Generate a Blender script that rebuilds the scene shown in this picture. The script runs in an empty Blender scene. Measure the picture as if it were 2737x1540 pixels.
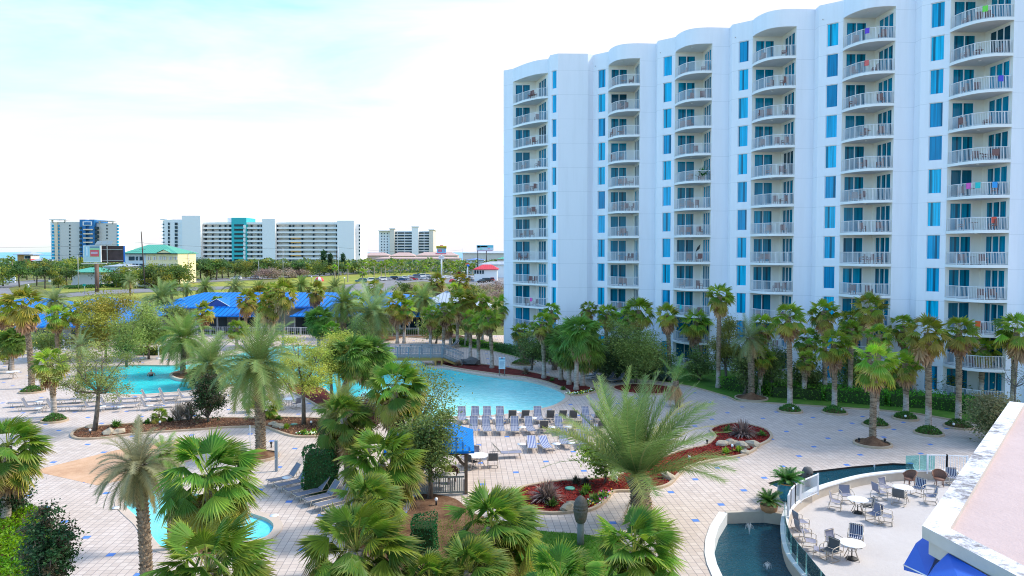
import bpy, bmesh, math, random
from mathutils import Vector, Matrix, noise
from mathutils.geometry import tessellate_polygon
S = bpy.context.scene
COL = S.collection
rad, sin, cos, pi = math.radians, math.sin, math.cos, math.pi
rng = random.Random(11)

# ------------------------------------------------------------ camera model
F, CX, PY, CZ = 1900.0, 1368.5, 740.0, 12.76
PITCH = math.atan(68 / 1900)
cp_, sp_ = cos(PITCH), sin(PITCH)

def ray(u, v):
    x, y = (u - CX) / F, -(v - PY) / F
    return Vector((x, cp_ + y * sp_, -sp_ + y * cp_))

def G(u, v, z=0.0):
    """the point at height z that was measured at (u, v) on the photograph"""
    d = ray(u, v); t = (z - CZ) / d.z
    return Vector((d.x * t, d.y * t, z))

def AT(u, v, Y):
    d = ray(u, v); t = Y / d.y
    return Vector((d.x * t, Y, CZ + d.z * t))

# ------------------------------------------------------------ objects
def link(o):
    COL.objects.link(o)
    return o

def tag(o, label=None, cat=None, group=None, kind=None):
    if label: o['label'] = label
    if cat: o['category'] = cat
    if group: o['group'] = group
    if kind: o['kind'] = kind
    return o

def thing(name, label, cat, loc=(0, 0, 0), rz=0.0, group=None):
    o = bpy.data.objects.new(name, None)
    o.empty_display_size = 0.3
    o.location = loc
    o.rotation_euler = (0, 0, rz)
    return tag(link(o), label, cat, group)

def kids(o):
    return [c for c in o.children]

def dup(root, loc, rz=None, label=None, group=None, scale=None):
    def cp(o, par):
        c = o.copy()
        COL.objects.link(c)
        c.parent = par
        for ch in kids(o):
            cp(ch, c)
        return c
    r = cp(root, None)
    r.location = loc
    if rz is not None: r.rotation_euler = (0, 0, rz)
    if scale is not None: r.scale = (scale,) * 3
    if label: r['label'] = label
    if group: r['group'] = group
    return r

ORD = ['', 'first', 'second', 'third', 'fourth', 'fifth', 'sixth', 'seventh', 'eighth', 'ninth', 'tenth', 'eleventh', 'twelfth',
       'thirteenth', 'fourteenth', 'fifteenth', 'sixteenth', 'seventeenth', 'eighteenth', 'nineteenth', 'twentieth']
def nth(n):
    if n <= 20: return ORD[n]
    tens = ['', '', 'twenty', 'thirty', 'forty', 'fifty'][n // 10]
    if n % 10 == 0: return tens[:-1] + 'ieth'
    return tens + '-' + ORD[n % 10]

class MB:
    """collects faces; build() links them as one mesh object"""
    def __init__(self):
        self.v, self.f, self.mi, self.c, self.sm = [], [], [], [], []
        self.mats = []
        self.cur, self.col, self.smooth = 0, None, False
    def mat(self, m):
        if m not in self.mats: self.mats.append(m)
        self.cur = self.mats.index(m)
        return self
    def face(self, pts, col=None):
        n = len(self.v)
        self.v.extend([tuple(p) for p in pts])
        self.f.append(tuple(range(n, n + len(pts))))
        self.mi.append(self.cur); self.c.append(col or self.col); self.sm.append(self.smooth)
    def raw(self, vs, fs, col=None, smooth=None):
        n = len(self.v)
        self.v.extend([tuple(p) for p in vs])
        for f in fs:
            self.f.append(tuple(i + n for i in f))
            self.mi.append(self.cur); self.c.append(col or self.col)
            self.sm.append(self.smooth if smooth is None else smooth)
    def box(self, c, s, rz=0.0, M=None, taper=1.0):
        hx, hy, hz = s[0] / 2, s[1] / 2, s[2] / 2
        vs = []
        for dz in (-1, 1):
            k = taper if dz > 0 else 1
            for dx, dy in ((-1, -1), (1, -1), (1, 1), (-1, 1)):
                p = Vector((dx * hx * k, dy * hy * k, dz * hz))
                if M is not None: p = M @ p
                elif rz: p = Vector((p.x * cos(rz) - p.y * sin(rz), p.x * sin(rz) + p.y * cos(rz), p.z))
                vs.append(p + Vector(c))
        self.raw(vs, [(3, 2, 1, 0), (4, 5, 6, 7), (0, 1, 5, 4), (1, 2, 6, 5), (2, 3, 7, 6), (3, 0, 4, 7)], smooth=False)
    def bar(self, a, b, w, h=None):
        """square bar from a to b"""
        a, b = Vector(a), Vector(b); h = h or w
        d = b - a; L = d.length
        if L < 1e-6: return
        M = d.to_track_quat('Z', 'Y').to_matrix()
        self.box((a + b) / 2, (w, h, L), M=M)
    def tube(self, pts, r, n=8, cap=True, closed=False):
        pts = [Vector(p) for p in pts]
        m = len(pts)
        rs = r if isinstance(r, (list, tuple)) else [r] * m
        vs, fs = [], []
        prev = None
        for i, p in enumerate(pts):
            if closed: d = pts[(i + 1) % m] - pts[i - 1]
            else: d = pts[min(i + 1, m - 1)] - pts[max(i - 1, 0)]
            d = d.normalized() if d.length > 1e-9 else Vector((0, 0, 1))
            if prev is None:
                x = d.orthogonal().normalized()
            else:
                x = (prev - d * prev.dot(d))
                x = x.normalized() if x.length > 1e-6 else d.orthogonal().normalized()
            prev = x
            y = d.cross(x)
            for k in range(n):
                a = 2 * pi * k / n
                vs.append(p + (x * cos(a) + y * sin(a)) * rs[i])
        for i in range(m if closed else m - 1):
            j = (i + 1) % m
            for k in range(n):
                k2 = (k + 1) % n
                fs.append((i * n + k, i * n + k2, j * n + k2, j * n + k))
        if cap and not closed:
            fs.append(tuple(range(n - 1, -1, -1)))
            fs.append(tuple((m - 1) * n + k for k in range(n)))
        self.raw(vs, fs, smooth=True)
    def lathe(self, prof, c=(0, 0, 0), n=20, cap=True):
        vs, fs = [], []
        for (r, z) in prof:
            for k in range(n):
                a = 2 * pi * k / n
                vs.append((c[0] + r * cos(a), c[1] + r * sin(a), c[2] + z))
        for i in range(len(prof) - 1):
            for k in range(n):
                k2 = (k + 1) % n
                fs.append((i * n + k, i * n + k2, (i + 1) * n + k2, (i + 1) * n + k))
        if cap:
            fs.append(tuple(range(n - 1, -1, -1)))
            fs.append(tuple((len(prof) - 1) * n + k for k in range(n)))
        self.raw(vs, fs, smooth=True)
    def poly(self, pts, z=None, holes=()):
        """flat filled polygon, facing up"""
        def V(p): return Vector((p[0], p[1], p[2] if z is None else z))
        loops = [[V(p) for p in pts]] + [[V(p) for p in h] for h in holes]
        flat = [p for l in loops for p in l]
        tris = tessellate_polygon([[Vector((p.x, p.y, 0)) for p in l] for l in loops])
        fs = []
        for t in tris:
            a, b, c = (flat[i] for i in t)
            up = (b - a).cross(c - a).z
            fs.append(tuple(t) if up > 0 else tuple(reversed(t)))
        self.raw(flat, fs, smooth=False)
    def prism(self, pts, z0, z1):
        self.poly(pts, z1)
        n = len(pts)
        area = sum(pts[i][0] * pts[(i + 1) % n][1] - pts[(i + 1) % n][0] * pts[i][1] for i in range(n))
        q = pts if area > 0 else list(reversed(pts))
        for i in range(n):
            a, b = q[i], q[(i + 1) % n]
            self.face([(a[0], a[1], z0), (b[0], b[1], z0), (b[0], b[1], z1), (a[0], a[1], z1)])
        self.raw([(p[0], p[1], z0) for p in reversed(q)], [tuple(range(n))])
    def build(self, name, mat=None, parent=None, loc=None, rz=0.0, shadow_smooth=False):
        me = bpy.data.meshes.new(name)
        me.from_pydata(self.v, [], self.f)
        mats = self.mats if self.mats else ([mat] if mat else [])
        for m in mats: me.materials.append(m)
        if len(mats) > 1: me.polygons.foreach_set('material_index', self.mi)
        me.polygons.foreach_set('use_smooth', self.sm)
        if any(c is not None for c in self.c):
            ca = me.color_attributes.new('Col', 'FLOAT_COLOR', 'CORNER')
            buf = []
            for f, c in zip(self.f, self.c):
                if c and isinstance(c[0], (tuple, list)):
                    for k in range(len(f)): buf.extend((*c[k], 1.0))
                else:
                    c3 = c or (0.5, 0.5, 0.5)
                    buf.extend((c3[0], c3[1], c3[2], 1.0) * len(f))
            ca.data.foreach_set('color', buf)
        me.update()
        o = bpy.data.objects.new(name, me)
        link(o)
        if parent is not None: o.parent = parent
        if loc is not None: o.location = loc
        if rz: o.rotation_euler = (0, 0, rz)
        return o

def spline(pts, n=8, closed=True):
    """Catmull-Rom through pts"""
    P = [Vector((p[0], p[1], p[2] if len(p) > 2 else 0.0)) for p in pts]
    m = len(P); out = []
    segs = m if closed else m - 1
    for i in range(segs):
        if closed: p0, p1, p2, p3 = P[i - 1], P[i], P[(i + 1) % m], P[(i + 2) % m]
        else: p0, p1, p2, p3 = P[max(i - 1, 0)], P[i], P[i + 1], P[min(i + 2, m - 1)]
        for k in range(n):
            t = k / n
            out.append(0.5 * ((2 * p1) + (p2 - p0) * t + (2 * p0 - 5 * p1 + 4 * p2 - p3) * t * t + (3 * p1 - p0 - 3 * p2 + p3) * t ** 3))
    if not closed: out.append(P[-1])
    return out

def ccw(pts):
    n = len(pts)
    a = sum(pts[i][0] * pts[(i + 1) % n][1] - pts[(i + 1) % n][0] * pts[i][1] for i in range(n))
    return list(pts) if a > 0 else list(reversed(pts))

def offset(pts, d):
    """offset a closed ccw loop outwards by d"""
    pts = ccw(pts); n = len(pts); out = []
    for i in range(n):
        t = (pts[(i + 1) % n] - pts[i - 1]); t = Vector((t.x, t.y, 0)).normalized()
        out.append(pts[i] + Vector((t.y, -t.x, 0)) * d)
    return out

# ------------------------------------------------------------ materials
class NT:
    def __init__(self, name):
        self.m = bpy.data.materials.new(name); self.m.use_nodes = True
        self.t = self.m.node_tree; self.t.nodes.clear()
        self.out = self.t.nodes.new('ShaderNodeOutputMaterial')
    def n(self, typ, **kw):
        nd = self.t.nodes.new(typ)
        ins = kw.pop('ins', {})
        for k, v in kw.items(): setattr(nd, k, v)
        for k, v in ins.items(): self.set(nd, k, v)
        return nd
    def set(self, nd, k, v):
        s = nd.inputs[k]
        if isinstance(v, bpy.types.NodeSocket): self.t.links.new(v, s)
        elif isinstance(v, bpy.types.Node): self.t.links.new(v.outputs[0], s)
        else:
            if isinstance(v, (tuple, list)) and len(v) == 3 and s.type == 'RGBA': v = (*v, 1)
            s.default_value = v
    def math(self, op, a, b=0.0, c=None):
        nd = self.n('ShaderNodeMath', operation=op)
        self.set(nd, 0, a); self.set(nd, 1, b)
        if c is not None: self.set(nd, 2, c)
        return nd.outputs[0]
    def mix(self, fac, a, b, mode='MIX'):
        nd = self.n('ShaderNodeMix', data_type='RGBA', blend_type=mode)
        nd.clamp_factor = True
        self.set(nd, 0, fac); self.set(nd, 6, a); self.set(nd, 7, b)
        return nd.outputs[2]
    def noise(self, scale, detail=3, rough=0.55, vec=None, dist=0.0):
        nd = self.n('ShaderNodeTexNoise', ins={'Scale': scale, 'Detail': detail, 'Roughness': rough, 'Distortion': dist})
        if vec is not None: self.set(nd, 'Vector', vec)
        return nd.outputs['Fac']
    def ramp(self, fac, stops):
        nd = self.n('ShaderNodeValToRGB')
        el = nd.color_ramp.elements
        while len(el) < len(stops): el.new(0.5)
        for e, (p, c) in zip(el, stops):
            e.position = p; e.color = (*c, 1) if len(c) == 3 else c
        self.set(nd, 0, fac)
        return nd.outputs[0]
    def pos(self):
        return self.n('ShaderNodeNewGeometry').outputs['Position']
    def obj(self):
        return self.n('ShaderNodeTexCoord').outputs['Object']
    def xyz(self, vec):
        nd = self.n('ShaderNodeSeparateXYZ', ins={0: vec})
        return nd.outputs
    def rnd(self):
        return self.n('ShaderNodeObjectInfo').outputs['Random']
    def bump(self, h, strength=0.3, dist=0.05):
        return self.n('ShaderNodeBump', ins={'Height': h, 'Strength': strength, 'Distance': dist}).outputs[0]
    def bsdf(self, col, rough=0.6, metal=0.0, spec=0.5, normal=None, **ins):
        b = self.n('ShaderNodeBsdfPrincipled')
        self.set(b, 'Base Color', col); self.set(b, 'Roughness', rough); self.set(b, 'Metallic', metal)
        self.set(b, 'Specular IOR Level', spec)
        if normal is not None: self.set(b, 'Normal', normal)
        for k, v in ins.items(): self.set(b, k.replace('_', ' '), v)
        return b
    def done(self, sh):
        self.t.links.new(sh.outputs[0], self.out.inputs[0])
        return self.m

def paint(name, c, rough=0.6, metal=0.0, var=0.06, scale=3.0, spec=0.5, bump=0.0, bscale=40, rnd=0.0):
    t = NT(name)
    d = tuple(max(0, x * (1 - 2.2 * var)) for x in c); e = tuple(min(1, x * (1 + var)) for x in c)
    P = t.obj()
    col = t.mix(t.noise(scale, 4, 0.6, P), d, e)
    if rnd:
        col = t.mix(t.math('MULTIPLY', t.rnd(), rnd), col, (0.0, 0.0, 0.0))
    nm = t.bump(t.noise(bscale, 3, 0.6, P), bump, 0.02) if bump else None
    return t.done(t.bsdf(col, rough, metal, spec, nm))

def leafmat(name, trans=0.3, rough=0.45, gain=1.0):
    """leaf colour comes from the mesh's own leaf colours; small shift per plant"""
    t = NT(name)
    a = t.n('ShaderNodeVertexColor', layer_name='Col').outputs[0]
    hs = t.n('ShaderNodeHueSaturation')
    t.set(hs, 'Color', a)
    t.set(hs, 'Hue', t.math('ADD', t.math('MULTIPLY', t.rnd(), 0.028), 0.472))
    t.set(hs, 'Saturation', 1.08)
    t.set(hs, 'Value', t.math('MULTIPLY', t.math('ADD', t.math('MULTIPLY', t.rnd(), 0.4), 0.8), gain))
    b = t.bsdf(hs.outputs[0], rough, 0, 0.35)
    tr = t.n('ShaderNodeBsdfTranslucent'); t.set(tr, 'Color', hs.outputs[0])
    mx = t.n('ShaderNodeMixShader', ins={0: trans, 1: b, 2: tr})
    return t.done(mx)

M = {}
M['leaf'] = leafmat('leaf', 0.38, 0.55, 1.95)
M['leaf_dry'] = leafmat('leaf_dry', 0.25, 0.7, 1.7)
M['bark'] = None
def bark(name, c1, c2, sx=3.0, sz=9.0, bump=0.7):
    t = NT(name)
    P = t.obj()
    mp = t.n('ShaderNodeMapping', ins={'Vector': P, 'Scale': (sx, sx, sz)})
    n1 = t.n('ShaderNodeTexVoronoi', ins={'Vector': mp.outputs[0], 'Scale': 1.0}).outputs[0]
    n2 = t.noise(14, 5, 0.65, P)
    f = t.math('ADD', t.math('MULTIPLY', n1, 0.6), t.math('MULTIPLY', n2, 0.6))
    col = t.ramp(f, [(0.25, c1), (0.75, c2)])
    return t.done(t.bsdf(col, 0.85, 0, 0.2, t.bump(f, bump, 0.06)))
M['bark'] = bark('palm_bark', (0.07, 0.045, 0.028), (0.34, 0.26, 0.18))
M['bark_pale'] = bark('palm_bark_pale', (0.19, 0.15, 0.12), (0.46, 0.38, 0.31), 2, 14, 0.4)
def bark_two():
    t = NT('palm_bark_two_tone'); P = t.obj(); x, y, z = t.xyz(P)
    mp = t.n('ShaderNodeMapping', ins={'Vector': P, 'Scale': (2.5, 2.5, 11)})
    n1 = t.n('ShaderNodeTexVoronoi', ins={'Vector': mp.outputs[0], 'Scale': 1.0}).outputs[0]
    f = t.math('ADD', t.math('MULTIPLY', n1, 0.6), t.math('MULTIPLY', t.noise(14, 5, 0.65, P), 0.6))
    lo = t.ramp(f, [(0.25, (0.22, 0.18, 0.15)), (0.75, (0.50, 0.43, 0.37))])
    hi = t.ramp(f, [(0.25, (0.075, 0.05, 0.03)), (0.75, (0.36, 0.27, 0.18))])
    k = t.ramp(t.math('ADD', t.math('MULTIPLY', z, 0.32), t.math('MULTIPLY', t.noise(3, 3, 0.6, P), 0.25)), [(0.62, (0, 0, 0)), (0.70, (1, 1, 1))])
    return t.done(t.bsdf(t.mix(k, lo, hi), 0.85, 0, 0.2, t.bump(f, 0.6, 0.06)))
M['bark_two'] = bark_two()
M['bark_tree'] = bark('tree_bark', (0.05, 0.045, 0.04), (0.20, 0.17, 0.14), 12, 3, 0.5)
M['white_wall'] = paint('white_wall', (0.74, 0.76, 0.78), 0.7, var=0.02, scale=0.6)
M['white_metal'] = paint('white_metal', (0.80, 0.80, 0.82), 0.4, var=0.02)
M['white_plastic'] = paint('white_plastic', (0.84, 0.85, 0.87), 0.35, var=0.02)
M['tan_metal'] = paint('tan_metal', (0.52, 0.45, 0.37), 0.4, 0.2, var=0.05)
M['dark_metal'] = paint('dark_metal', (0.03, 0.03, 0.035), 0.45, 0.4, var=0.1)
M['grey_metal'] = paint('grey_metal', (0.25, 0.29, 0.33), 0.5, 0.3, var=0.08)
M['steel'] = paint('galvanised_steel', (0.45, 0.46, 0.47), 0.5, 0.5, var=0.1)
M['brown_wood'] = paint('brown_wood', (0.16, 0.11, 0.075), 0.75, var=0.25, scale=6)
M['grey_wood'] = paint('weathered_wood', (0.24, 0.27, 0.25), 0.8, var=0.2, scale=7)
M['yellow_wood'] = paint('yellow_wood', (0.42, 0.27, 0.07), 0.75, var=0.2, scale=5)
M['pole_wood'] = paint('pole_wood', (0.09, 0.07, 0.06), 0.85, var=0.2, scale=4)
M['concrete'] = paint('concrete', (0.50, 0.47, 0.44), 0.8, var=0.1, scale=2)
M['black'] = paint('black_rubber', (0.015, 0.015, 0.016), 0.6, var=0.1)
M['wicker'] = paint('brown_wicker', (0.26, 0.125, 0.08), 0.7, var=0.25, scale=30)
M['stone'] = paint('boulder_stone', (0.48, 0.40, 0.29), 0.85, var=0.2, scale=3, bump=0.5, bscale=8)
M['grey_stone'] = paint('grey_stone', (0.12, 0.115, 0.11), 0.8, var=0.25, scale=6, bump=0.6, bscale=14)
M['skin'] = paint('skin', (0.52, 0.28, 0.19), 0.5, var=0.04)

# camera
cam = bpy.data.cameras.new('camera'); co = bpy.data.objects.new('camera', cam); link(co)
cam.sensor_width = 36; cam.lens = 36 * F / 2737
cam.clip_start = 0.1; cam.clip_end = 20000
cam.shift_y = -(770 - PY) / 2737
co.location = (0, 0, CZ); co.rotation_euler = (pi / 2 - PITCH, 0, 0)
S.camera = co

# sky and sun
SUN_AZ, SUN_EL = rad(76), rad(47)        # bearing from +Y towards +X
W = bpy.data.worlds.new('World'); S.world = W; W.use_nodes = True
nt = W.node_tree; nt.nodes.clear()
def wn(t, **k):
    n = nt.nodes.new(t)
    for a, b in k.items(): setattr(n, a, b)
    return n
def wl(a, b): nt.links.new(a, b)
sky = wn('ShaderNodeTexSky', sky_type='NISHITA'); sky.sun_disc = False
sky.sun_elevation = SUN_EL; sky.sun_rotation = SUN_AZ
sky.air_density = 1.0; sky.dust_density = 1.2; sky.ozone_density = 2.0
tc = wn('ShaderNodeTexCoord')
sx = wn('ShaderNodeSeparateXYZ'); wl(tc.outputs['Generated'], sx.inputs[0])
def wm(op, a, b=0.0, c=None):
    n = wn('ShaderNodeMath', operation=op)
    for i, q in enumerate((a, b, c)):
        if q is None: continue
        if isinstance(q, (int, float)): n.inputs[i].default_value = q
        else: wl(q, n.inputs[i])
    return n.outputs[0]
# clouds: layer seen from below -> coordinates x/z, y/z, soft streaks
zz = wm('MAXIMUM', wm('ADD', sx.outputs[2], 0.12), 0.05)
px_, py_ = wm('DIVIDE', sx.outputs[0], zz), wm('DIVIDE', sx.outputs[1], zz)
cv = wn('ShaderNodeCombineXYZ'); wl(wm('MULTIPLY', px_, 0.55), cv.inputs[0]); wl(wm('MULTIPLY', py_, 1.0), cv.inputs[1])
cn = wn('ShaderNodeTexNoise'); cn.inputs['Scale'].default_value = 1.15; cn.inputs['Detail'].default_value = 7; cn.inputs['Roughness'].default_value = 0.55; cn.inputs['Distortion'].default_value = 0.5
wl(cv.outputs[0], cn.inputs['Vector'])
# the overcast sheet thickens towards the sun's side and the horizon
side = wm('ADD', wm('MULTIPLY', sx.outputs[0], 1.1), wm('MULTIPLY', sx.outputs[1], 0.55))
amt = wm('ADD', wm('MULTIPLY', cn.outputs['Fac'], 4.2), wm('ADD', wm('MULTIPLY', side, 1.25), -1.85))
low = wm('MULTIPLY', wm('SUBTRACT', 0.24, sx.outputs[2]), 2.4)
low = wm('MAXIMUM', low, 0.0)
cm = wn('ShaderNodeClamp'); wl(wm('ADD', amt, low), cm.inputs[0])
mixc = wn('ShaderNodeMix', data_type='RGBA')
wl(cm.outputs[0], mixc.inputs[0])
skb = wn('ShaderNodeMix', data_type='RGBA', blend_type='MULTIPLY'); skb.inputs[0].default_value = 1.0
wl(sky.outputs[0], skb.inputs[6]); skb.inputs[7].default_value = (1.7, 2.1, 2.2, 1)
wl(skb.outputs[2], mixc.inputs[6]); clo = wn('ShaderNodeMix', data_type='RGBA'); wl(wm('MINIMUM', wm('MULTIPLY', low, 1.6), 1.0), clo.inputs[0])
clo.inputs[6].default_value = (5.3, 5.2, 5.5, 1); clo.inputs[7].default_value = (4.85, 4.75, 5.1, 1); wl(clo.outputs[2], mixc.inputs[7])
bg = wn('ShaderNodeBackground'); bg.inputs[1].default_value = 0.106
wl(mixc.outputs[2], bg.inputs[0])
wo = wn('ShaderNodeOutputWorld'); wl(bg.outputs[0], wo.inputs[0])
sun = bpy.data.lights.new('sun', 'SUN'); so = bpy.data.objects.new('sun', sun); link(so)
sun.energy = 2.2; sun.angle = rad(9); sun.color = (1.0, 0.95, 0.87)
sd = Vector((sin(SUN_AZ) * cos(SUN_EL), cos(SUN_AZ) * cos(SUN_EL), sin(SUN_EL)))
so.rotation_euler = sd.to_track_quat('Z', 'Y').to_euler()
S.view_settings.view_transform = 'Standard'; S.view_settings.look = 'None'
S.view_settings.exposure = 0.96; S.view_settings.gamma = 1
S.cycles.filter_width = 1.05
S.cycles.use_denoising = True
S.cycles.denoising_prefilter = 'NONE'
S.cycles.denoising_input_passes = 'RGB_ALBEDO_NORMAL'
S.cycles.max_bounces = 6; S.cycles.diffuse_bounces = 3; S.cycles.glossy_bounces = 3; S.cycles.transmission_bounces = 4
S.cycles.transparent_max_bounces = 8
# ------------------------------------------------------------ vegetation
def lerp(a, b, t): return tuple(x + (y - x) * t for x, y in zip(a, b))
def jit(c, r, k=0.25):
    f = 1 + r.uniform(-k, k)
    return tuple(max(0.0, x * f) for x in c)

WIND = Vector((1.0, 0.1, 0.0))

def fan_leaf(mb, base, d, plen, blen, nseg, droop, wind, cA, cT, r):
    d = Vector(d).normalized()
    up = Vector((0, 0, 1))
    side = d.cross(up)
    side = side.normalized() if side.length > 0.05 else Vector((1, 0, 0))
    # petiole
    m = base + d * plen * 0.55 + Vector((0, 0, -droop * plen * 0.06))
    hub = base + d * plen + Vector((0, 0, -droop * plen * 0.28)) + wind * plen * 0.1
    w = 0.013 * blen / 0.55
    pc = lerp(cA, (0.22, 0.2, 0.06), 0.5)
    for a, b in ((base, m), (m, hub)):
        mb.face([a - side * w, a + side * w, b + side * w * 0.8, b - side * w * 0.8], pc)
    t = (d + Vector((0, 0, -droop * 0.75)) + wind * 0.35).normalized()
    side = t.cross(up)
    side = side.normalized() if side.length > 0.05 else Vector((1, 0, 0))
    roll = r.uniform(-0.6, 0.6)
    nrm = side.cross(t)
    side, nrm = side * cos(roll) + nrm * sin(roll), nrm * cos(roll) - side * sin(roll)
    span = rad(r.uniform(80, 108))
    da = 2 * span / nseg
    for k in range(nseg):
        a = -span + da * (k + 0.5)
        dd = (t * cos(a) + side * sin(a) - nrm * (0.18 + 0.30 * abs(sin(a)))).normalized()
        L = blen * (0.70 + 0.30 * cos(a * 0.6)) * r.uniform(0.93, 1.07)
        s2 = dd.cross(nrm).normalized()
        wd = L * 0.60 * math.tan(da / 2) * 1.06
        mid = hub + dd * L * 0.58 + Vector((0, 0, -0.05 * L * (0.4 + droop)))
        tip = hub + dd * L + Vector((0, 0, -L * r.uniform(0.04, 0.30) * (0.25 + droop))) + wind * L * r.uniform(0.1, 0.24)
        h = nrm * wd * (0.55 if k % 2 else -0.55)
        q = r.uniform(0.82, 1.18)
        a1 = tuple(x * q for x in cA)
        mb.face([hub, mid - s2 * wd + h, mid + s2 * wd - h], (lerp(a1, (0.16, 0.20, 0.04), 0.18), a1, a1))
        mb.face([mid - s2 * wd + h, tip, mid + s2 * wd - h], (a1, cT, a1))

GREENS = [(0.11, 0.21, 0.025), (0.075, 0.16, 0.024), (0.16, 0.23, 0.035)]
DRY = (0.34, 0.23, 0.10)
YEL = (0.33, 0.27, 0.05)

def fan_crown(seed, n=44, nseg=22, R=1.0, wind=0.25, ochre=0.35, low=-40, green=None, spread=0.85, ejit=15, pet=0.56, bl=0.46, sk_n=0.42):
    """crown and skirt of a fan palm whose leaves reach about R from the bud"""
    r = random.Random(seed)
    mb, sk = MB(), MB()
    W_ = WIND * wind
    for i in range(n):
        t = i / (n - 1)
        az = i * 2.39996 + r.uniform(-0.45, 0.45)
        el = rad(84 - (84 - low) * (t ** spread) + r.uniform(-ejit, ejit))
        d = Vector((cos(az) * cos(el), sin(az) * cos(el), sin(el))) + W_ * 0.5
        g = jit(lerp(r.choice(green or GREENS), (0.04, 0.085, 0.018), t * 0.55), r, 0.38)
        old = max(0.0, t - 0.45) / 0.55
        tip = lerp(g, YEL if r.random() < 0.6 else DRY, min(1, 0.10 + ochre * (0.35 + old * 1.7) * r.uniform(0.3, 1.4)))
        if old > 0.45 and r.random() < ochre * 0.8: g = lerp(g, (0.22, 0.19, 0.045), 0.65)
        young = max(0, 1 - t * 6)
        fan_leaf(mb, Vector((0, 0, 0.02 * i / n)), d, R * (pet - 0.10 * young) * r.uniform(0.72, 1.12), R * (bl - 0.06 * young) * r.uniform(0.78, 1.14), nseg,
                 0.25 + 0.75 * t, W_, g, tip, r)
    for i in range(int(n * sk_n)):
        az = i * 2.39996 + 1 + r.uniform(-0.3, 0.3)
        el = rad(-52 - 34 * r.random())
        d = Vector((cos(az) * cos(el), sin(az) * cos(el), sin(el)))
        c = jit(lerp((0.30, 0.20, 0.10), (0.16, 0.10, 0.06), r.random()), r, 0.2)
        fan_leaf(sk, Vector((0, 0, -0.05 - 0.15 * r.random())), d, R * 0.45 * r.uniform(0.5, 1.25), R * 0.50 * r.uniform(0.6, 1.1), max(9, nseg // 2),
                 0.9, W_ * 0.5, c, lerp(c, (0.42, 0.31, 0.18), 0.5), r)
    return mb, sk

def frond(mb, base, az, el, L, n, curl, wind, cA, cT, r, lw=0.030, ll=0.27, nseg=9):
    pts, dirs = [Vector(base)], []
    d = Vector((cos(az) * cos(el), sin(az) * cos(el), sin(el)))
    st = L / nseg
    p = Vector(base)
    for k in range(nseg):
        t = k / nseg
        d = (d + Vector((0, 0, -curl * (0.08 + 0.24 * t))) + wind * (0.05 + 0.13 * t)).normalized()
        p = p + d * st
        pts.append(p); dirs.append(d)
    dirs.append(dirs[-1])
    up = Vector((0, 0, 1))
    rw = 0.011 * L
    for k in range(nseg):
        a, b = pts[k], pts[k + 1]
        s = dirs[k].cross(up); s = s.normalized() if s.length > 0.04 else Vector((1, 0, 0))
        w0, w1 = rw * (1.1 - k / nseg), rw * (1.1 - (k + 1) / nseg)
        mb.face([a - s * w0, a + s * w0, b + s * w1, b - s * w1], lerp(cA, (0.30, 0.26, 0.12), 0.55))
    roll = r.uniform(-0.5, 0.5)
    for i in range(n):
        t = 0.10 + 0.89 * i / n
        x = t * nseg; k = min(int(x), nseg - 1); fr = x - k
        q = pts[k].lerp(pts[k + 1], fr); dd = dirs[k].lerp(dirs[k + 1], fr).normalized()
        s = dd.cross(up); s = s.normalized() if s.length > 0.04 else Vector((1, 0, 0))
        nr = s.cross(dd)
        s, nr = s * cos(roll) + nr * sin(roll), nr * cos(roll) - s * sin(roll)
        le = L * ll * (sin(pi * (0.14 + 0.80 * t)) ** 0.75)
        fw = 0.55 + 0.65 * t
        for sg in (-1, 1):
            ld = (s * sg + dd * (fw + r.uniform(-0.1, 0.1)) + nr * r.uniform(0.18, 0.5)).normalized()
            tip = q + ld * le * r.uniform(0.88, 1.1) + Vector((0, 0, -0.16 * le)) + wind * le * 0.22
            wv = dd * (lw * L * 0.5)
            c = jit(cA, r, 0.2)
            mb.face([q - wv, q + wv, tip], (c, c, cT))

def feather_crown(seed, n=34, nl=26, R=1.0, wind=0.2, grey=0.4, low=-25, dead=4, top=82, curl=1.0, lw=0.026, ll=0.26):
    r = random.Random(seed)
    mb = MB(); W_ = WIND * wind
    base_g = lerp((0.075, 0.155, 0.03), (0.12, 0.17, 0.085), min(grey, 1.0))
    if grey > 1: base_g = lerp(base_g, (0.25, 0.22, 0.15), grey - 1)
    if lw < 0.014: base_g = tuple(q * 0.85 for q in base_g)
    for i in range(n):
        t = i / (n - 1)
        az = i * 2.39996 + r.uniform(-0.3, 0.3)
        el = rad(top - (top - low) * t ** 0.85 + r.uniform(-8, 8))
        c = jit(lerp(base_g, (0.055, 0.105, 0.028), t * 0.4), r, 0.2)
        if t > 0.7 and r.random() < 0.4: c = lerp(c, (0.24, 0.21, 0.07), 0.5)
        frond(mb, (0.03 * cos(az), 0.03 * sin(az), 0.02), az, el, R * r.uniform(0.85, 1.12), nl, (0.55 + 0.5 * t) * curl, W_, c, lerp(c, (0.22, 0.22, 0.08), 0.45), r, lw=lw, ll=ll)
    dk = MB()
    for i in range(dead):
        az = i * 2.39996 + r.uniform(0, 1)
        c = jit((0.30, 0.21, 0.11), r, 0.2)
        frond(dk, (0, 0, -0.06), az, rad(-38 - 30 * r.random()), R * r.uniform(0.6, 0.85), nl, 0.9, W_ * 0.3, c, lerp(c, (0.42, 0.33, 0.2), 0.4), r, lw=lw, ll=ll)
    return mb, dk

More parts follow.
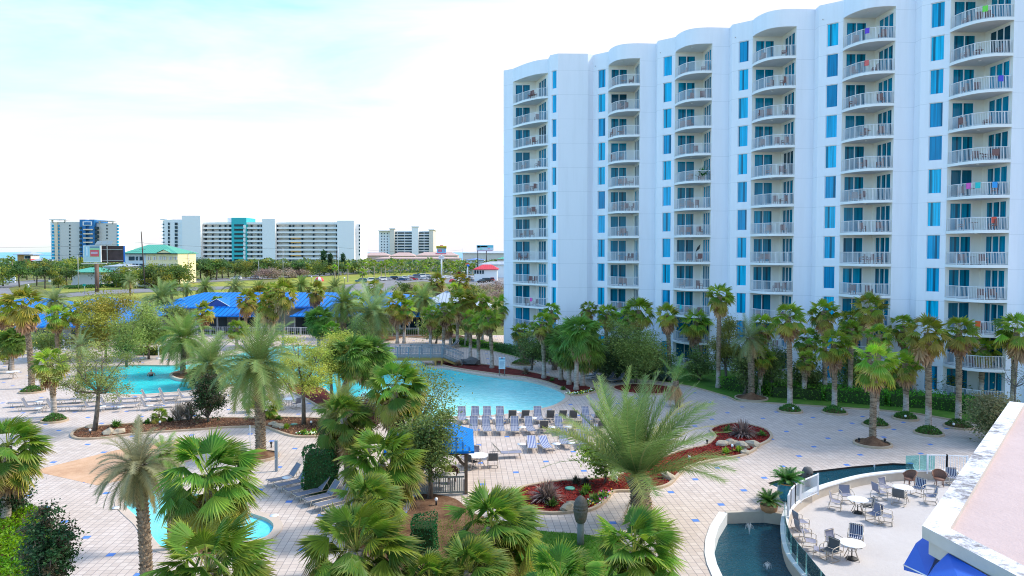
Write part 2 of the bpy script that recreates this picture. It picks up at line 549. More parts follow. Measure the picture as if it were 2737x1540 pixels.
def trunk_mesh(H, r0, r1, lean=(0, 0), flare=1.35, seed=0, boots=False, top_bulge=1.0, n=10):
    r = random.Random(seed)
    mb = MB()
    m = max(6, int(H / 0.22))
    pts, rs = [], []
    for i in range(m + 1):
        t = i / m
        z = H * t
        rr = r0 + (r1 - r0) * t
        rr *= 1 + (flare - 1) * math.exp(-z / max(0.25, r0 * 1.4))
        rr *= (1.06 if i % 2 else 0.95) * r.uniform(0.97, 1.03)
        if t > 0.75: rr *= 1 + (top_bulge - 1) * (t - 0.75) / 0.25
        e = t * t
        pts.append(Vector((lean[0] * e, lean[1] * e, z))); rs.append(rr)
    mb.tube(pts, rs, n)
    if boots:
        z = 0.25 if boots is True else H * boots; k = 0
        while z < H - 0.02:
            t = z / H
            rr = r0 + (r1 - r0) * t
            if t > 0.75: rr *= 1 + (top_bulge - 1) * (t - 0.75) / 0.25
            nb = 9
            for j in range(nb):
                a = 2 * pi * (j + 0.5 * (k % 2)) / nb + r.uniform(-0.08, 0.08)
                e = t * t
                c = Vector((lean[0] * e, lean[1] * e, z))
                o = Vector((cos(a), sin(a), 0)); s = Vector((-sin(a), cos(a), 0))
                hw = rr * pi / nb * 0.85; hh = 0.12
                a0 = c + o * rr * 0.96
                tip = a0 + o * rr * r.uniform(0.22, 0.42) + Vector((0, 0, hh * 1.1))
                p = [a0 - s * hw, a0 + s * hw, a0 + s * hw * 0.6 + Vector((0, 0, hh)), a0 - s * hw * 0.6 + Vector((0, 0, hh))]
                mb.raw([*p, tip + s * hw * 0.3, tip - s * hw * 0.3], [(0, 1, 4, 5), (1, 2, 4), (3, 0, 5), (2, 3, 5, 4)], smooth=False)
            z += 0.15; k += 1
    return mb

# shared crown meshes: kind -> list of (crown, skirt) objects' meshes
CROWNS = {}
def proto(mbs, names, mats):
    out = []
    for mb, nm, mt in zip(mbs, names, mats):
        if mb is None or not mb.f: out.append(None); continue
        o = mb.build(nm, mt)
        out.append(o.data)
        bpy.data.objects.remove(o)
    return out
for i in range(5):
    CROWNS.setdefault('fan', []).append(proto(fan_crown(100 + i, 38, 18, ochre=0.8 + 0.12 * (i % 3), wind=0.22, sk_n=.7), ('crown', 'dead_skirt'), (M['leaf'], M['leaf_dry'])))
for i in range(2):   # yellowed crowns with big skirts
    CROWNS.setdefault('ochre', []).append(proto(fan_crown(140 + i, 40, 18, ochre=1.15, wind=0.15, low=-50, sk_n=1.1, green=[(0.12, 0.17, 0.02), (0.09, 0.14, 0.022), (0.19, 0.17, 0.03)]), ('crown', 'dead_skirt'), (M['leaf'], M['leaf_dry'])))
for i in range(3):   # near crowns, finer leaves
    CROWNS.setdefault('near', []).append(proto(fan_crown(160 + i, 60, 30, ochre=0.75, wind=0.42, low=-52, sk_n=.55, green=[(0.055, 0.13, 0.018), (0.035, 0.095, 0.016), (0.095, 0.155, 0.022), (0.05, 0.12, 0.02)]), ('crown', 'dead_skirt'), (M['leaf'], M['leaf_dry'])))
for i in range(2):   # round dense sabal heads
    CROWNS.setdefault('sabal', []).append(proto(fan_crown(180 + i, 100, 22, ochre=0.10, wind=0.05, low=-78, ejit=18, pet=.5, bl=.52, green=[(0.065, 0.15, 0.035), (0.05, 0.12, 0.03), (0.075, 0.16, 0.03)], spread=0.75), ('crown', 'dead_skirt'), (M['leaf'], M['leaf_dry'])))
for i in range(3):
    CROWNS.setdefault('feather', []).append(proto(feather_crown(200 + i, 58, 32, grey=0.15 + 0.3 * i, low=-38, curl=1.12), ('crown', 'dead_fronds'), (M['leaf'], M['leaf_dry'])))
CROWNS.setdefault('feather_pale', []).append(proto(feather_crown(230, 38, 26, grey=1.0, low=-50, dead=9), ('crown', 'dead_fronds'), (M['leaf'], M['leaf_dry'])))
CROWNS.setdefault('feather_brown', []).append(proto(feather_crown(233, 7, 26, grey=0.2, low=40, dead=26), ('crown', 'dead_fronds'), (M['leaf'], M['leaf_dry'])))
CROWNS.setdefault('feather_droop', []).append(proto(feather_crown(231, 64, 54, lw=.017, ll=.22, grey=1.55, low=-50, dead=10, wind=0.05, curl=1.2), ('crown', 'dead_fronds'), (M['leaf'], M['leaf_dry'])))
CROWNS.setdefault('feather_big', []).append(proto(feather_crown(232, 58, 54, lw=.0135, ll=.20, grey=0.45, low=26, dead=3, wind=0.38, top=88, curl=0.46), ('crown', 'dead_fronds'), (M['leaf'], M['leaf_dry'])))
CROWNS.setdefault('tiny', []).append(proto(fan_crown(260, 26, 8, ochre=0.25, low=-50), ('crown', 'dead_skirt'), (M['leaf'], M['leaf_dry'])))

PALM_N = [0]
def palm(kind, uc, vc, rpx, label, base=None, Y=None, var=0, tr=None, group=None, zbase=0.0, boots=None, skirt=True, bark=None, cat='palm tree', leanmax=1.2):
    """palm whose bud is at (uc, vc) and whose trunk stands at base or at depth Y"""
    PALM_N[0] += 1
    if base: b = G(base[0], base[1], zbase)
    else:
        p = AT(uc, vc, Y); b = Vector((p.x, p.y, zbase))
    c = AT(uc, vc, b.y)
    H = max(0.35, c.z - zbase)
    lean = max(-leanmax, min(leanmax, c.x - b.x))
    if not base: lean = 0.25 * sin(PALM_N[0] * 2.1)
    Rw = rpx * b.y / F
    ftr = kind.startswith('feather')
    t = thing('date_palm' if ftr else 'fan_palm', label, cat, b, 0, group)
    r0 = tr or (0.25 if ftr else 0.21)
    bk = boots if boots is not None else (True if ftr else (0.42 if H > 2.6 and kind in ('fan', 'ochre') else False))
    tm = trunk_mesh(H, r0, r0 * (0.95 if ftr else 0.82), (lean, 0), 1.45 if not ftr else 1.25, PALM_N[0], bk, 1.35 if ftr else 1.15)
    tm.build('trunk', bark or (M['bark'] if bk is True else M['bark_two'] if bk else M['bark_pale'] if H > 3 else M['bark']), t)
    lst = CROWNS[kind]
    meshes = lst[var % len(lst)]
    rz = PALM_N[0] * 0.7
    for j, (me, nm) in enumerate(zip(meshes, ('crown', 'dead_fronds' if ftr else 'dead_skirt'))):
        if me is None or (j == 1 and not skirt): continue
        o = link(bpy.data.objects.new(nm, me)); o.parent = t
        o.location = (lean, 0, H - 0.02)
        a = (PALM_N[0] * 2.399) % 6.28
        # keep the wind's direction: turn only a little
        o.rotation_euler = (0.06 * sin(a), 0.06 * cos(a), 0.7 * sin(a * 1.7))
        o.scale = (Rw, Rw, Rw)
    return t

def leaf_quad(mb, p, size, r, c, flat=0.0, asp=0.5):
    d = Vector((r.gauss(0, 1), r.gauss(0, 1), r.gauss(0, 1) * (1 - flat))).normalized()
    s = d.orthogonal().normalized()
    q = r.uniform(0, 6.28)
    s = s * cos(q) + d.cross(s) * sin(q)
    a, b = d * size * 0.5, s * size * 0.5 * asp
    mb.face([p - a, p + b - a * 0.1, p + a, p - b - a * 0.1], c)

def leaf_tree(name, label, cat, base, H, Rx, Rz, n_leaf=2600, size=0.16, cols=None, seed=1, trunk_r=0.13, fork=0.35, limbs=6, asp=0.45, clump=0.32, group=None,
              gaps=0.45, stems=1, cone=False, mat=None, bare=0.0, twigs=3, spread=1.0):
    """trunk and limbs that carry clumps of separate leaves; crown centre at H - Rz"""
    r = random.Random(seed)
    cols = cols or [(0.06, 0.11, 0.03), (0.09, 0.14, 0.035), (0.04, 0.08, 0.025)]
    t = thing(name, label, cat, base, 0, group)
    tk, cr = MB(), MB()
    cz = H - Rz
    ends = []
    for s in range(stems):
        so = Vector((r.uniform(-1, 1), r.uniform(-1, 1), 0)) * (0.12 * Rx if stems > 1 else 0)
        zf = H * fork
        top = so * 2.2 + Vector((r.uniform(-.1, .1) * Rx, r.uniform(-.1, .1) * Rx, zf))
        tk.tube([so * 0.4, so.lerp(top, 0.5) + Vector((0.03, 0.02, zf * 0.02)), top], [trunk_r * 1.2, trunk_r, trunk_r * 0.8], 7)
        for l in range(limbs):
            az = l * 2.39996 + s * 1.1 + r.uniform(-.4, .4)
            hh = r.uniform(-0.55, 0.95)
            w = math.sqrt(max(0.05, 1 - hh * hh)) * r.uniform(0.35, 0.8) * spread
            if cone: w *= max(0.15, 0.62 - 0.55 * hh)
            e = Vector((cos(az) * Rx * w, sin(az) * Rx * w, cz + hh * Rz * 0.8))
            m = top.lerp(e, 0.5) + Vector((0, 0, -0.08 * Rz)) + Vector((r.uniform(-.1, .1), r.uniform(-.1, .1), 0)) * Rx
            tk.tube([top, m, e], [trunk_r * 0.55, trunk_r * 0.36, trunk_r * 0.12], 5, cap=False)
            ends.append(e)
            for q in range(twigs):
                f = r.uniform(0.35, 1.0)
                b = top.lerp(m, f * 2) if f < 0.5 else m.lerp(e, f * 2 - 1)
                o = Vector((r.gauss(0, 1), r.gauss(0, 1), r.gauss(0.25, 0.7))).normalized() * Rx * r.uniform(0.25, 0.5)
                ee = b + o
                # stay inside the crown's outline
                k = math.sqrt((ee.x / Rx) ** 2 + (ee.y / Rx) ** 2 + ((ee.z - cz) / Rz) ** 2)
                if k > 0.95:
                    ee = Vector((ee.x / k * 0.95, ee.y / k * 0.95, cz + (ee.z - cz) / k * 0.95))
                tk.tube([b, b.lerp(ee, 0.5) + Vector((0, 0, 0.04 * Rz)), ee], [trunk_r * 0.2, trunk_r * 0.13, trunk_r * 0.05], 4, cap=False)
                ends.append(ee)
    keep = [e for e in ends if r.random() > bare]
    size *= 1.2; per = max(1, int(n_leaf * 3.0 / max(1, len(keep))))
    for e in keep:
        cc = jit(r.choice(cols), r, 0.25)
        sg = clump * Rx * r.uniform(0.6, 1.35)
        for k in range(per):
            p = e + Vector((r.gauss(0, sg), r.gauss(0, sg), r.gauss(0, sg * 0.62)))
            if p.z < 0.05: p.z = 0.05 + r.random() * 0.2
            leaf_quad(cr, p, size * r.uniform(0.6, 1.35), r, jit(cc, r, 0.3), 0.35, asp)
    tk.build('trunk', M['bark_tree'], t)
    if cr.f: cr.build('crown', mat or M['leaf'], t)
    return t

def hedge_mesh(sx, sy, sz, n, size, cols, seed=1, round_=0.0):
    r = random.Random(seed)
    mb = MB()
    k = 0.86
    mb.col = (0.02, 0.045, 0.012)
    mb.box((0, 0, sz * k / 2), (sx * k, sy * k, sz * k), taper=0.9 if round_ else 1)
    for i in range(n):
        f = r.random()
        A = [sx * sz, sx * sz, sy * sz, sy * sz, sx * sy]
        w = r.uniform(0, sum(A)); j = 0
        while w > A[j] and j < 4: w -= A[j]; j += 1
        a, b = r.uniform(-.5, .5), r.random()
        if j == 0: p = Vector((a * sx, -sy / 2, b * sz))
        elif j == 1: p = Vector((a * sx, sy / 2, b * sz))
        elif j == 2: p = Vector((-sx / 2, a * sy, b * sz))
        elif j == 3: p = Vector((sx / 2, a * sy, b * sz))
        else: p = Vector((a * sx, (b - .5) * sy, sz))
        bump_ = noise.noise(p * (1.6 / max(0.4, min(sx, sy, sz)))) * 0.18 * min(sx, sy, sz)
        c0 = Vector((0, 0, sz * 0.45))
        p = p + (p - c0).normalized() * (bump_ + r.gauss(0, size * 0.35))
        if round_:
            q = Vector((p.x / sx * 2, p.y / sy * 2, (p.z / sz - .5) * 2))
            L = max(1e-3, q.length)
            g = 1 - round_ * max(0, L - 1.0) / L
            p = Vector((p.x * g, p.y * g, sz / 2 + (p.z - sz / 2) * g))
        p.z = max(0.02, p.z)
        leaf_quad(mb, p, size * r.uniform(0.7, 1.3), r, jit(r.choice(cols), r, 0.3), 0, 0.55)
    return mb

HEDGE = [(0.035, 0.10, 0.022), (0.05, 0.13, 0.025), (0.025, 0.075, 0.018)]
def hedge(label, base, sx, sy, sz, n=900, size=0.13, cols=None, rz=0, seed=1, round_=0.0, group=None, name='hedge', cat='hedge'):
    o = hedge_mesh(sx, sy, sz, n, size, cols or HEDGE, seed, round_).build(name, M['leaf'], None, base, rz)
    return tag(o, label, cat, group)

def tuft_mesh(seed, n=60, L=0.5, cols=None, spread=0.7, w=0.03, droop=0.5):
    r = random.Random(seed); mb = MB()
    cols = cols or [(0.05, 0.13, 0.03), (0.08, 0.16, 0.035)]
    for i in range(n):
        az = r.uniform(0, 6.28); el = rad(r.uniform(15, 85))
        d = Vector((cos(az) * cos(el) * spread, sin(az) * cos(el) * spread, sin(el))).normalized()
        b = Vector((r.gauss(0, 0.06), r.gauss(0, 0.06), 0))
        l = L * r.uniform(0.6, 1.1)
        m = b + d * l * 0.55
        e = b + d * l + Vector((0, 0, -droop * l * 0.35 * cos(el)))
        s = d.cross(Vector((0, 0, 1))); s = s.normalized() if s.length > 0.05 else Vector((1, 0, 0))
        c = jit(r.choice(cols), r, 0.3)
        mb.face([b - s * w * .5, b + s * w * .5, m + s * w, m - s * w], c)
        mb.face([m - s * w, m + s * w, e], c)
    return mb
# ------------------------------------------------------------ ground, deck, pools, beds
def deck_mat():
    t = NT('deck_pavers')
    P = t.pos()
    x, y, z = t.xyz(P)
    ca, sa = 0.99744, 0.0715
    T = 3.97 / 12
    p = t.math('ADD', t.math('MULTIPLY', x, ca), t.math('MULTIPLY', y, sa))
    q = t.math('SUBTRACT', t.math('MULTIPLY', y, ca), t.math('MULTIPLY', x, sa))
    pu = t.math('ADD', t.math('DIVIDE', t.math('SUBTRACT', p, 15.04), T), 0.5)
    qu = t.math('ADD', t.math('DIVIDE', t.math('SUBTRACT', q, 40.53), T), 0.5)
    i, j = t.math('FLOOR', pu), t.math('FLOOR', qu)
    fi, fj = t.math('FRACT', pu), t.math('FRACT', qu)
    mi, mj = t.math('FLOORED_MODULO', i, 12), t.math('FLOORED_MODULO', j, 12)
    def eq(a, k): return t.math('COMPARE', a, k, 0.2)
    blue = t.math('MAXIMUM', t.math('MULTIPLY', eq(mi, 0), eq(mj, 0)), t.math('MULTIPLY', eq(mi, 6), eq(mj, 6)))
    def edge(f, w): return t.math('GREATER_THAN', t.math('ABSOLUTE', t.math('SUBTRACT', f, 0.5)), 0.5 - w)
    line = t.math('MAXIMUM', edge(fi, 0.045), edge(fj, 0.034))
    cell = t.n('ShaderNodeCombineXYZ', ins={0: i, 1: j})
    wn_ = t.n('ShaderNodeTexWhiteNoise', ins={0: cell.outputs[0]}).outputs[0]
    big = t.noise(0.16, 4, 0.6, P)
    sm = t.noise(6, 4, 0.6, P)
    c = t.ramp(wn_, [(0.0, (0.57, 0.465, 0.395)), (0.5, (0.625, 0.515, 0.442)), (1.0, (0.675, 0.57, 0.495))])
    c = t.mix(t.math('MULTIPLY', t.ramp(big, [(0.42, (0, 0, 0)), (0.68, (1, 1, 1))]), 0.45), c, (0.53, 0.42, 0.33))
    c = t.mix(t.math('MULTIPLY', sm, 0.22), c, (0.36, 0.32, 0.31))
    st = t.ramp(t.noise(0.7, 5, 0.65, P), [(0.55, (0, 0, 0)), (0.75, (1, 1, 1))])
    c = t.mix(t.math('MULTIPLY', st, 0.34), c, (0.33, 0.28, 0.25))
    c = t.mix(t.math('MULTIPLY', blue, 0.92), c, (0.045, 0.20, 0.62))
    c = t.mix(t.math('MULTIPLY', line, 0.74), c, (0.20, 0.17, 0.17))
    h = t.math('SUBTRACT', 1.0, line)
    return t.done(t.bsdf(c, t.math('ADD', t.math('MULTIPLY', sm, 0.25), 0.45), 0, 0.35, t.bump(h, 0.25, 0.01)))
M['deck'] = deck_mat()

def ground_mat(name, stops, s1=0.08, s2=1.6, rough=0.9):
    t = NT(name); P = t.pos()
    f = t.math('ADD', t.math('MULTIPLY', t.noise(s1, 5, 0.6, P), 0.65), t.math('MULTIPLY', t.noise(s2, 5, 0.7, P), 0.35))
    return t.done(t.bsdf(t.ramp(f, stops), rough, 0, 0.2, t.bump(t.noise(s2 * 4, 4, 0.7, P), 0.4, 0.05)))
M['terrain'] = ground_mat('terrain_grass', [(0.36, (0.06, 0.09, 0.025)), (0.46, (0.13, 0.16, 0.04)), (0.56, (0.20, 0.20, 0.07)), (0.68, (0.28, 0.24, 0.14))], 0.02, 0.3)
M['verge'] = ground_mat('verge_grass', [(0.38, (0.16, 0.22, 0.03)), (0.52, (0.28, 0.30, 0.05)), (0.66, (0.36, 0.33, 0.09))], 0.03, 0.5)
M['lawn'] = ground_mat('lawn', [(0.35, (0.045, 0.13, 0.014)), (0.5, (0.09, 0.21, 0.024)), (0.66, (0.15, 0.24, 0.04))], 0.5, 5)
M['asphalt'] = ground_mat('asphalt', [(0.35, (0.17, 0.17, 0.18)), (0.6, (0.24, 0.24, 0.255))], 0.1, 2)
M['sand'] = ground_mat('sand', [(0.35, (0.46, 0.42, 0.36)), (0.65, (0.62, 0.58, 0.52))], 0.1, 2)
M['mulch_red'] = ground_mat('red_mulch', [(0.36, (0.055, 0.008, 0.007)), (0.52, (0.15, 0.020, 0.015)), (0.68, (0.24, 0.045, 0.03))], 1.5, 14)
M['mulch_brown'] = ground_mat('brown_mulch', [(0.36, (0.07, 0.035, 0.02)), (0.52, (0.17, 0.09, 0.05)), (0.68, (0.27, 0.17, 0.10))], 1.2, 12)
M['kerb'] = paint('bed_kerb', (0.50, 0.38, 0.26), 0.8, var=0.15, scale=2)
M['coping'] = paint('pool_coping', (0.60, 0.48, 0.38), 0.7, var=0.12, scale=1.2)
M['plaza'] = ground_mat('stained_concrete', [(0.38, (0.50, 0.29, 0.17)), (0.5, (0.58, 0.36, 0.22)), (0.62, (0.64, 0.41, 0.27))], 0.25, 2)

def struct(o): return tag(o, kind='structure')

# --- outlines measured on the photograph
LAGOON = spline([G(*p) for p in [
    (205, 1003), (262, 984), (350, 976), (480, 975), (585, 958), (660, 938), (730, 927), (800, 922), (872, 930), (900, 950), (960, 957), (1030, 952), (1062, 955),
    (1100, 958), (1128, 966), (1146, 980), (1200, 986), (1262, 998), (1340, 1009), (1400, 1016), (1452, 1028), (1494, 1043), (1511, 1057),
    (1503, 1071), (1474, 1085), (1423, 1097), (1340, 1108), (1232, 1113), (1120, 1113), (1020, 1104), (950, 1092), (905, 1070), (872, 1042), (800, 1020),
    (735, 1012), (690, 1022), (640, 1026), (575, 1030), (512, 1043), (414, 1052), (340, 1055), (262, 1048), (212, 1030)]], 5)
ISLAND = spline([G(*p) for p in [(460, 1002), (484, 993), (520, 990), (580, 994), (596, 1004), (565, 1012), (515, 1016), (478, 1013)]], 5)
KIDS = spline([G(*p) for p in [(330, 1343), (350, 1322), (395, 1309), (450, 1306), (530, 1322), (610, 1352), (680, 1376), (715, 1388), (731, 1405), (721, 1427), (690, 1442),
                               (600, 1456), (505, 1470), (440, 1466), (408, 1436), (384, 1399), (350, 1368)]], 5)
POND = [G(*p) for p in [(1933, 1372), (1909, 1410), (1898, 1445), (1896, 1480), (1903, 1510), (1925, 1560), (1960, 1620)]]
CURB = spline([G(*p) for p in [(2230, 1640), (2153, 1540), (2112, 1485), (2097, 1430), (2099, 1385), (2113, 1358), (2142, 1333), (2186, 1308), (2250, 1288), (2313, 1273), (2400, 1263), (2476, 1260),
                               (2560, 1262)]], 4, closed=False)
PONDLOOP = POND + [G(2020, 1640)] + list(CURB[:17]) + [G(2098, 1375), G(2040, 1369)]
UP_BACK = [G(*p) for p in [(2051, 1291), (2100, 1279), (2175, 1259), (2277, 1247), (2385, 1238), (2440, 1240)]]
TERR = list(CURB) + [G(2760, 1290), Vector((30, 34, 0)), Vector((30, 22, 0)), G(2560, 1640)]
DECK = [Vector(p) for p in ((-75, 6, 0), (62, 6, 0), (62, 92, 0), (20, 108, 0), (-75, 108, 0))]

upper_pond = UP_BACK + [p + Vector((0, 0.3, 0)) for p in reversed(CURB[24:44])]
cutloop = POND[:1] + POND[1:] + [G(2020, 1640)] + [G(2560, 1640), Vector((30, 22, 0)), Vector((30, 34, 0)), G(2760, 1290)] + list(reversed([p for p in CURB[16:]])) + [G(2103, 1374), G(2040, 1369)]
b = MB(); b.mat(M['deck'])
b.poly(DECK, 0.0, holes=[ccw(LAGOON), ccw(KIDS), ccw(cutloop), ccw(upper_pond)])
deck = struct(b.build('pool_deck'))

# terrain to the horizon, with the deck's place left open
b = MB()
b.poly([(-9000, -300), (9000, -300), (9000, 9000), (-9000, 9000)], -0.02, holes=[[(p.x, p.y) for p in ccw(DECK)]])
struct(b.build('ground', M['terrain']))
# the sea behind everything
t = NT('sea_water')
P = t.pos()
wv = t.n('ShaderNodeMapping', ins={'Vector': P, 'Scale': (0.02, 0.10, 0.1)}).outputs[0]
h = t.noise(1.0, 6, 0.7, wv)
M['sea'] = t.done(t.bsdf(t.ramp(h, [(0.35, (0.05, 0.24, 0.42)), (0.55, (0.12, 0.40, 0.58)), (0.72, (0.40, 0.62, 0.72))]), 0.4, 0, 0.3, t.bump(h, 0.3, 1.0)))
b = MB(); b.poly([(-8900, 700), (-150, 700), (300, 1000), (8900, 1400), (8900, 8900), (-8900, 8900)], 0.4)
struct(b.build('sea', M['sea']))

def water_mat(name, deep, shallow, beach=None, rip=1.6, rough=0.06):
    t = NT(name); P = t.pos()
    x, y, z = t.xyz(P)
    n1 = t.noise(rip, 4, 0.6, P, 0.6); n2 = t.noise(0.25, 3, 0.5, P)
    vor = t.n('ShaderNodeTexVoronoi', feature='SMOOTH_F1', ins={'Vector': P, 'Scale': 2.2, 'Smoothness': 0.6}).outputs[0]
    c = t.mix(t.ramp(n2, [(0.35, (0, 0, 0)), (0.65, (1, 1, 1))]), deep, shallow)
    if beach:
        c = t.mix(beach(t, x, y, n2), c, (0.36, 0.85, 0.85))
    c = t.mix(t.math('MULTIPLY', t.ramp(vor, [(0.25, (0, 0, 0)), (0.7, (1, 1, 1))]), 0.30), c, shallow)  # cell pattern paints ripple caustics into the water colour
    hh = t.math('ADD', t.math('MULTIPLY', n1, 0.7), t.math('MULTIPLY', t.noise(5, 3, 0.6, P), 0.4))
    return t.done(t.bsdf(c, rough, 0, 0.3, t.bump(hh, 0.55, 0.18), IOR=1.33))
def beach(t, x, y, n2):
    # the floor of the beach-entry pool rises towards its near rim and the bridge; the far rim and the left lagoon are deep
    d = t.math('ADD', t.math('MULTIPLY', t.math('SUBTRACT', 66.0, y), 0.085), t.math('MULTIPLY', t.math('ADD', x, 16.0), 0.030))
    left = t.math('LESS_THAN', x, -13.8)
    d = t.math('ADD', d, t.math('MULTIPLY', n2, 0.6))
    d = t.math('SUBTRACT', d, t.math('MULTIPLY', left, 1.4))
    d2 = t.math('MULTIPLY', t.math('SUBTRACT', y, 76.0), 0.13)
    d = t.math('MAXIMUM', d, t.math('SUBTRACT', d2, t.math('MULTIPLY', t.math('LESS_THAN', x, -17.0), 2.0)))
    return t.n('ShaderNodeClamp', ins={0: d}).outputs[0]
M['pool_water'] = water_mat('pool_water', (0.0, 0.50, 0.55), (0.02, 0.66, 0.67), beach)
M['kids_water'] = water_mat('kids_water', (0.10, 0.64, 0.74), (0.20, 0.72, 0.78))
M['pond_water'] = water_mat('pond_water', (0.004, 0.042, 0.068), (0.010, 0.07, 0.10), rip=6.0, rough=0.16)

def pool(name, loop, mat, z=-0.14, holes=()):
    b = MB(); b.poly(loop, z, holes=holes)
    struct(b.build(name, mat))
def ring(name, loop, w, z0, z1, mat, inner=0.0):
    """a kerb that follows a loop: outer offset w, inner offset -inner"""
    lo = ccw([Vector((p[0], p[1], 0)) for p in loop])
    A, B = offset(lo, w), offset(lo, -inner)
    b = MB(); n = len(lo)
    for i in range(n):
        j = (i + 1) % n
        a0, a1, b0, b1 = A[i], A[j], B[i], B[j]
        def Z(p, z): return (p.x, p.y, z)
        b.face([Z(b0, z1), Z(a0, z1), Z(a1, z1), Z(b1, z1)])
        b.face([Z(a0, z0), Z(a1, z0), Z(a1, z1), Z(a0, z1)])
        b.face([Z(b1, z0), Z(b0, z0), Z(b0, z1), Z(b1, z1)])
    return struct(b.build(name, mat))
pool('lagoon_water', LAGOON, M['pool_water'], holes=[ccw(ISLAND)])
pool('wading_pool_water', KIDS, M['kids_water'])
ring('lagoon_coping', LAGOON, 0.42, -0.4, 0.03, M['coping'])
ring('wading_pool_coping', KIDS, 0.40, -0.4, 0.03, M['coping'])
ring('island_kerb', ISLAND, 0.25, -0.4, 0.12, M['coping'])
b = MB(); b.poly(ISLAND, 0.06); struct(b.build('island_soil', M['mulch_brown']))

def bed(name, pts, mat, kerb=True, z=0.05, n=5, closed=True, w=0.16):
    lo = spline([G(*p) for p in pts], n) if n else [G(*p) for p in pts]
    b = MB(); b.poly(lo, z)
    struct(b.build(name, mat))
    if kerb: ring('bed_kerb', lo, w, -0.01, 0.12, M['kerb'], 0.02)
    return lo
BED1 = bed('mulch_bed', [(195, 1166), (203, 1154), (225, 1146), (287, 1140), (400, 1132), (500, 1124), (590, 1120), (682, 1120), (746, 1118), (846, 1121), (884, 1128), (896, 1142), (873, 1164),
                         (818, 1169), (777, 1165), (735, 1151), (705, 1143), (620, 1143), (524, 1150), (414, 1157), (331, 1165), (262, 1173), (214, 1174)], M['mulch_brown'])
RED1 = bed('mulch_bed', [(1160, 966), (1240, 972), (1322, 979), (1400, 992), (1480, 1010), (1560, 1031), (1594, 1045), (1562, 1055), (1530, 1058), (1522, 1046), (1500, 1036), (1455, 1020), (1402, 1009), (1340, 1002), (1265, 992), (1200, 981)], M['mulch_red'])
RED2 = bed('mulch_bed', [(772, 1041), (790, 1028), (850, 1036), (880, 1054), (905, 1082), (945, 1102), (1000, 1116), (960, 1124), (905, 1108), (860, 1090), (820, 1068)], M['mulch_red'])
RED3 = bed('mulch_bed', [(1378, 1340), (1390, 1356), (1423, 1368), (1478, 1373), (1533, 1369), (1575, 1364), (1602, 1350), (1622, 1330), (1633, 1318), (1652, 1314), (1700, 1313), (1754, 1306), (1787, 1295),
                         (1809, 1272), (1837, 1250), (1892, 1234), (1975, 1220), (2010, 1206), (2022, 1194), (2050, 1180), (2059, 1166), (2044, 1150), (2010, 1140), (1975, 1134), (1930, 1139), (1903, 1150), (1909, 1161),
                         (1914, 1172), (1889, 1192), (1823, 1208), (1754, 1233), (1700, 1255), (1657, 1272), (1602, 1283), (1495, 1290), (1431, 1299), (1392, 1310)], M['mulch_red'])
RED4 = bed('mulch_bed', [(1640, 1038), (1662, 1030), (1730, 1028), (1790, 1036), (1800, 1048), (1740, 1056), (1670, 1050)], M['mulch_red'])
BED5 = bed('mulch_bed', [(1110, 1330), (1150, 1322), (1210, 1333), (1240, 1352), (1262, 1372), (1300, 1396), (1250, 1480), (1200, 1560), (1060, 1620), (1000, 1540), (1040, 1420), (1090, 1370)], M['mulch_brown'], kerb=False)
# a stained plaza
b = MB(); b.poly([G(*p) for p in [(86, 1259), (300, 1206), (400, 1186), (500, 1172), (540, 1176), (548, 1200), (520, 1228), (430, 1260), (340, 1281), (262, 1298)]], 0.006)
struct(b.build('concrete_plaza', M['plaza']))
# lawn in the near bed and the strip along the hotel
LAWN = [G(*p) for p in [(1172, 1394), (1215, 1384), (1262, 1374), (1330, 1398), (1412, 1416), (1470, 1423), (1536, 1427), (1640, 1440), (1700, 1470), (1740, 1640), (1100, 1640), (1160, 1470)]]
b = MB(); b.poly(LAWN, 0.03); struct(b.build('near_lawn', M['lawn']))
STRIP = [(1200, 925), (1315, 939), (1380, 955), (1440, 966), (1489, 975), (1590, 992), (1671, 1013), (1760, 1020), (1851, 1035), (1892, 1046), (1947, 1062), (1969, 1073), (2037, 1077), (2203, 1088), (2368, 1099), (2451, 1107), (2560, 1126), (2644, 1139), (2800, 1170),
         (2900, 1050), (2560, 1020), (2200, 985), (1900, 965), (1700, 950), (1500, 940), (1370, 930), (1250, 905)]
b = MB(); b.poly([G(*p) for p in STRIP], 0.03); struct(b.build('hotel_lawn', M['lawn']))
ring('bed_kerb', [G(*p) for p in STRIP], 0.14, -0.01, 0.10, M['kerb'], 0.02)
COVER = [G(*p) for p in [(-160, 1370), (0, 1372), (55, 1354), (100, 1366), (118, 1397), (135, 1450), (140, 1640), (-160, 1640)]]
b = MB(); b.poly(COVER, 0.03); struct(b.build('cover_soil', M['mulch_brown']))
BACKBED = bed('mulch_bed', [(900, 898), (1000, 893), (1120, 890), (1190, 892), (1240, 902), (1180, 908), (1090, 902), (1040, 912), (960, 905)], M['mulch_brown'])

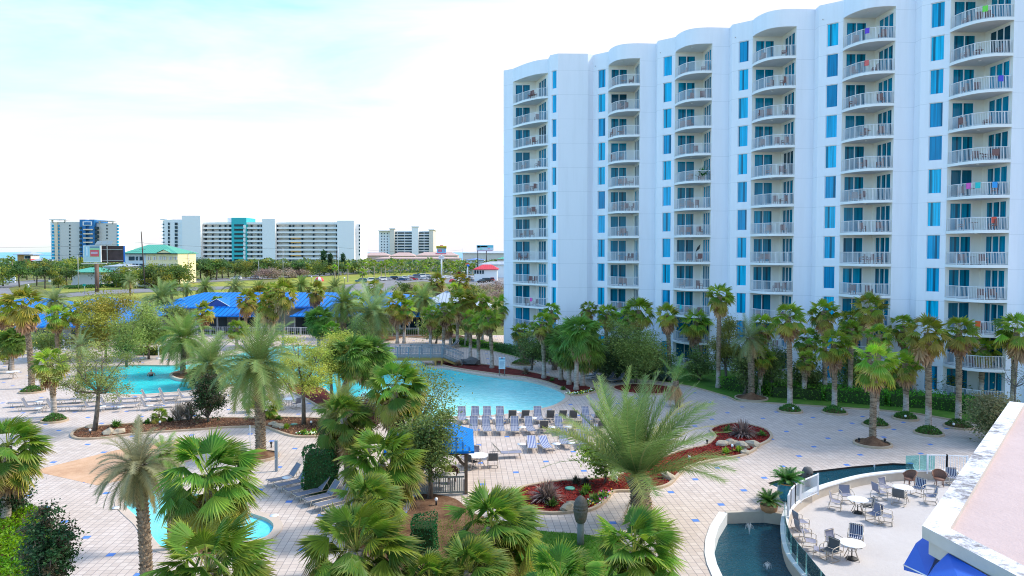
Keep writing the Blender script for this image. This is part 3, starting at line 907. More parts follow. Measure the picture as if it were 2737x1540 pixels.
# roads, car park
def sheet(name, pts, mat, z):
    b = MB(); b.poly([G(*p) for p in pts], z); return struct(b.build(name, mat))
sheet('road', [(-60, 757), (60, 751), (112, 747), (128, 751), (66, 760), (24, 770), (30, 780), (60, 788), (-60, 800)], M['asphalt'], 0.02)
sheet('road', [(150, 787), (262, 777), (420, 770), (560, 766), (640, 766), (640, 772), (560, 775), (420, 780), (262, 787), (150, 797)], M['asphalt'], 0.02)
sheet('road', [(190, 756), (330, 752), (420, 750), (640, 742), (800, 735), (930, 726), (1132, 716), (1132, 721), (960, 732), (800, 741), (640, 750), (420, 760), (330, 765), (190, 766)], M['asphalt'], 0.02)
sheet('car_park', [(900, 782), (915, 762), (985, 757), (1010, 751), (1060, 743), (1140, 737), (1250, 735), (1370, 738), (1400, 770), (1240, 762), (1130, 752), (1075, 757), (1062, 770), (1050, 782)], M['asphalt'], 0.024)
sheet('verge', [(700, 762), (780, 742), (905, 737), (960, 734), (1132, 723), (1240, 722), (1140, 734), (1056, 741), (1005, 749), (975, 756), (910, 761), (890, 772), (760, 778)], M['verge'], 0.016)
sheet('verge', [(930, 723), (1132, 713), (1240, 712), (1240, 718), (1132, 715), (930, 725)], M['verge'], 0.016)
sheet('verge', [(100, 770), (262, 770), (420, 763), (640, 752), (700, 750), (690, 765), (420, 768), (262, 775), (150, 784)], M['verge'], 0.016)
sheet('verge', [(-60, 802), (60, 790), (150, 798), (420, 782), (560, 776), (700, 768), (700, 790), (300, 800), (-60, 840)], M['verge'], 0.016)

# terrace, its kerb walls and the two ponds
ZT = -0.45
M['terrace'] = ground_mat('terrace_tile', [(0.35, (0.48, 0.44, 0.42)), (0.65, (0.56, 0.52, 0.50))], 0.3, 3, 0.6)
b = MB(); b.poly(TERR, ZT); struct(b.build('terrace_floor', M['terrace']))
M['tan_wall'] = paint('tan_wall', (0.52, 0.45, 0.37), 0.8, var=0.08)
M['white_cap'] = paint('white_cap', (0.78, 0.77, 0.75), 0.6, var=0.06, scale=1.5)
w = thing('terrace_wall', 'low curved terrace wall with white cap beside the dark pond', 'low wall', CURB[20])
o0 = Vector(CURB[20])
def strip_wall(loop, thick, z0, z1, mat, name, par):
    b = MB(); n = len(loop)
    L, R_ = [], []
    for i, p in enumerate(loop):
        d = loop[min(i + 1, n - 1)] - loop[max(i - 1, 0)]; d = Vector((d.x, d.y, 0)).normalized(); s = Vector((-d.y, d.x, 0))
        L.append(p + s * thick / 2 - o0); R_.append(p - s * thick / 2 - o0)
    for i in range(n - 1):
        def Z(p, z): return (p.x, p.y, z)
        b.face([Z(L[i], z1), Z(R_[i], z1), Z(R_[i + 1], z1), Z(L[i + 1], z1)])
        b.face([Z(R_[i], z0), Z(R_[i + 1], z0), Z(R_[i + 1], z1), Z(R_[i], z1)])
        b.face([Z(L[i + 1], z0), Z(L[i], z0), Z(L[i], z1), Z(L[i + 1], z1)])
        b.face([Z(R_[i], z0), Z(R_[i + 1], z0), Z(L[i + 1], z0), Z(L[i], z0)])
    for k in (0, n - 1):
        b.face([(L[k].x, L[k].y, z0), (R_[k].x, R_[k].y, z0), (R_[k].x, R_[k].y, z1), (L[k].x, L[k].y, z1)])
    return b.build(name, mat, par)
strip_wall(CURB, 0.26, -0.75, 0.02, M['tan_wall'], 'wall', w)
strip_wall(CURB, 0.34, 0.02, 0.09, M['white_cap'], 'cap', w)
pool('pond_water', ccw(PONDLOOP), M['pond_water'], -0.5)
b = MB()
rim = POND
ww = thing('pond_wall', 'curved white rim wall round the lower dark pond', 'low wall', POND[0])
o0 = Vector(POND[0])
strip_wall(POND, 0.40, -0.75, 0.05, M['white_cap'], 'wall', ww)
o0 = Vector(G(1933, 1372))
strip_wall([G(1940, 1371), G(2040, 1368), G(2100, 1376)], 0.22, -0.75, 0.05, M['tan_wall'], 'back_wall', ww)
pool('upper_pond_water', ccw(upper_pond), M['pond_water'], -0.12)
b = MB()
for i in range(len(UP_BACK) - 1):
    p, q = UP_BACK[i], UP_BACK[i + 1]
    b.face([(p.x, p.y, -0.4), (q.x, q.y, -0.4), (q.x, q.y, 0.0), (p.x, p.y, 0.0)])
struct(b.build('upper_pond_edge', M['black']))
# ------------------------------------------------------------ the hotel
FH = 2.9                                  # storey height; floor k has its slab at ZF(k)
def ZF(k): return (11 - k) * FH
ROOF_Z = ZF(-1) + 1.65

def hotel_paint(name, c, line):
    t = NT(name); P = t.pos()
    x, y, z = t.xyz(P)
    fr = t.math('FRACT', t.math('DIVIDE', t.math('ADD', z, 0.35), FH))
    j = t.math('LESS_THAN', fr, 0.012)
    sc = t.n('ShaderNodeMapping', ins={'Vector': P, 'Scale': (1.2, 1.2, 0.12)}).outputs[0]
    st = t.ramp(t.noise(1.3, 5, 0.6, sc), [(0.45, (0, 0, 0)), (0.8, (1, 1, 1))])
    col = t.mix(t.math('MULTIPLY', st, 0.24), c, tuple(q * 0.72 for q in c))
    col = t.mix(t.math('MULTIPLY', t.noise(0.15, 3, 0.5, P), 0.10), col, tuple(q * 0.85 for q in c))
    col = t.mix(t.math('MULTIPLY', j, line), col, (0.35, 0.40, 0.45))
    return t.done(t.bsdf(col, 0.75, 0, 0.3, t.bump(t.noise(18, 3, 0.6, P), 0.06, 0.02)))
M['hotel'] = hotel_paint('hotel_stucco', (0.85, 0.86, 0.92), 0.35)
M['recess'] = hotel_paint('balcony_cream', (0.84, 0.81, 0.77), 0.0)
M['slab'] = paint('balcony_concrete', (0.66, 0.65, 0.65), 0.8, var=0.05)
M['slab_edge'] = paint('slab_edge_paint', (0.86, 0.86, 0.86), 0.6, var=0.03)
def glassmat(name, stops, rough=0.06, curtain=True, spec=0.28):
    t = NT(name)
    P = t.obj(); x, y, z = t.xyz(P)
    r = t.rnd()
    col = t.ramp(r, stops)
    if curtain:
        f = t.math('ADD', t.math('MULTIPLY', x, 14.0), t.math('MULTIPLY', y, 14.0))
        cb = t.n('ShaderNodeCombineXYZ', ins={0: f, 1: t.math('MULTIPLY', z, 0.25), 2: t.math('MULTIPLY', r, 37.0)})
        n1 = t.noise(0.55, 3, 0.6, cb.outputs[0])
        k = t.ramp(n1, [(0.40, (0, 0, 0)), (0.60, (1, 1, 1))])
        col = t.mix(t.math('MULTIPLY', k, 0.45), col, (0.002, 0.045, 0.09))
    if curtain:
        cx_ = t.math('ADD', t.math('MULTIPLY', r, 1.3), -0.15)
        gap = t.math('LESS_THAN', t.math('ABSOLUTE', t.math('SUBTRACT', t.math('FRACT', x), cx_)), 0.09)
        col = t.mix(t.math('MULTIPLY', gap, 0.7), col, (0.004, 0.03, 0.06))
    return t.done(t.bsdf(col, rough, 0, spec, None, IOR=1.4))
M['window_glass'] = glassmat('window_glass', [(0.0, (0.0, 0.46, 0.82)), (0.35, (0.0, 0.56, 0.88)), (0.7, (0.0, 0.38, 0.70)), (1.0, (0.0, 0.25, 0.50))], 0.05)
M['door_glass'] = glassmat('door_glass', [(0.0, (0.0, 0.24, 0.40)), (0.4, (0.0, 0.17, 0.27)), (0.75, (0.0, 0.34, 0.56)), (1.0, (0.008, 0.045, 0.07))], 0.06)
M['frame'] = M['white_metal']

HD = Vector((0.755, -0.656, 0)); HN = Vector((-0.656, -0.755, 0))     # along the facade, outward
BAY = Vector((6.62, -5.75, 0))
P0B = Vector((9.8, 86.7, 0))
hotel = thing('hotel_building', 'tall white twelve-storey hotel with stacked curved balconies and blue windows', 'hotel', P0B)
def loc(p): return Vector((p.x, p.y, 0)) - P0B

def wall_open(mb, a, b, openings, z0, z1, depth, flip=False):
    """wall from a to b with openings (s0, s1, zlo, zhi); front is to the right of a->b"""
    a, b = Vector((a.x, a.y, 0)), Vector((b.x, b.y, 0))
    L = (b - a).length; d = (b - a) / L; n = Vector((d.y, -d.x, 0))
    ss = sorted({0.0, L} | {s for o in openings for s in o[:2]})
    zs = sorted({z0, z1} | {z for o in openings for z in o[2:]})
    def P(s, z, q=0.0): p = a + d * s - n * q; return (p.x, p.y, z)
    for i in range(len(ss) - 1):
        for j in range(len(zs) - 1):
            sm, zm = (ss[i] + ss[i + 1]) / 2, (zs[j] + zs[j + 1]) / 2
            if any(o[0] < sm < o[1] and o[2] < zm < o[3] for o in openings): continue
            mb.face([P(ss[i], zs[j]), P(ss[i + 1], zs[j]), P(ss[i + 1], zs[j + 1]), P(ss[i], zs[j + 1])])
    for s0, s1, a0, a1 in openings:
        mb.face([P(s0, a0), P(s0, a1), P(s0, a1, depth), P(s0, a0, depth)])
        mb.face([P(s1, a0), P(s1, a0, depth), P(s1, a1, depth), P(s1, a1)])
        mb.face([P(s0, a0), P(s0, a0, depth), P(s1, a0, depth), P(s1, a0)])
        mb.face([P(s0, a1), P(s1, a1), P(s1, a1, depth), P(s0, a1, depth)])

def place(o, a, d, s, z, q=0.0):
    """put a facade piece built in (x along, y inward) at distance s along a->d, height z, q inward"""
    n = Vector((d.y, -d.x, 0))
    p = a + d * s - n * q
    o.location = (p.x, p.y, z); o.rotation_euler = (0, 0, math.atan2(d.y, d.x))

def window_meshes(w, h, mull, fr=0.05, name='window', gname='pane', gm=None):
    """frame with mullions; local x along the wall, y inward, z up from the sill"""
    f = MB(); f.mat(M['frame'])
    xs = [0.0] + mull + [w]
    for x in xs: f.box((min(max(x, fr / 2), w - fr / 2), 0.03, h / 2), (fr if x in (0.0, w) else fr * 1.3, 0.07, h))
    f.box((w / 2, 0.028, fr / 2), (w - 2 * fr, 0.062, fr)); f.box((w / 2, 0.028, h - fr / 2), (w - 2 * fr, 0.062, fr))
    g = MB(); 
    for i in range(len(xs) - 1):
        a, b = xs[i] + fr * 0.7, xs[i + 1] - fr * 0.7
        g.face([(a, 0.035 + 0.02 * (i % 2), fr), (b, 0.035 + 0.02 * (i % 2), fr), (b, 0.035 + 0.02 * (i % 2), h - fr), (a, 0.035 + 0.02 * (i % 2), h - fr)])
    return f, g

def bay_geometry(L, Rp, C, win, base0):
    pass

storeys = range(0, 12)
WALL, REC = MB(), MB()
WALL.mat(M['hotel']); REC.mat(M['recess'])

win_proto = {}
def add_window(a, d, s, w, z, h):
    key = ('w', round(w, 2))
    if key not in win_proto:
        f, g = window_meshes(w, h, [])
        fo = f.build('window', None, hotel); go = g.build('pane', M['window_glass'], fo)
        win_proto[key] = (fo, go); o = fo
    else:
        fo, go = win_proto[key]
        o = fo.copy(); COL.objects.link(o); o.parent = hotel
        g2 = go.copy(); COL.objects.link(g2); g2.parent = o
    place(o, a, d, s, z, 0.10)

door_proto = {}
def add_door(kind, a, d, s, w, z, h, mull):
    key = (kind, round(w, 2))
    if key not in door_proto:
        f, g = window_meshes(w, h, mull, 0.07)
        fo = f.build(kind, None, hotel); go = g.build('pane', M['door_glass'], fo)
        door_proto[key] = (fo, go); o = fo
    else:
        fo, go = door_proto[key]
        o = fo.copy(); COL.objects.link(o); o.parent = hotel
        g2 = go.copy(); COL.objects.link(g2); g2.parent = o
    place(o, a, d, s, z, 0.04)

def arc_pts(L, R_, shape):
    return [L] + [L + (R_ - L).normalized() * q[0] + q[2] * q[1] for q in shape] + [R_]

rail_cache = {}
def balcony(stack, arc, C, k):
    """slab between the arc and the recess corner C, with a picket railing on the arc"""
    key = stack
    if key not in rail_cache:
        o0 = arc[0]
        s = MB()
        pl = [p - o0 for p in arc] + [C - o0]
        pl = ccw(pl)
        s.mat(M['slab']); s.prism(pl, -0.20, 0.0)
        s.mat(M['slab_edge'])
        A = [p - o0 for p in arc]
        cen = (A[0] + A[-1] + (C - o0)) / 3
        for i in range(len(A) - 1):
            a, b_ = A[i], A[i + 1]
            oa = (a - cen).normalized() * 0.04; ob = (b_ - cen).normalized() * 0.04
            s.face([(a.x + oa.x, a.y + oa.y, -0.22), (b_.x + ob.x, b_.y + ob.y, -0.22), (b_.x + ob.x, b_.y + ob.y, 0.03), (a.x + oa.x, a.y + oa.y, 0.03)])
            s.face([(a.x + oa.x, a.y + oa.y, 0.03), (b_.x + ob.x, b_.y + ob.y, 0.03), (b_.x, b_.y, 0.03), (a.x, a.y, 0.03)])
        r = MB()
        ins = [a + (cen - a).normalized() * 0.10 for a in A]
        up = Vector((0, 0, 1))
        r.tube([p + up * 1.08 for p in ins], 0.032, 5)
        r.tube([p + up * 0.10 for p in ins], 0.020, 4)
        # pickets every 12 cm, posts every 1.2 m
        dist, acc, nx, np_ = 0.0, 0.0, 0.06, 0.0
        for i in range(len(ins) - 1):
            seg = ins[i + 1] - ins[i]; Ls = seg.length
            while nx <= acc + Ls:
                p = ins[i] + seg * ((nx - acc) / Ls)
                if nx >= np_:
                    r.bar(p, p + up * 1.08, 0.045); np_ += 1.15
                else:
                    r.bar(p + up * 0.1, p + up * 1.07, 0.022)
                nx += 0.115
            acc += Ls
        so_ = s.build('balcony', None, hotel); ro = r.build('railing', M['white_metal'], so_)
        rail_cache[key] = (so_, ro); o = so_
    else:
        so_, ro = rail_cache[key]
        o = so_.copy(); COL.objects.link(o); o.parent = hotel
        g = ro.copy(); COL.objects.link(g); g.parent = o
    o.location = (arc[0].x, arc[0].y, ZF(k))

stacks = []   # arcs for the furniture: (arc, C, L, R)
top = ZF(-1)
WH0, WH1 = 0.45, 2.62         # window sill and head above the slab
def wins(s0, s1): return [(s0, s1, ZF(k) + WH0, ZF(k) + WH1) for k in storeys]

def recess(L, C, Rp, nm):
    d1 = (C - L); l1 = d1.length; d1 = d1.normalized()
    d2 = (Rp - C); l2 = d2.length; d2 = d2.normalized()
    a0, a1 = 0.10 * l1, 0.10 * l1 + 1.95
    b0, b1 = 0.16 * l2, min(0.16 * l2 + 2.45, l2 - 0.15)
    if nm == 'A': b0, b1 = 0.2 * l2, 0.2 * l2 + 3.0
    wall_open(REC, L, C, [(a0, a1, ZF(k) + 0.06, ZF(k) + 2.5) for k in storeys], 0, top, 0.12)
    wall_open(REC, C, Rp, [(b0, b1, ZF(k) + 0.06, ZF(k) + 2.5) for k in storeys], 0, top, 0.12)
    for k in storeys:
        add_door('sliding_door', L, d1, a0, a1 - a0, ZF(k) + 0.06, 2.44, [(a1 - a0) / 2])
        w = b1 - b0
        add_door('corner_door', C, d2, b0, w, ZF(k) + 0.06, 2.44, [w / 3, 2 * w / 3])

outline = []      # roof outline in front, local coordinates
def seg(a, b, openings=(), z0=0.0):
    wall_open(WALL, a, b, list(openings), z0, ROOF_Z, 0.16)
    outline.append(a)

def arc_block(arc, C):
    """the parapet over the balcony opening, its soffit and the arc in the roofline"""
    for i in range(len(arc) - 1):
        a, b_ = arc[i], arc[i + 1]
        WALL.face([(a.x, a.y, top - 0.04), (b_.x, b_.y, top - 0.04), (b_.x, b_.y, ROOF_Z), (a.x, a.y, ROOF_Z)])
        outline.append(a)
    REC.poly([(p.x, p.y) for p in arc] + [(C.x, C.y)], top - 0.03)
    fl = REC.f[-1]
    # soffit looks down: flip the faces just added
    n = len(arc) - 1
    for i in range(n): 
        REC.f[-1 - i] = tuple(reversed(REC.f[-1 - i]))

# stack A and the stair tower
A0, A1, AR = loc(Vector((-1.1, 94.1))), loc(Vector((0.12, 93.2))), loc(Vector((4.45, 88.5)))
T1, T2, T3 = loc(Vector((4.62, 86.8))), loc(Vector((5.52, 86.05))), loc(Vector((9.1, 86.15)))
CA = loc(Vector((3.15, 93.0)))
seg(A0, A1)
arcA = spline([A1, A1 + Vector((0.75, -1.25, 0)), A1 + Vector((1.75, -2.75, 0)), A1 + Vector((3.1, -4.15, 0)), AR], 4, closed=False)
recess(A1, CA, AR, 'A')
arc_block(arcA, CA)
for k in range(0, 12): balcony('A', arcA, CA, k)
stacks.append((arcA, CA, A1, AR))
seg(AR, T1)
lt = (T2 - T1).length
seg(T1, T2, wins(0.22 * lt, 0.80 * lt))
for k in storeys: add_window(T1, (T2 - T1).normalized(), 0.22 * lt, 0.58 * lt, ZF(k) + WH0, WH1 - WH0)
seg(T2, T3)
P = loc(P0B)
seg(T3, P)
for i in range(6):
    p0 = P + BAY * i
    def q(s, n): return p0 + HD * s + HN * n
    Lp, Rp = q(2.2, 0), q(6.8, 0.5)
    C = Lp + Vector((1, 0, 0)) * ((Rp - Lp).dot(Vector((1, 0, 0))))
    C = Vector((Rp.x - 0.1, Lp.y, 0))
    seg(p0, Lp, wins(0.72, 1.78))
    for k in storeys: add_window(p0, HD, 0.72, 1.06, ZF(k) + WH0, WH1 - WH0)
    arc = spline([Lp, q(2.7, .55), q(3.3, 1.0), q(4.1, 1.42), q(4.8, 1.52), q(5.5, 1.38), q(6.2, .98), Rp], 3, closed=False)
    if i < 5:
        recess(Lp, C, Rp, 'B')
        arc_block(arc, C)
        for k in range(0, 12): balcony('B', arc, C, k)
        stacks.append((arc, C, Lp, Rp))
        seg(Rp, q(8.1, -0.84)); seg(q(8.1, -0.84), p0 + BAY)
    else:
        seg(Lp, q(12, 0)); outline.append(q(12, 0))
BK = -HN * 15
WALL.face([(A0.x, A0.y, 0), (A0.x, A0.y, ROOF_Z), (A0.x + BK.x * 0.5, A0.y + BK.y * .5, ROOF_Z), (A0.x + BK.x * .5, A0.y + BK.y * .5, 0)])
wo_ = WALL.build('wall', None, hotel)
rc = REC.build('balcony_wall', None, hotel)
rf = MB(); back = [outline[-1] + BK, A0 + BK * 0.5]
rf.poly([(p.x, p.y) for p in outline] + [(p.x, p.y) for p in back], ROOF_Z - 0.5)
for a, b_ in ((outline[-1], back[0]), (back[0], back[1])):
    rf.face([(a.x, a.y, 0), (b_.x, b_.y, 0), (b_.x, b_.y, ROOF_Z), (a.x, a.y, ROOF_Z)])
rf.build('roof', M['concrete'], hotel)
# parapet thickness and small roof drains
cap = MB()
for i in range(len(outline) - 1):
    a, b_ = outline[i], outline[i + 1]
    cap.face([(a.x, a.y, ROOF_Z), (b_.x, b_.y, ROOF_Z), (b_.x - HN.x * .3, b_.y - HN.y * .3, ROOF_Z), (a.x - HN.x * .3, a.y - HN.y * .3, ROOF_Z)])
cap.build('parapet', M['hotel'], hotel)
for i in range(6):
    p0 = P + BAY * i
    d = MB(); d.lathe([(0.05, 0), (0.05, 0.06), (0.02, 0.08)], n=8)
    o = d.build('roof_drain', M['concrete'], hotel)
    pp = p0 + HD * 0.35 + HN * 0.02; o.location = (pp.x, pp.y, top + 0.25); o.rotation_euler = (pi / 2, 0, math.atan2(HN.y, HN.x) + pi / 2)
# round lights under the slabs
for i, (arc, C, L, R_) in enumerate(stacks[1:]):
    for k in range(0, 11, 1):
        if (i * 7 + k * 3) % 5 > 2: continue
        m = (L + R_) / 2 + HN * 0.3
        d = MB(); d.lathe([(0.10, -0.06), (0.12, 0.0)], n=8)
        o = d.build('ceiling_light', M['white_plastic'], hotel); o.location = (m.x, m.y, ZF(k) - 0.205 if k else top - 0.04)

# furniture on the balconies
def balc_chair():
    m = MB(); m.mat(paint('mauve_wicker', (0.23, 0.12, 0.115), 0.75, var=0.2, scale=20))
    m.box((0, 0, 0.40), (0.52, 0.50, 0.07)); m.box((0, 0.25, 0.68), (0.52, 0.06, 0.50))
    for x in (-.24, .24):
        m.box((x, 0.0, 0.58), (0.05, 0.46, 0.05))
        for y in (-.21, .21): m.box((x, y, 0.28), (0.05, 0.05, 0.56))
    return m
bc = balc_chair().build('balcony_chair').data
bpy.data.objects.remove(bpy.data.objects['balcony_chair'])
bt = MB(); bt.lathe([(0.02, 0), (0.2, 0.02), (0.03, 0.05), (0.03, 0.66), (0.33, 0.68), (0.33, 0.71)], n=12)
btd = bt.build('balcony_table', M['wicker']); btm = btd.data; bpy.data.objects.remove(btd)
STK = ['far-end', 'second', 'third', 'fourth', 'fifth', 'nearest']
r4 = random.Random(5)
for i, (arc, C, L, R_) in enumerate(stacks):
    for k in range(0, 12):
        n_ = r4.choice([2, 2, 2, 3])
        mid = (L + R_) / 2 + P0B
        along = (R_ - L).normalized()
        offs = r4.sample([-1.15, -0.25, 0.55, 1.25], n_)
        for q_, of in enumerate(sorted(offs)):
            p = mid + along * of + HN * r4.uniform(-0.1, 0.55)
            o = link(bpy.data.objects.new('balcony_chair', bc))
            o.location = (p.x, p.y, ZF(k)); o.rotation_euler = (0, 0, r4.uniform(2.0, 4.6))
            side = [' left', ' right' if n_ == 2 else ' middle', ' right'][q_]
            tag(o, f'brown wicker{side} chair on {STK[i]} balcony stack, {nth(k + 1)} balcony from top', 'chair', 'wicker chairs on the hotel balconies')
        if r4.random() < 0.45:
            p = mid + along * r4.uniform(-0.6, 0.2) + HN * 0.15
            o = link(bpy.data.objects.new('balcony_table', btm)); o.location = (p.x, p.y, ZF(k))
            tag(o, f'small brown round table on {STK[i]} balcony stack, {nth(k + 1)} balcony from top', 'table', 'small tables on the hotel balconies')
def towel(label, stack, k, t, col, hang=True):
    arc, C, L, R_ = stacks[stack]
    i = int(t * (len(arc) - 2)); a, b_ = arc[i] + P0B, arc[i + 1] + P0B
    d = (b_ - a).normalized(); n = Vector((d.y, -d.x, 0))
    m = MB()
    pts = [(-.19, 0.02), (-.06, 0.045), (.06, 0.02), (.19, 0.05)]
    for s_, e in (((1.115, 0.62), 1), ((1.115, 0.72), -1)):
        for u in range(3):
            p, q = pts[u], pts[u + 1]
            m.face([(p[0], -e * (p[1] + .02), s_[1]), (q[0], -e * (q[1] + .02), s_[1]), (q[0], -e * 0.035, s_[0]), (p[0], -e * 0.035, s_[0])])
    for u in range(3):
        p, q = pts[u], pts[u + 1]
        m.face([(p[0], -0.035, 1.115), (q[0], -0.035, 1.115), (q[0], 0.035, 1.115), (p[0], 0.035, 1.115)])
    o = m.build('beach_towel', paint('towel', col, 0.9, var=0.08))
    c_ = (a + b_) / 2 - n * 0.10
    o.location = (c_.x, c_.y, ZF(k)); o.rotation_euler = (0, 0, math.atan2(d.y, d.x))
    tag(o, label, 'towel')
towel('lime green towel over the railing of the topmost nearest balcony', 5, 0, 0.6, (0.20, 0.72, 0.10))
towel('violet towel over the railing of the topmost fifth-stack balcony', 4, 0, 0.55, (0.16, 0.08, 0.60))
towel('salmon pink towel on the second balcony of the fifth stack', 4, 1, 0.58, (0.72, 0.16, 0.15))
towel('royal blue towel low on the third nearest balcony', 5, 2, 0.85, (0.10, 0.10, 0.62))
towel('hot pink towel on the sixth nearest balcony', 5, 5, 0.40, (0.80, 0.14, 0.50))
towel('turquoise towel on the sixth nearest balcony beside the pink one', 5, 5, 0.58, (0.03, 0.55, 0.55))
towel('sky blue towel at the sunny end of the sixth nearest balcony', 5, 5, 0.82, (0.05, 0.35, 0.80))
towel('red towel on the seventh nearest balcony', 5, 6, 0.80, (0.72, 0.12, 0.08))
towel('orange towel on the low balcony behind the tall palm', 5, 9, 0.62, (0.85, 0.14, 0.03))
towel('magenta towel on the lowest open balcony of the far end stack', 0, 9, 0.6, (0.80, 0.08, 0.40))
towel('aqua towel on a low third-stack balcony beside the palm', 2, 9, 0.35, (0.03, 0.60, 0.62))
# potted plant on a balcony
arc, C, L, R_ = stacks[2]
p = (L * 0.2 + R_ * 0.8) + P0B + HN * 0.35
t = thing('potted_plant', 'tall leafy green plant on the fifth balcony of the third stack', 'plant', (p.x, p.y, ZF(4)))
m = MB(); m.lathe([(0.14, 0), (0.2, 0.35), (0.17, 0.36)], n=10); m.build('pot', M['wicker'], t)
tuft_mesh(3, 40, 1.5, [(0.015, 0.09, 0.03)], 0.8, 0.09, 0.7).build('leaves', M['leaf'], t, (0, 0, 0.3))
# a dark tilted parasol on one balcony
arc, C, L, R_ = stacks[2]
p = (L * 0.35 + R_ * 0.65) + P0B + HN * 0.5
t = thing('parasol', 'small dark folded parasol tilted on a third-stack balcony', 'parasol', (p.x, p.y, ZF(7)))
m = MB(); m.tube([(0, 0, 0), (0.1, 0, 1.2)], 0.02, 6); m.build('pole', M['dark_metal'], t)
m = MB(); m.tube([(0.1, 0, 1.15), (0.35, 0, 1.5), (0.55, 0, 1.9)], [0.03, 0.14, 0.02], 8); m.build('canopy', M['black'], t)
# ------------------------------------------------------------ other buildings
def roof_mat(name, c, seam=0.45, dark=0.6):
    t = NT(name)
    a = t.n('ShaderNodeVertexColor', layer_name='Col').outputs[0]   # r carries metres along the eave
    s = t.n('ShaderNodeSeparateColor', ins={0: a}).outputs[0]
    f = t.math('FRACT', t.math('DIVIDE', s, seam))
    k = t.math('LESS_THAN', f, 0.26)
    nz = t.noise(0.35, 4, 0.6, t.pos())
    col = t.mix(t.math('MULTIPLY', nz, 0.5), c, tuple(q * 0.72 for q in c))
    col = t.mix(k, col, tuple(q * dark for q in c))
    return t.done(t.bsdf(col, 0.55, 0.0, 0.22, t.bump(k, 0.6, 0.05)))
M['blue_roof'] = roof_mat('blue_metal_roof', (0.002, 0.20, 0.68), 0.75, 0.42)
M['gazebo_roof'] = roof_mat('gazebo_metal_roof', (0.002, 0.20, 0.66), 0.34, 0.4)
M['green_roof'] = roof_mat('green_metal_roof', (0.10, 0.42, 0.30), 1.0, 0.7)
M['red_roof'] = roof_mat('red_metal_roof', (0.62, 0.045, 0.075), 0.9, 0.75)
M['grey_roof'] = roof_mat('grey_metal_roof', (0.42, 0.50, 0.60), 0.6, 0.6)

def slope(mb, a, b, c, d):
    """roof plane a-b along the eave, c-d above; stores metres along the eave for the seams"""
    pts = [Vector(p) for p in (a, b, c, d)]
    if (pts[2] - pts[3]).length < 1e-4: pts = pts[:3]
    e = (Vector(b) - Vector(a)); e.z = 0; e = e.normalized()
    n = (pts[1] - pts[0]).cross(pts[2] - pts[0]).normalized()
    if n.z < 0: pts.reverse()
    cols = tuple(((p - Vector(a)).dot(e) + 50.0, 0, 0) for p in pts)
    mb.face(pts, cols)

def hip(mb, x0, x1, y0, y1, z0, z1, hx0=None, hx1=None, th=0.18):
    """hip roof over a rectangle, ridge along x; hx0/hx1 = how far the ridge stops from each end"""
    ym = (y0 + y1) / 2
    h0 = (y1 - y0) / 2 if hx0 is None else hx0
    h1 = (y1 - y0) / 2 if hx1 is None else hx1
    A, B, C, D = (x0, y0, z0), (x1, y0, z0), (x1, y1, z0), (x0, y1, z0)
    R0, R1 = (x0 + h0, ym, z1), (x1 - h1, ym, z1)
    slope(mb, A, B, R1, R0); slope(mb, C, D, R0, R1)
    slope(mb, B, C, R1, R1); slope(mb, D, A, R0, R0)
    for p, q in ((A, B), (B, C), (C, D), (D, A)):
        mb.face([(p[0], p[1], z0 - th), (q[0], q[1], z0 - th), q, p], (50.5, 0, 0))

def ywall(mb, x0, x1, y, z0, z1, ops=(), depth=0.12):
    wall_open(mb, Vector((x0, y, 0)), Vector((x1, y, 0)), ops, z0, z1, depth)

# ---- the low blue-roofed building
M['grey_wall'] = paint('grey_wall', (0.33, 0.34, 0.34), 0.8, var=0.06)
M['dark_glass'] = glassmat('dark_glass', [(0, (0.01, 0.03, 0.05)), (1, (0.02, 0.07, 0.10))], 0.08, False)
lodge = thing('lodge_building', 'long low building with bright blue metal roofs behind the palms', 'building', (0, 0, 0))
mb = MB()
hip(mb, -58.5, -11.4, 112.4, 130, 3.9, 5.75, 6, 9)
for x0, x1 in ((-49.5, -38.2), (-34.2, -23.4), (-16.5, -11.0)):
    slope(mb, (x0, 109, 2.84), (x1, 109, 2.84), (x1 - 2, 113.0, 3.98), (x0 + 2, 113.0, 3.98))
    slope(mb, (x0, 113.2, 2.84), (x0, 109, 2.84), (x0 + 2, 113.0, 3.98), (x0 + 2, 113.0, 3.98))
    slope(mb, (x1, 109, 2.84), (x1, 113.2, 2.84), (x1 - 2, 113.0, 3.98), (x1 - 2, 113.0, 3.98))
    mb.face([(x0, 109, 2.66), (x1, 109, 2.66), (x1, 109, 2.84), (x0, 109, 2.84)], (50.5, 0, 0))
    mb.face([(x0, 113.2, 2.66), (x0, 109, 2.66), (x0, 109, 2.84), (x0, 113.2, 2.84)], (50.5, 0, 0))
    mb.face([(x0, 109, 2.66), (x0, 113, 2.66), (x1, 113, 2.66), (x1, 109, 2.66)], (50.5, 0, 0))
# left wings step towards the viewer
hip(mb, -80, -64.5, 92.4, 121, 2.9, 6.0, 7.7, 7.7)
hip(mb, -69.5, -54.5, 93.2, 122, 2.9, 5.9, 7.2, 7.2)
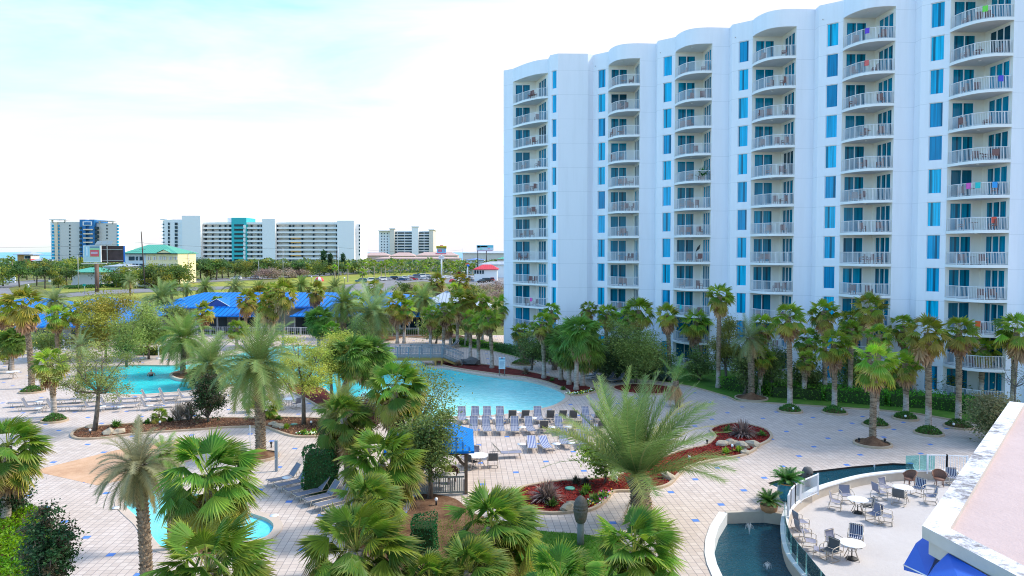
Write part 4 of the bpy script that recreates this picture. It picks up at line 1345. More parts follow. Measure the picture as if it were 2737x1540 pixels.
# dormer
slope(mb, (-49.0, 112.9, 4.0), (-49.0, 118, 4.0), (-47.0, 118, 5.2), (-47.0, 112.9, 5.2))
slope(mb, (-45.0, 118, 4.0), (-45.0, 112.9, 4.0), (-47.0, 112.9, 5.2), (-47.0, 118, 5.2))
mb.build('roof', M['blue_roof'], lodge)
mb = MB(); mb.mat(M['white_metal'])
mb.bar((-49.1, 112.85, 4.0), (-47.0, 112.85, 5.22), 0.08); mb.bar((-44.9, 112.85, 4.0), (-47.0, 112.85, 5.22), 0.08)
mb.build('gable_trim', None, lodge)
mb = MB(); mb.face([(-48.8, 112.95, 3.98), (-45.2, 112.95, 3.98), (-47, 112.95, 5.12)]); mb.build('dormer_face', paint('blue_panel', (0.02, 0.07, 0.30), 0.5), lodge)
mb = MB()
ops = []
xx = -56.0
rl = random.Random(3)
while xx < -14:
    wv_ = rl.choice([1.6, 2.4, 3.2]); ops.append((xx + 58.0, xx + 58.0 + wv_, 0.5, 2.5)); xx += wv_ + rl.uniform(1.0, 3.0)
wall_open(mb, Vector((-58, 113.6, 0)), Vector((-12, 113.6, 0)), ops, 0, 3.9, 0.15)
wall_open(mb, Vector((-12, 113.6, 0)), Vector((-12, 129, 0)), [], 0, 3.9, 0.15)
ops2 = [(1.5, 3.6, 0.3, 2.4), (4.6, 8.6, 0.3, 2.4), (10.0, 13.2, 0.3, 2.4)]
wall_open(mb, Vector((-79, 94, 0)), Vector((-65.2, 94, 0)), ops2, 0, 2.9, 0.15)
wall_open(mb, Vector((-65, 94.8, 0)), Vector((-55.2, 94.8, 0)), [(1.2, 4.6, 0.3, 2.3), (6, 9, 0.3, 2.3)], 0, 2.9, 0.15)
wall_open(mb, Vector((-55.2, 94.8, 0)), Vector((-55.2, 113.6, 0)), [(3, 6, 0.3, 2.3), (9, 12, 0.3, 2.3)], 0, 2.9, 0.15)
mb.build('wall', M['grey_wall'], lodge)
for s0, s1, a0, a1 in ops:
    g = MB(); g.box(((s0 + s1) / 2 - 58, 113.72, (a0 + a1) / 2), (s1 - s0, 0.03, a1 - a0)); g.mat(M['dark_glass']); f = g.build('window', M['dark_glass'], lodge)
for s0, s1, a0, a1 in ops2:
    g = MB(); g.box(((s0 + s1) / 2 - 79, 94.12, (a0 + a1) / 2), (s1 - s0, 0.03, a1 - a0)); g.build('window', M['dark_glass'], lodge)
for x in (-63.8 + 1.7, -65 + 7.5):
    g = MB(); g.box((x, 94.92, 1.3), (3.2, 0.03, 2.0)); g.build('window', M['dark_glass'], lodge)
for x0, x1 in ((-49.5, -38.2), (-34.2, -23.4), (-16.5, -11.0)):
    n_ = int((x1 - x0) / 3.4)
    for i in range(n_ + 1):
        g = MB(); g.box((x0 + 0.6 + (x1 - x0 - 1.2) * i / n_, 109.6, 1.33), (0.22, 0.22, 2.66)); g.build('porch_post', M['grey_wall'], lodge)
# right end: a smaller shiny hip roof pair
ann = thing('pavilion_building', 'small pavilion with a pale grey hip roof by the hotel corner', 'building', (0, 0, 0))
mb = MB(); hip(mb, -14.5, -8.0, 117, 126, 4.3, 6.0, 3.2, 3.0); mb.build('roof', M['grey_roof'], ann)
mb = MB(); mb.prism([(-14, 117.6), (-8.6, 117.6), (-8.6, 125), (-14, 125)], 0, 4.28); mb.build('wall', M['grey_wall'], ann)
ann2 = thing('pool_hut', 'small hut with blue and grey roof beside the hotel corner', 'hut', (0, 0, 0))
mb = MB(); hip(mb, -7.2, -3.0, 118, 124, 3.2, 4.3, 1.6, 1.6); mb.build('roof', M['grey_roof'], ann2)
mb = MB(); mb.prism([(-6.9, 118.5), (-3.4, 118.5), (-3.4, 123.6), (-6.9, 123.6)], 0, 3.1); mb.build('wall', M['grey_wall'], ann2)

def picket_fence(name, label, pts, h, mat, gap=0.13, cat='fence', z=0.0, pw=0.02, post=2.0):
    o0 = Vector((pts[0][0], pts[0][1], z))
    t = thing(name, label, cat, o0)
    r, q = MB(), MB()
    for i in range(len(pts) - 1):
        a = Vector((pts[i][0], pts[i][1], z)) - o0; b_ = Vector((pts[i + 1][0], pts[i + 1][1], z)) - o0
        L = (b_ - a).length; n_ = max(1, int(L / gap)); d = (b_ - a) / L
        q.bar(a + Vector((0, 0, h)), b_ + Vector((0, 0, h)), 0.05); q.bar(a + Vector((0, 0, 0.12)), b_ + Vector((0, 0, 0.12)), 0.04)
        for k in range(n_): r.bar(a + d * (k + .5) * L / n_ + Vector((0, 0, 0.14)), a + d * (k + .5) * L / n_ + Vector((0, 0, h - .02)), pw)
        m_ = max(1, round(L / post))
        for k in range(m_ + 1):
            p = a + d * L * k / m_
            q.bar(p, p + Vector((0, 0, h + 0.05)), 0.07)
    q.build('frame', mat, t); r.build('pickets', mat, t)
    return t
picket_fence('metal_fence', 'long white picket fence in front of the blue roofed building', [(-54, 108.2), (-36, 107.6), (-20, 106.6), (-8, 106)], 1.25, M['white_metal'], 0.3)
picket_fence('metal_fence', 'white picket fence below the left blue roofed wing', [(-75, 91.5), (-56, 91.5)], 1.2, M['white_metal'], 0.3)

# ---- far condominiums
def bx(mb, u0, u1, v0, v1, Y, dep, z0=None):
    """a block seen between u0..u1 and v0..v1 at depth Y"""
    a, b_ = AT(u0, v1, Y), AT(u1, v0, Y)
    lo = a.z if z0 is None else z0
    mb.box(((a.x + b_.x) / 2, Y + dep / 2, (lo + b_.z) / 2), (b_.x - a.x, dep, b_.z - lo))
M['condo_grey'] = paint('condo_grey', (0.64, 0.62, 0.60), 0.8, var=0.03, scale=0.05)
M['condo_cream'] = paint('condo_cream', (0.80, 0.66, 0.50), 0.8, var=0.03, scale=0.05)
M['condo_white'] = paint('condo_white', (0.86, 0.87, 0.88), 0.8, var=0.03, scale=0.05)
M['condo_shade'] = paint('corridor_wall', (0.70, 0.66, 0.60), 0.8, var=0.05, scale=0.1)
M['condo_blue'] = paint('condo_blue', (0.01, 0.16, 0.42), 0.5, var=0.05, scale=0.1)
M['condo_teal'] = paint('condo_teal', (0.03, 0.48, 0.52), 0.5, var=0.05, scale=0.1)
M['condo_orange'] = paint('condo_orange', (0.70, 0.36, 0.08), 0.7, var=0.05)
M['condo_beige'] = paint('condo_beige', (0.74, 0.68, 0.60), 0.8, var=0.03, scale=0.05)
M['ground_floor'] = M['condo_beige']

def block(par, name, mat, u0, u1, v0, v1, Y, dep, z0=None):
    m = MB(); bx(m, u0, u1, v0, v1, Y, dep, z0); return m.build(name, mat, par)

# tower with the blue centre bay, Y = 600
c1 = thing('condo_tower', 'far grey beachfront tower with a dark blue centre bay', 'apartment building', (0, 0, 0))
Y1 = 600
block(c1, 'wall', M['condo_grey'], 155, 216, 593, 700, Y1, 25, 0)
block(c1, 'wall', M['condo_grey'], 258, 312, 597, 700, Y1, 25, 0)
block(c1, 'cream_pier', M['condo_cream'], 147, 153, 594, 700, Y1 - 1, 25, 0)
block(c1, 'blue_bay', M['condo_blue'], 215, 228, 587, 700, Y1 - 3, 20, 0)
block(c1, 'blue_bay', M['condo_blue'], 241, 252, 587, 700, Y1 - 3, 20, 0)
block(c1, 'blue_bay', M['condo_blue'], 227, 242, 590, 700, Y1 - 1, 20, 0)
block(c1, 'side_wing', M['condo_white'], 137, 147, 594, 700, Y1 + 2, 30, 0)
block(c1, 'crown_sign', M['condo_white'], 221, 245, 592, 603, Y1 - 3.6, 0.5)
block(c1, 'crown_window', M['condo_blue'], 224, 242, 594, 601, Y1 - 4.0, 0.3)
for i in range(10):
    v = 612 + i * 11.4
    if v > 700: break
    block(c1, 'balcony', M['condo_cream'], 222, 245, v, v + 3.2, Y1 - 5, 5)
    for u0 in (212, 253):
        block(c1, 'balcony_opening', M['dark_glass'], u0, u0 + 6, v - 6, v + 1, Y1 - 3.5, 3)
for i in range(12):
    v = 601 + i * 8.6
    for u0 in (184.6, 284):
        block(c1, 'window', M['dark_glass'], u0, u0 + 3, v, v + 4, Y1 - 0.4, 0.3)
    for u0, w_ in ((138.5, 7), (153.5, 4.5), (312, 3.5)):
        block(c1, 'window', M['window_glass'], u0, u0 + w_, v, v + 5.4, Y1 - (0.5 if u0 < 150 else 0.6), 1.5)
block(c1, 'side_wing', M['condo_white'], 312, 316, 598, 700, Y1 + 2, 25, 0)
m = MB()
for u0, u1, v in ((131, 176, 586), (258, 304, 590)):
    bx(m, u0, u1, v, v + 1.6, Y1 - 2, 12)
    for uu in (u0 + 6, u1 - 5): bx(m, uu, uu + 1.6, v + 1.6, v + 10, Y1, 2)
m.build('roof_canopy', M['condo_white'], c1)

# long white block with open corridors, Y = 500
c2 = thing('condo_block', 'long white beachfront block with open corridors and a teal lift tower', 'apartment building', (0, 0, 0))
Y2 = 500
block(c2, 'end_tower', M['condo_white'], 441, 491, 587, 700, Y2 + 1, 25, 0)
block(c2, 'end_tower', M['condo_white'], 488, 535.5, 577, 700, Y2 - 4, 25, 0)
block(c2, 'middle_tower', M['condo_white'], 702, 735, 585, 700, Y2 - 3, 25, 0)
block(c2, 'end_tower', M['condo_white'], 902, 946, 590, 700, Y2 - 4, 25, 0)
block(c2, 'end_tower', M['condo_white'], 945, 962, 599, 700, Y2 + 1, 25, 0)
block(c2, 'corridor_wall', M['condo_shade'], 535, 905, 596, 700, Y2 + 2, 20, 0)
block(c2, 'lift_tower', M['condo_teal'], 620, 658, 582, 700, Y2 - 1.2, 18, 0)
block(c2, 'roof_block', M['condo_white'], 608, 660, 583, 594, Y2 + 6, 12)
for i in range(11):
    z = 1.2 + i * 3.05
    vt = 672 - (z + 1.1 - CZ) * F / Y2; vb = 672 - (z - CZ) * F / Y2
    top_ = i == 10
    for u0, u1 in ((535.5, 626), (658, 702), (735, 902)):
        block(c2, 'corridor_parapet' if not top_ else 'roof_slab', M['condo_white'], u0, u1, vt - (1.6 if top_ else 0), vb + (0 if top_ else 0.6), Y2 - 0.6, 2)
    if top_: break
    block(c2, 'lift_balcony', M['condo_teal'] if i < 9 else M['condo_teal'], 627, 650, vt + 1, vb, Y2 - 2.6, 2)
    block(c2, 'lift_opening', M['dark_glass'], 626, 651, vb - 12, vb - 6.5, Y2 - 1.6, 0.5)
    block(c2, 'lift_pier', M['condo_white'], 650, 655, vb - 10, vb, Y2 - 2.0, 1)
    for u0, u1 in ((612, 616), (617, 620.5), (698, 702), (738, 742), (772, 776), (898, 902)):
        block(c2, 'corridor_opening', M['dark_glass'], u0, u1, vb - 10, vb - 4.4, Y2 + 0.8, 1.4)
for i in range(10):
    z = 1.2 + i * 3.05
    vb = 672 - (z - CZ) * F / Y2
    for u in (548, 566, 585, 600, 670, 688, 782, 806, 836, 870): block(c2, 'door', M['dark_glass'], u, u + 3.4, vb - 10, vb - 4.6, Y2 + 1.0, 1.2)
for i in range(2, 7):
    z = 1.2 + i * 3.05 + 2.9; vb = 672 - (z - CZ) * F / Y2
    block(c2, 'orange_panel', M['condo_orange'], 777, 804, vb, vb + 2.4, Y2 - 0.8, 0.3)
for i in range(9):
    v = 595 + i * 9.6
    for u0, w_ in ((449, 4), (467, 7)):
        block(c2, 'window', M['dark_glass'], u0, u0 + w_, v, v + 7, Y2 + 0.6, 0.5)
    block(c2, 'balcony', M['condo_white'], 432, 441, v + 3, v + 6, Y2 + 4, 5)
    block(c2, 'side_window', M['dark_glass'], 959, 962.5, v + 6, v + 11, Y2 + 0.6, 0.5)
block(c2, 'balcony_column', M['condo_white'], 437, 439, 590, 700, Y2 + 4, 1, 0)
block(c2, 'roof_fin', M['condo_white'], 428, 446, 585.5, 588, Y2 + 2, 8)

# beige block, Y = 650
c3 = thing('condo_block', 'distant beige block with banded balconies right of the long white one', 'apartment building', (0, 0, 0))
Y3 = 650
block(c3, 'end_wall', M['condo_white'], 1013, 1042, 617, 690, Y3, 22, 0)
block(c3, 'pier', M['condo_beige'], 1042, 1054, 611, 690, Y3 - 3, 22, 0)
block(c3, 'wall', M['condo_white'], 1054, 1147, 617, 690, Y3, 22, 0)
block(c3, 'pier', M['condo_white'], 1101, 1118, 606, 690, Y3 - 3, 22, 0)
block(c3, 'pier', M['condo_beige'], 1147, 1158, 614, 690, Y3 - 3, 22, 0)
for u0, u1, v in ((1040, 1056, 610), (1099.5, 1119.5, 605), (1145, 1160, 613), (1011, 1042, 616)):
    block(c3, 'cornice', M['condo_white'], u0, u1, v, v + 2, Y3 - 4, 24)
for i in range(10):
    v = 621 + i * 7.3
    for u0, u1 in ((1054, 1062), (1063, 1081), (1082, 1101), (1118, 1133), (1134, 1147)):
        block(c3, 'balcony_opening', M['dark_glass'], u0 + .5, u1 - .5, v, v + 3.6, Y3 - 0.5, 1)
for i in range(9):
    for u0 in (1019, 1026, 1034):
        block(c3, 'window', M['dark_glass'], u0, u0 + 2, 623 + i * 7.3, 626 + i * 7.3, Y3 - 0.4, 0.5)

# yellow house with green hip roofs, Y = 280
hs = thing('yellow_house', 'three-storey pale yellow house with green metal roof', 'house', (0, 0, 0))
Yh = 280
M['pale_yellow'] = paint('pale_yellow', (0.80, 0.72, 0.44), 0.8, var=0.02, scale=0.2)
M['pale_blue_wall'] = paint('pale_blue_wall', (0.68, 0.74, 0.76), 0.8, var=0.02, scale=0.2)
block(hs, 'wall', M['pale_blue_wall'], 330, 391, 677, 720, Yh + 1, 16, 0)
block(hs, 'wall', M['pale_yellow'], 391, 475, 677, 720, Yh, 16, 0)
m = MB()
pa, pb = AT(328, 677, Yh), AT(477, 676, Yh)
hip(m, pa.x, pb.x, Yh - 1, Yh + 18, pa.z, AT(372, 654, Yh + 8.5).z, 6, 9.5)
g0, g1, g2 = AT(417, 676, Yh - 1.5), AT(456, 676, Yh - 1.5), AT(437, 667, Yh - 1.5)
slope(m, g0, g0 + Vector((0, 9, 0)), g2 + Vector((0, 9, 0)), g2); slope(m, g1 + Vector((0, 9, 0)), g1, g2, g2 + Vector((0, 9, 0)))
m.build('roof', M['green_roof'], hs)
m = MB(); m.face([g0 + Vector((.3, .3, 0)), g1 + Vector((-.3, .3, 0)), g2 + Vector((0, .3, -.25))]); m.build('gable', M['pale_yellow'], hs)
m = MB(); m.box(((pa.x + pb.x) / 2, Yh - 0.9, pa.z - 0.2), (pb.x - pa.x, 0.3, 0.3)); m.build('fascia', M['dark_metal'], hs)
for v0 in (686, 705):
    for u0, w_ in ((344, 14), (363, 4), (373, 7)):
        block(hs, 'window', M['dark_glass'], u0, u0 + w_, v0, v0 + 10, Yh + 0.6, 0.6)
    for u0 in (393, 409, 424, 436, 451, 465):
        block(hs, 'window', M['condo_grey'], u0, u0 + 3.2, v0, v0 + 9, Yh - 0.3, 0.6)
        block(hs, 'window', M['condo_grey'], u0 + 5, u0 + 8.2, v0, v0 + 9, Yh - 0.3, 0.6)
# its lower wing with a turquoise roof
lw = thing('low_house', 'low white building with turquoise roof behind the billboard post', 'house', (0, 0, 0))
m = MB(); a, b_ = AT(190, 727, 260), AT(275, 722, 260)
hip(m, a.x, b_.x, 258, 272, a.z, AT(230, 715, 265).z, 4, 4); m.build('roof', M['green_roof'], lw)
block(lw, 'wall', M['white_wall'], 194, 272, 727, 760, 260, 11, 0)
wh = thing('low_house', 'white gabled shop front between the palms below the billboard', 'house', (0, 0, 0))
block(wh, 'wall', M['white_wall'], 276, 335, 712, 760, 268, 10, 0)
m = MB(); hip(m, AT(274, 712, 267).x, AT(337, 712, 267).x, 267, 279, AT(274, 712, 267).z, AT(274, 707, 267).z, 3, 3); m.build('roof', M['grey_roof'], wh)
# little red and tan beach house, Y = 430
bh = thing('beach_house', 'small red and tan tower house by the sea', 'house', (0, 0, 0))
block(bh, 'wall', paint('tan_stucco', (0.55, 0.30, 0.12), 0.8), 47, 64, 678, 712, 430, 8, 0)
block(bh, 'wall', paint('red_stucco', (0.70, 0.04, 0.06), 0.8), 64, 82, 693, 712, 429.5, 8, 0)
block(bh, 'wall', M['condo_beige'], 64, 82, 682, 693, 429.6, 8)
for u0 in (66, 71, 76): block(bh, 'window', M['dark_glass'], u0, u0 + 4, 684, 691, 429, 0.4)
m = MB(); a = AT(41, 680, 429); b_ = AT(84, 682, 429); hip(m, a.x, b_.x, 427, 441, a.z, a.z + 1.6, 3, 3); m.build('roof', M['grey_roof'], bh)
block(bh, 'side_wing', M['condo_beige'], 83, 112, 696, 712, 431, 8, 0)
m = MB(); a = AT(82, 697, 430); b_ = AT(114, 697, 430); hip(m, a.x, b_.x, 429, 441, a.z, a.z + 1.4, 2.5, 2.5); m.build('side_roof', M['grey_roof'], bh)
wl_ = MB(); bx(wl_, -20, 40, 738, 755, 290, 0.4, 0); tag(wl_.build('garden_wall', M['white_wall'], None), 'long white garden wall across the road at far left', 'wall')

# low shopping centre roofs in the distance
def lowb(label, u0, u1, v0, v1, Y, rm, wm, dep=14):
    t = thing('shop_building', label, 'building', (0, 0, 0))
    block(t, 'wall', wm, u0 + 1, u1 - 1, v1, 730, Y, dep, 0)
    m = MB(); a, b_ = AT(u0, v1, Y), AT(u1, v0, Y + dep / 2)
    hip(m, a.x, AT(u1, v1, Y).x, Y - 1, Y + dep + 1, a.z, b_.z, dep * 0.4, dep * 0.4); m.build('roof', rm, t)
M['pink_roof'] = roof_mat('pink_tile_roof', (0.56, 0.40, 0.36), 1.2, 0.88)
M['pink_wall'] = paint('pink_wall', (0.66, 0.54, 0.50), 0.8)
lowb('pink tiled shop roof left of the beige block', 966, 1040, 675, 683, 560, M['pink_roof'], M['pink_wall'])
lowb('pink tiled shop roof below the beige block', 1042, 1110, 675, 684, 555, M['pink_roof'], M['pink_wall'])
lowb('pink tiled shop roof behind the tall yellow sign', 1112, 1224, 674, 683, 550, M['pink_roof'], M['pink_wall'])
lowb('long low shop front with pink walls behind the road', 1000, 1230, 687, 691, 470, M['pink_roof'], M['pink_wall'])
lowb('long grey warehouse below the far billboard', 1236, 1420, 671, 677, 480, M['grey_roof'], M['condo_grey'], 30)
lowb('blue roofed fun park building near the hotel edge', 1246, 1295, 690, 694, 400, roof_mat('light_blue_roof', (0.20, 0.33, 0.62), 1.0, .8), M['white_wall'])
lowb('turquoise roofed kiosk at the hotel edge', 1328, 1400, 683, 692, 380, M['green_roof'], M['pink_wall'])
lowb('flat pale grey building behind the red roof', 1278, 1400, 699, 707, 345, M['grey_roof'], M['condo_white'])
# red roofed restaurant
rr = thing('restaurant', 'restaurant with a bright red hip roof beside the parked cars', 'restaurant', (0, 0, 0))
Yr = 300
m = MB(); a, b_ = AT(1264, 720, Yr), AT(1332, 720, Yr)
hip(m, a.x, b_.x, Yr, Yr + 16, a.z, AT(1300, 707, Yr + 8).z, 4, 3.2); m.build('roof', M['red_roof'], rr)
block(rr, 'wall', M['condo_white'], 1268, 1328, 721, 760, Yr + 1, 13, 0)
for u0 in (1268, 1275, 1282, 1289): block(rr, 'window', M['dark_glass'], u0, u0 + 4, 723, 732, Yr + 0.7, 0.5)

# ---- billboards and signs
M['ad_white'] = paint('ad_sheet', (0.62, 0.72, 0.78), 0.5, var=0.05)
bb = thing('billboard', 'two-faced billboard on a thick brown post, solar panels on top', 'billboard', AT(258, 785, 222) * 1.0)
bo = bb.location.copy(); bo.z = 0; bb.location = bo
Yb = 222
def W2L(p): return Vector(p) - bo
m = MB(); m.tube([W2L((AT(258, 700, Yb).x, Yb, 0)), W2L((AT(258, 700, Yb).x, Yb, AT(258, 706, Yb).z))], 0.62, 14)
m.build('post', paint('rust_post', (0.17, 0.10, 0.075), 0.7, var=0.2), bb)
a, b_ = AT(224, 657, Yb - 0.6), AT(271, 656, Yb - 2.4)
zt, zb = AT(250, 656.5, Yb).z, AT(250, 701, Yb).z
def panel(mb, p, q, z0, z1, th):
    p, q = Vector((p.x, p.y, 0)), Vector((q.x, q.y, 0))
    d = (q - p).normalized(); n = Vector((d.y, -d.x, 0)) * th
    P8 = [p - bo + Vector((0, 0, z0)), q - bo + Vector((0, 0, z0)), q - bo + Vector((0, 0, z1)), p - bo + Vector((0, 0, z1))]
    P8 = [x + Vector((0, 0, bo.z)) for x in P8]
    mb.raw([*[x + n for x in P8], *P8], [(0, 1, 2, 3), (7, 6, 5, 4), (0, 4, 5, 1), (1, 5, 6, 2), (2, 6, 7, 3), (3, 7, 4, 0)])
m = MB(); panel(m, a, b_, zb, zt, 0.25); m.build('poster', M['white_plastic'], bb)
def on_panel(col, s0, s1, t0, t1, th, nm):
    m = MB(); panel(m, a.lerp(b_, s0), a.lerp(b_, s1), zb + (zt - zb) * t0, zb + (zt - zb) * t1, th)
    m.build(nm, paint('ink', col, 0.6, var=0.08), bb)
on_panel((0.48, 0.64, 0.66), 0.03, 0.95, 0.04, 0.96, 0.262, 'poster_field')
on_panel((0.36, 0.62, 0.78), 0.10, 0.33, 0.34, 0.94, 0.27, 'poster_picture')
on_panel((0.74, 0.84, 0.90), 0.17, 0.25, 0.40, 0.90, 0.278, 'poster_figure')
on_panel((0.16, 0.28, 0.38), 0.38, 0.92, 0.84, 0.95, 0.27, 'poster_band')
on_panel((0.36, 0.70, 0.36), 0.38, 0.93, 0.30, 0.83, 0.27, 'poster_band')
on_panel((0.72, 0.10, 0.13), 0.40, 0.90, 0.34, 0.74, 0.278, 'poster_block')
on_panel((0.66, 0.44, 0.55), 0.44, 0.82, 0.50, 0.62, 0.286, 'poster_text')
on_panel((0.48, 0.66, 0.62), 0.40, 0.92, 0.07, 0.26, 0.27, 'poster_band')
c, d = AT(272, 657, Yb - 1.0), AT(334, 659, Yb - 0.2)
m = MB(); panel(m, c, d, zb, zt - 0.1, 0.2); m.build('back_panel', paint('rusty_back', (0.075, 0.045, 0.05), 0.7, var=0.4, scale=0.8), bb)
m = MB(); panel(m, c.lerp(d, 0.945), d, zb, zt - 0.15, 0.25); m.build('edge_strip', paint('blue_strip', (0.01, 0.16, 0.62), 0.5), bb)
m = MB()
def at_(s, z): p = c.lerp(d, s); return Vector((p.x - bo.x, p.y - bo.y - 0.45, z))
m.bar(at_(0.27, zb - 0.4), at_(0.27, zt + 0.3), 0.22); m.bar(at_(0.0, zt - 1.3), at_(0.92, zt - 1.3), 0.16); m.bar(at_(0.0, zb + 0.5), at_(0.92, zb + 0.5), 0.16)
m.build('brace', M['steel'], bb)
m = MB(); p = AT(281, 650, Yb - 1) - bo
for i in range(3):
    m.box((p.x - 2.0 + i * 1.75, p.y, AT(281, 649.5, Yb).z), (1.6, 2.0, 0.10), M=Matrix.Rotation(0.65, 3, 'X'))
m.build('solar_panel', paint('solar_glass', (0.22, 0.28, 0.30), 0.3), bb)
m = MB(); p = AT(262, 705, Yb - 2) - bo; m.box((p.x - 1.2, p.y, AT(262, 704.5, Yb).z), (7.6, 0.5, 0.25)); m.box((p.x + 7.6, p.y + 1.6, AT(300, 706, Yb).z), (4.0, 0.5, 0.2)); m.build('catwalk', M['condo_beige'], bb)

def small_sign(name, label, u0, u1, v0, v1, Y, posts, col, marks, cat='sign', zpost=0.0, pw=0.25, back=None):
    a, b_ = AT(u0, v1, Y), AT(u1, v0, Y)
    o = Vector(((a.x + b_.x) / 2, Y, 0)); t = thing(name, label, cat, o)
    for pu in posts:
        x = AT(pu, v1, Y).x - o.x
        m = MB(); m.tube([(x, 0.12, zpost), (x, 0.12, a.z)], pw, 10); m.build('post', M['white_metal'] if back is None else back, t)
    m = MB(); m.box((0, 0, (a.z + b_.z) / 2), (b_.x - a.x, 0.14, b_.z - a.z)); m.build('board', paint('board', col, 0.5), t)
    for nm, x0, x1, y0, y1, cc in marks:
        m = MB(); w_, h_ = b_.x - a.x, b_.z - a.z
        m.box((-w_ / 2 + w_ * (x0 + x1) / 2, -0.08, a.z + h_ * (y0 + y1) / 2), (w_ * (x1 - x0), 0.03, h_ * (y1 - y0)))
        m.build(nm, paint('sign_ink', cc, 0.5), t)
    return t, o
Ys = 330
sg, so_ = small_sign('pole_sign', 'tall pole sign with yellow, blue and red boards beside the car park', 1168, 1192, 664, 676, Ys, (1180,), (0.16, 0.55, 0.80),
    [('board_mark', x, x + 0.09, 0.22, 0.78, (0.72, 0.10, 0.16)) for x in (0.10, 0.22, 0.34, 0.46, 0.74)], pw=0.32)
def board(u0, u1, v0, v1, dy, col, nm):
    a, b_ = AT(u0, v1, Ys), AT(u1, v0, Ys)
    m = MB(); m.box(((a.x + b_.x) / 2 - so_.x, dy, (a.z + b_.z) / 2), (b_.x - a.x, 0.3, b_.z - a.z)); m.build(nm, paint('board', col, 0.5), sg)
board(1166, 1193.5, 657.5, 664.5, -0.1, (0.80, 0.58, 0.02), 'yellow_board')
for i in range(8): board(1168 + i * 3.1, 1170 + i * 3.1, 659 + i * .25, 662.6 + i * .25, -0.28, (0.16, 0.14, 0.03), 'letter_mark')
board(1176, 1184, 655.8, 658, 0.0, (0.80, 0.12, 0.08), 'red_cap')
board(1164, 1193, 676.3, 679.8, -0.1, (0.76, 0.20, 0.26), 'red_board')
board(1172.5, 1187.5, 684, 692.5, -0.1, (0.78, 0.78, 0.80), 'white_board')
board(1176, 1183, 686, 688, -0.28, (0.66, 0.42, 0.46), 'letter_mark')
small_sign('billboard', 'distant blue and white billboard on a dark post near the hotel edge', 1274, 1319, 655.5, 670, 380, (1277, 1300), (0.55, 0.70, 0.80),
    [('ad_band', 0.0, 0.98, 0.55, 1.0, (0.12, 0.52, 0.66)), ('ad_text', 0.22, 0.64, 0.62, 0.86, (0.68, 0.22, 0.25)), ('ad_patch', 0.04, 0.2, 0.55, 0.9, (0.12, 0.62, 0.80)),
     ('ad_patch', 0.66, 0.78, 0.24, 0.5, (0.72, 0.34, 0.44)), ('ad_patch', 0.2, 0.34, 0.12, 0.4, (0.30, 0.68, 0.55)), ('ad_base', 0.02, 0.95, -0.1, 0.02, (0.60, 0.22, 0.30))], 'billboard', back=M['dark_metal'])
# the round-topped red, blue and yellow marker on the roadside
rm_, ro = small_sign('roadside_sign', 'small red sign with a round blue badge over the palms', 1244, 1255, 704, 707, 290, (1250,), (0.80, 0.10, 0.05), [], pw=0.15)
m = MB(); p = AT(1251.5, 710, 289.6) - ro; m.lathe([(0.0, -.1), (0.5, -.1), (0.5, .1), (0.0, .1)], n=16); o = m.build('badge', paint('badge_blue', (0.01, 0.16, 0.70), .5), rm_); o.location = p; o.rotation_euler = (pi / 2, 0, 0)

# ---- poles and street lamps
def pole(label, u, vt, vb=None, Y=None, r=0.14, mat='pole_wood', arms=(), lamp=None, name='utility_pole', cat='pole', lean=0.0, group=None):
    p = G(u, vb) if vb else Vector((AT(u, vt, Y).x, Y, 0))
    h = AT(u, vt, p.y).z
    t = thing(name, label, cat, p, 0, group)
    m = MB(); m.tube([(0, 0, 0), (lean * .5, 0, h * .5), (lean, 0, h)], [r * 1.2, r, r * 0.8], 8); m.build('shaft', M[mat], t)
    for z, w_ in arms:
        m = MB(); m.box((lean * z / h, 0, z), (w_, 0.12, 0.14)); m.build('cross_arm', M[mat], t)
    if lamp == 'arm':
        m = MB(); m.tube([(lean, 0, h), (lean + 0.5, 0, h + 0.35), (lean + 1.6, 0, h + 0.45)], 0.06, 6); m.box((lean + 1.9, 0, h + 0.45), (0.8, 0.3, 0.16)); m.build('lamp_head', M['grey_metal'], t)
    if lamp == 'globe':
        m = MB(); m.lathe([(0.02, -.28), (0.22, -.18), (0.29, 0), (0.22, .2), (0.02, .29)], (0, 0, h + 0.25), 14); m.build('globe', M['white_plastic'], t)
    return p, h
p1_, h1_ = pole('tall dark leaning utility pole before the yellow house', 388, 619, 772, r=0.20, arms=((13.5, 2.2),), lean=-1.0)
pole('slim pale street lamp left of the billboard', 210, 681, 775, r=0.10, mat='steel', lamp='arm', name='street_lamp', cat='street lamp')
pole('pale street lamp in front of the long white block', 505, 678, 756, r=0.12, mat='steel', lamp='arm', name='street_lamp', cat='street lamp')
pole('short pale pole before the middle of the white block', 692, 697, 748, r=0.11, mat='steel')
pole('tall slim steel pole before the right half of the white block', 757, 662, 752, r=0.12, mat='steel')
pole('wooden pole before the orange balconies', 815, 688, 742, r=0.12, arms=((9.3, 1.6),))
pole('wooden double-armed pole at the right end of the white block', 900, 665, 742, r=0.14, arms=((13.0, 2.4), (11.5, 2.0)))
pole('grey pole close beside the double-armed pole', 905, 660, 752, r=0.11, mat='steel')
pole('thin distant pole before the beige block', 1017, 660, 705, r=0.16, mat='steel')
pole('short white globe lamp beside the parked suv', 921, 745, 771, r=0.06, mat='dark_metal', lamp='globe', name='globe_lamp', cat='street lamp')
pole('white globe lamp beside the striped dome tent', 833, 743, 772, r=0.05, mat='dark_metal', lamp='globe', name='globe_lamp', cat='street lamp')
pole('white globe lamp standing near the road at far left', 76, 764, 778, r=0.06, mat='white_metal', lamp='globe', name='globe_lamp', cat='street lamp')
pole('thin distant mast behind the tall yellow sign', 1162, 657, 700, r=0.12, mat='steel')
pole('thin mast left of the distant billboard', 1237, 662, 700, r=0.14, mat='steel')
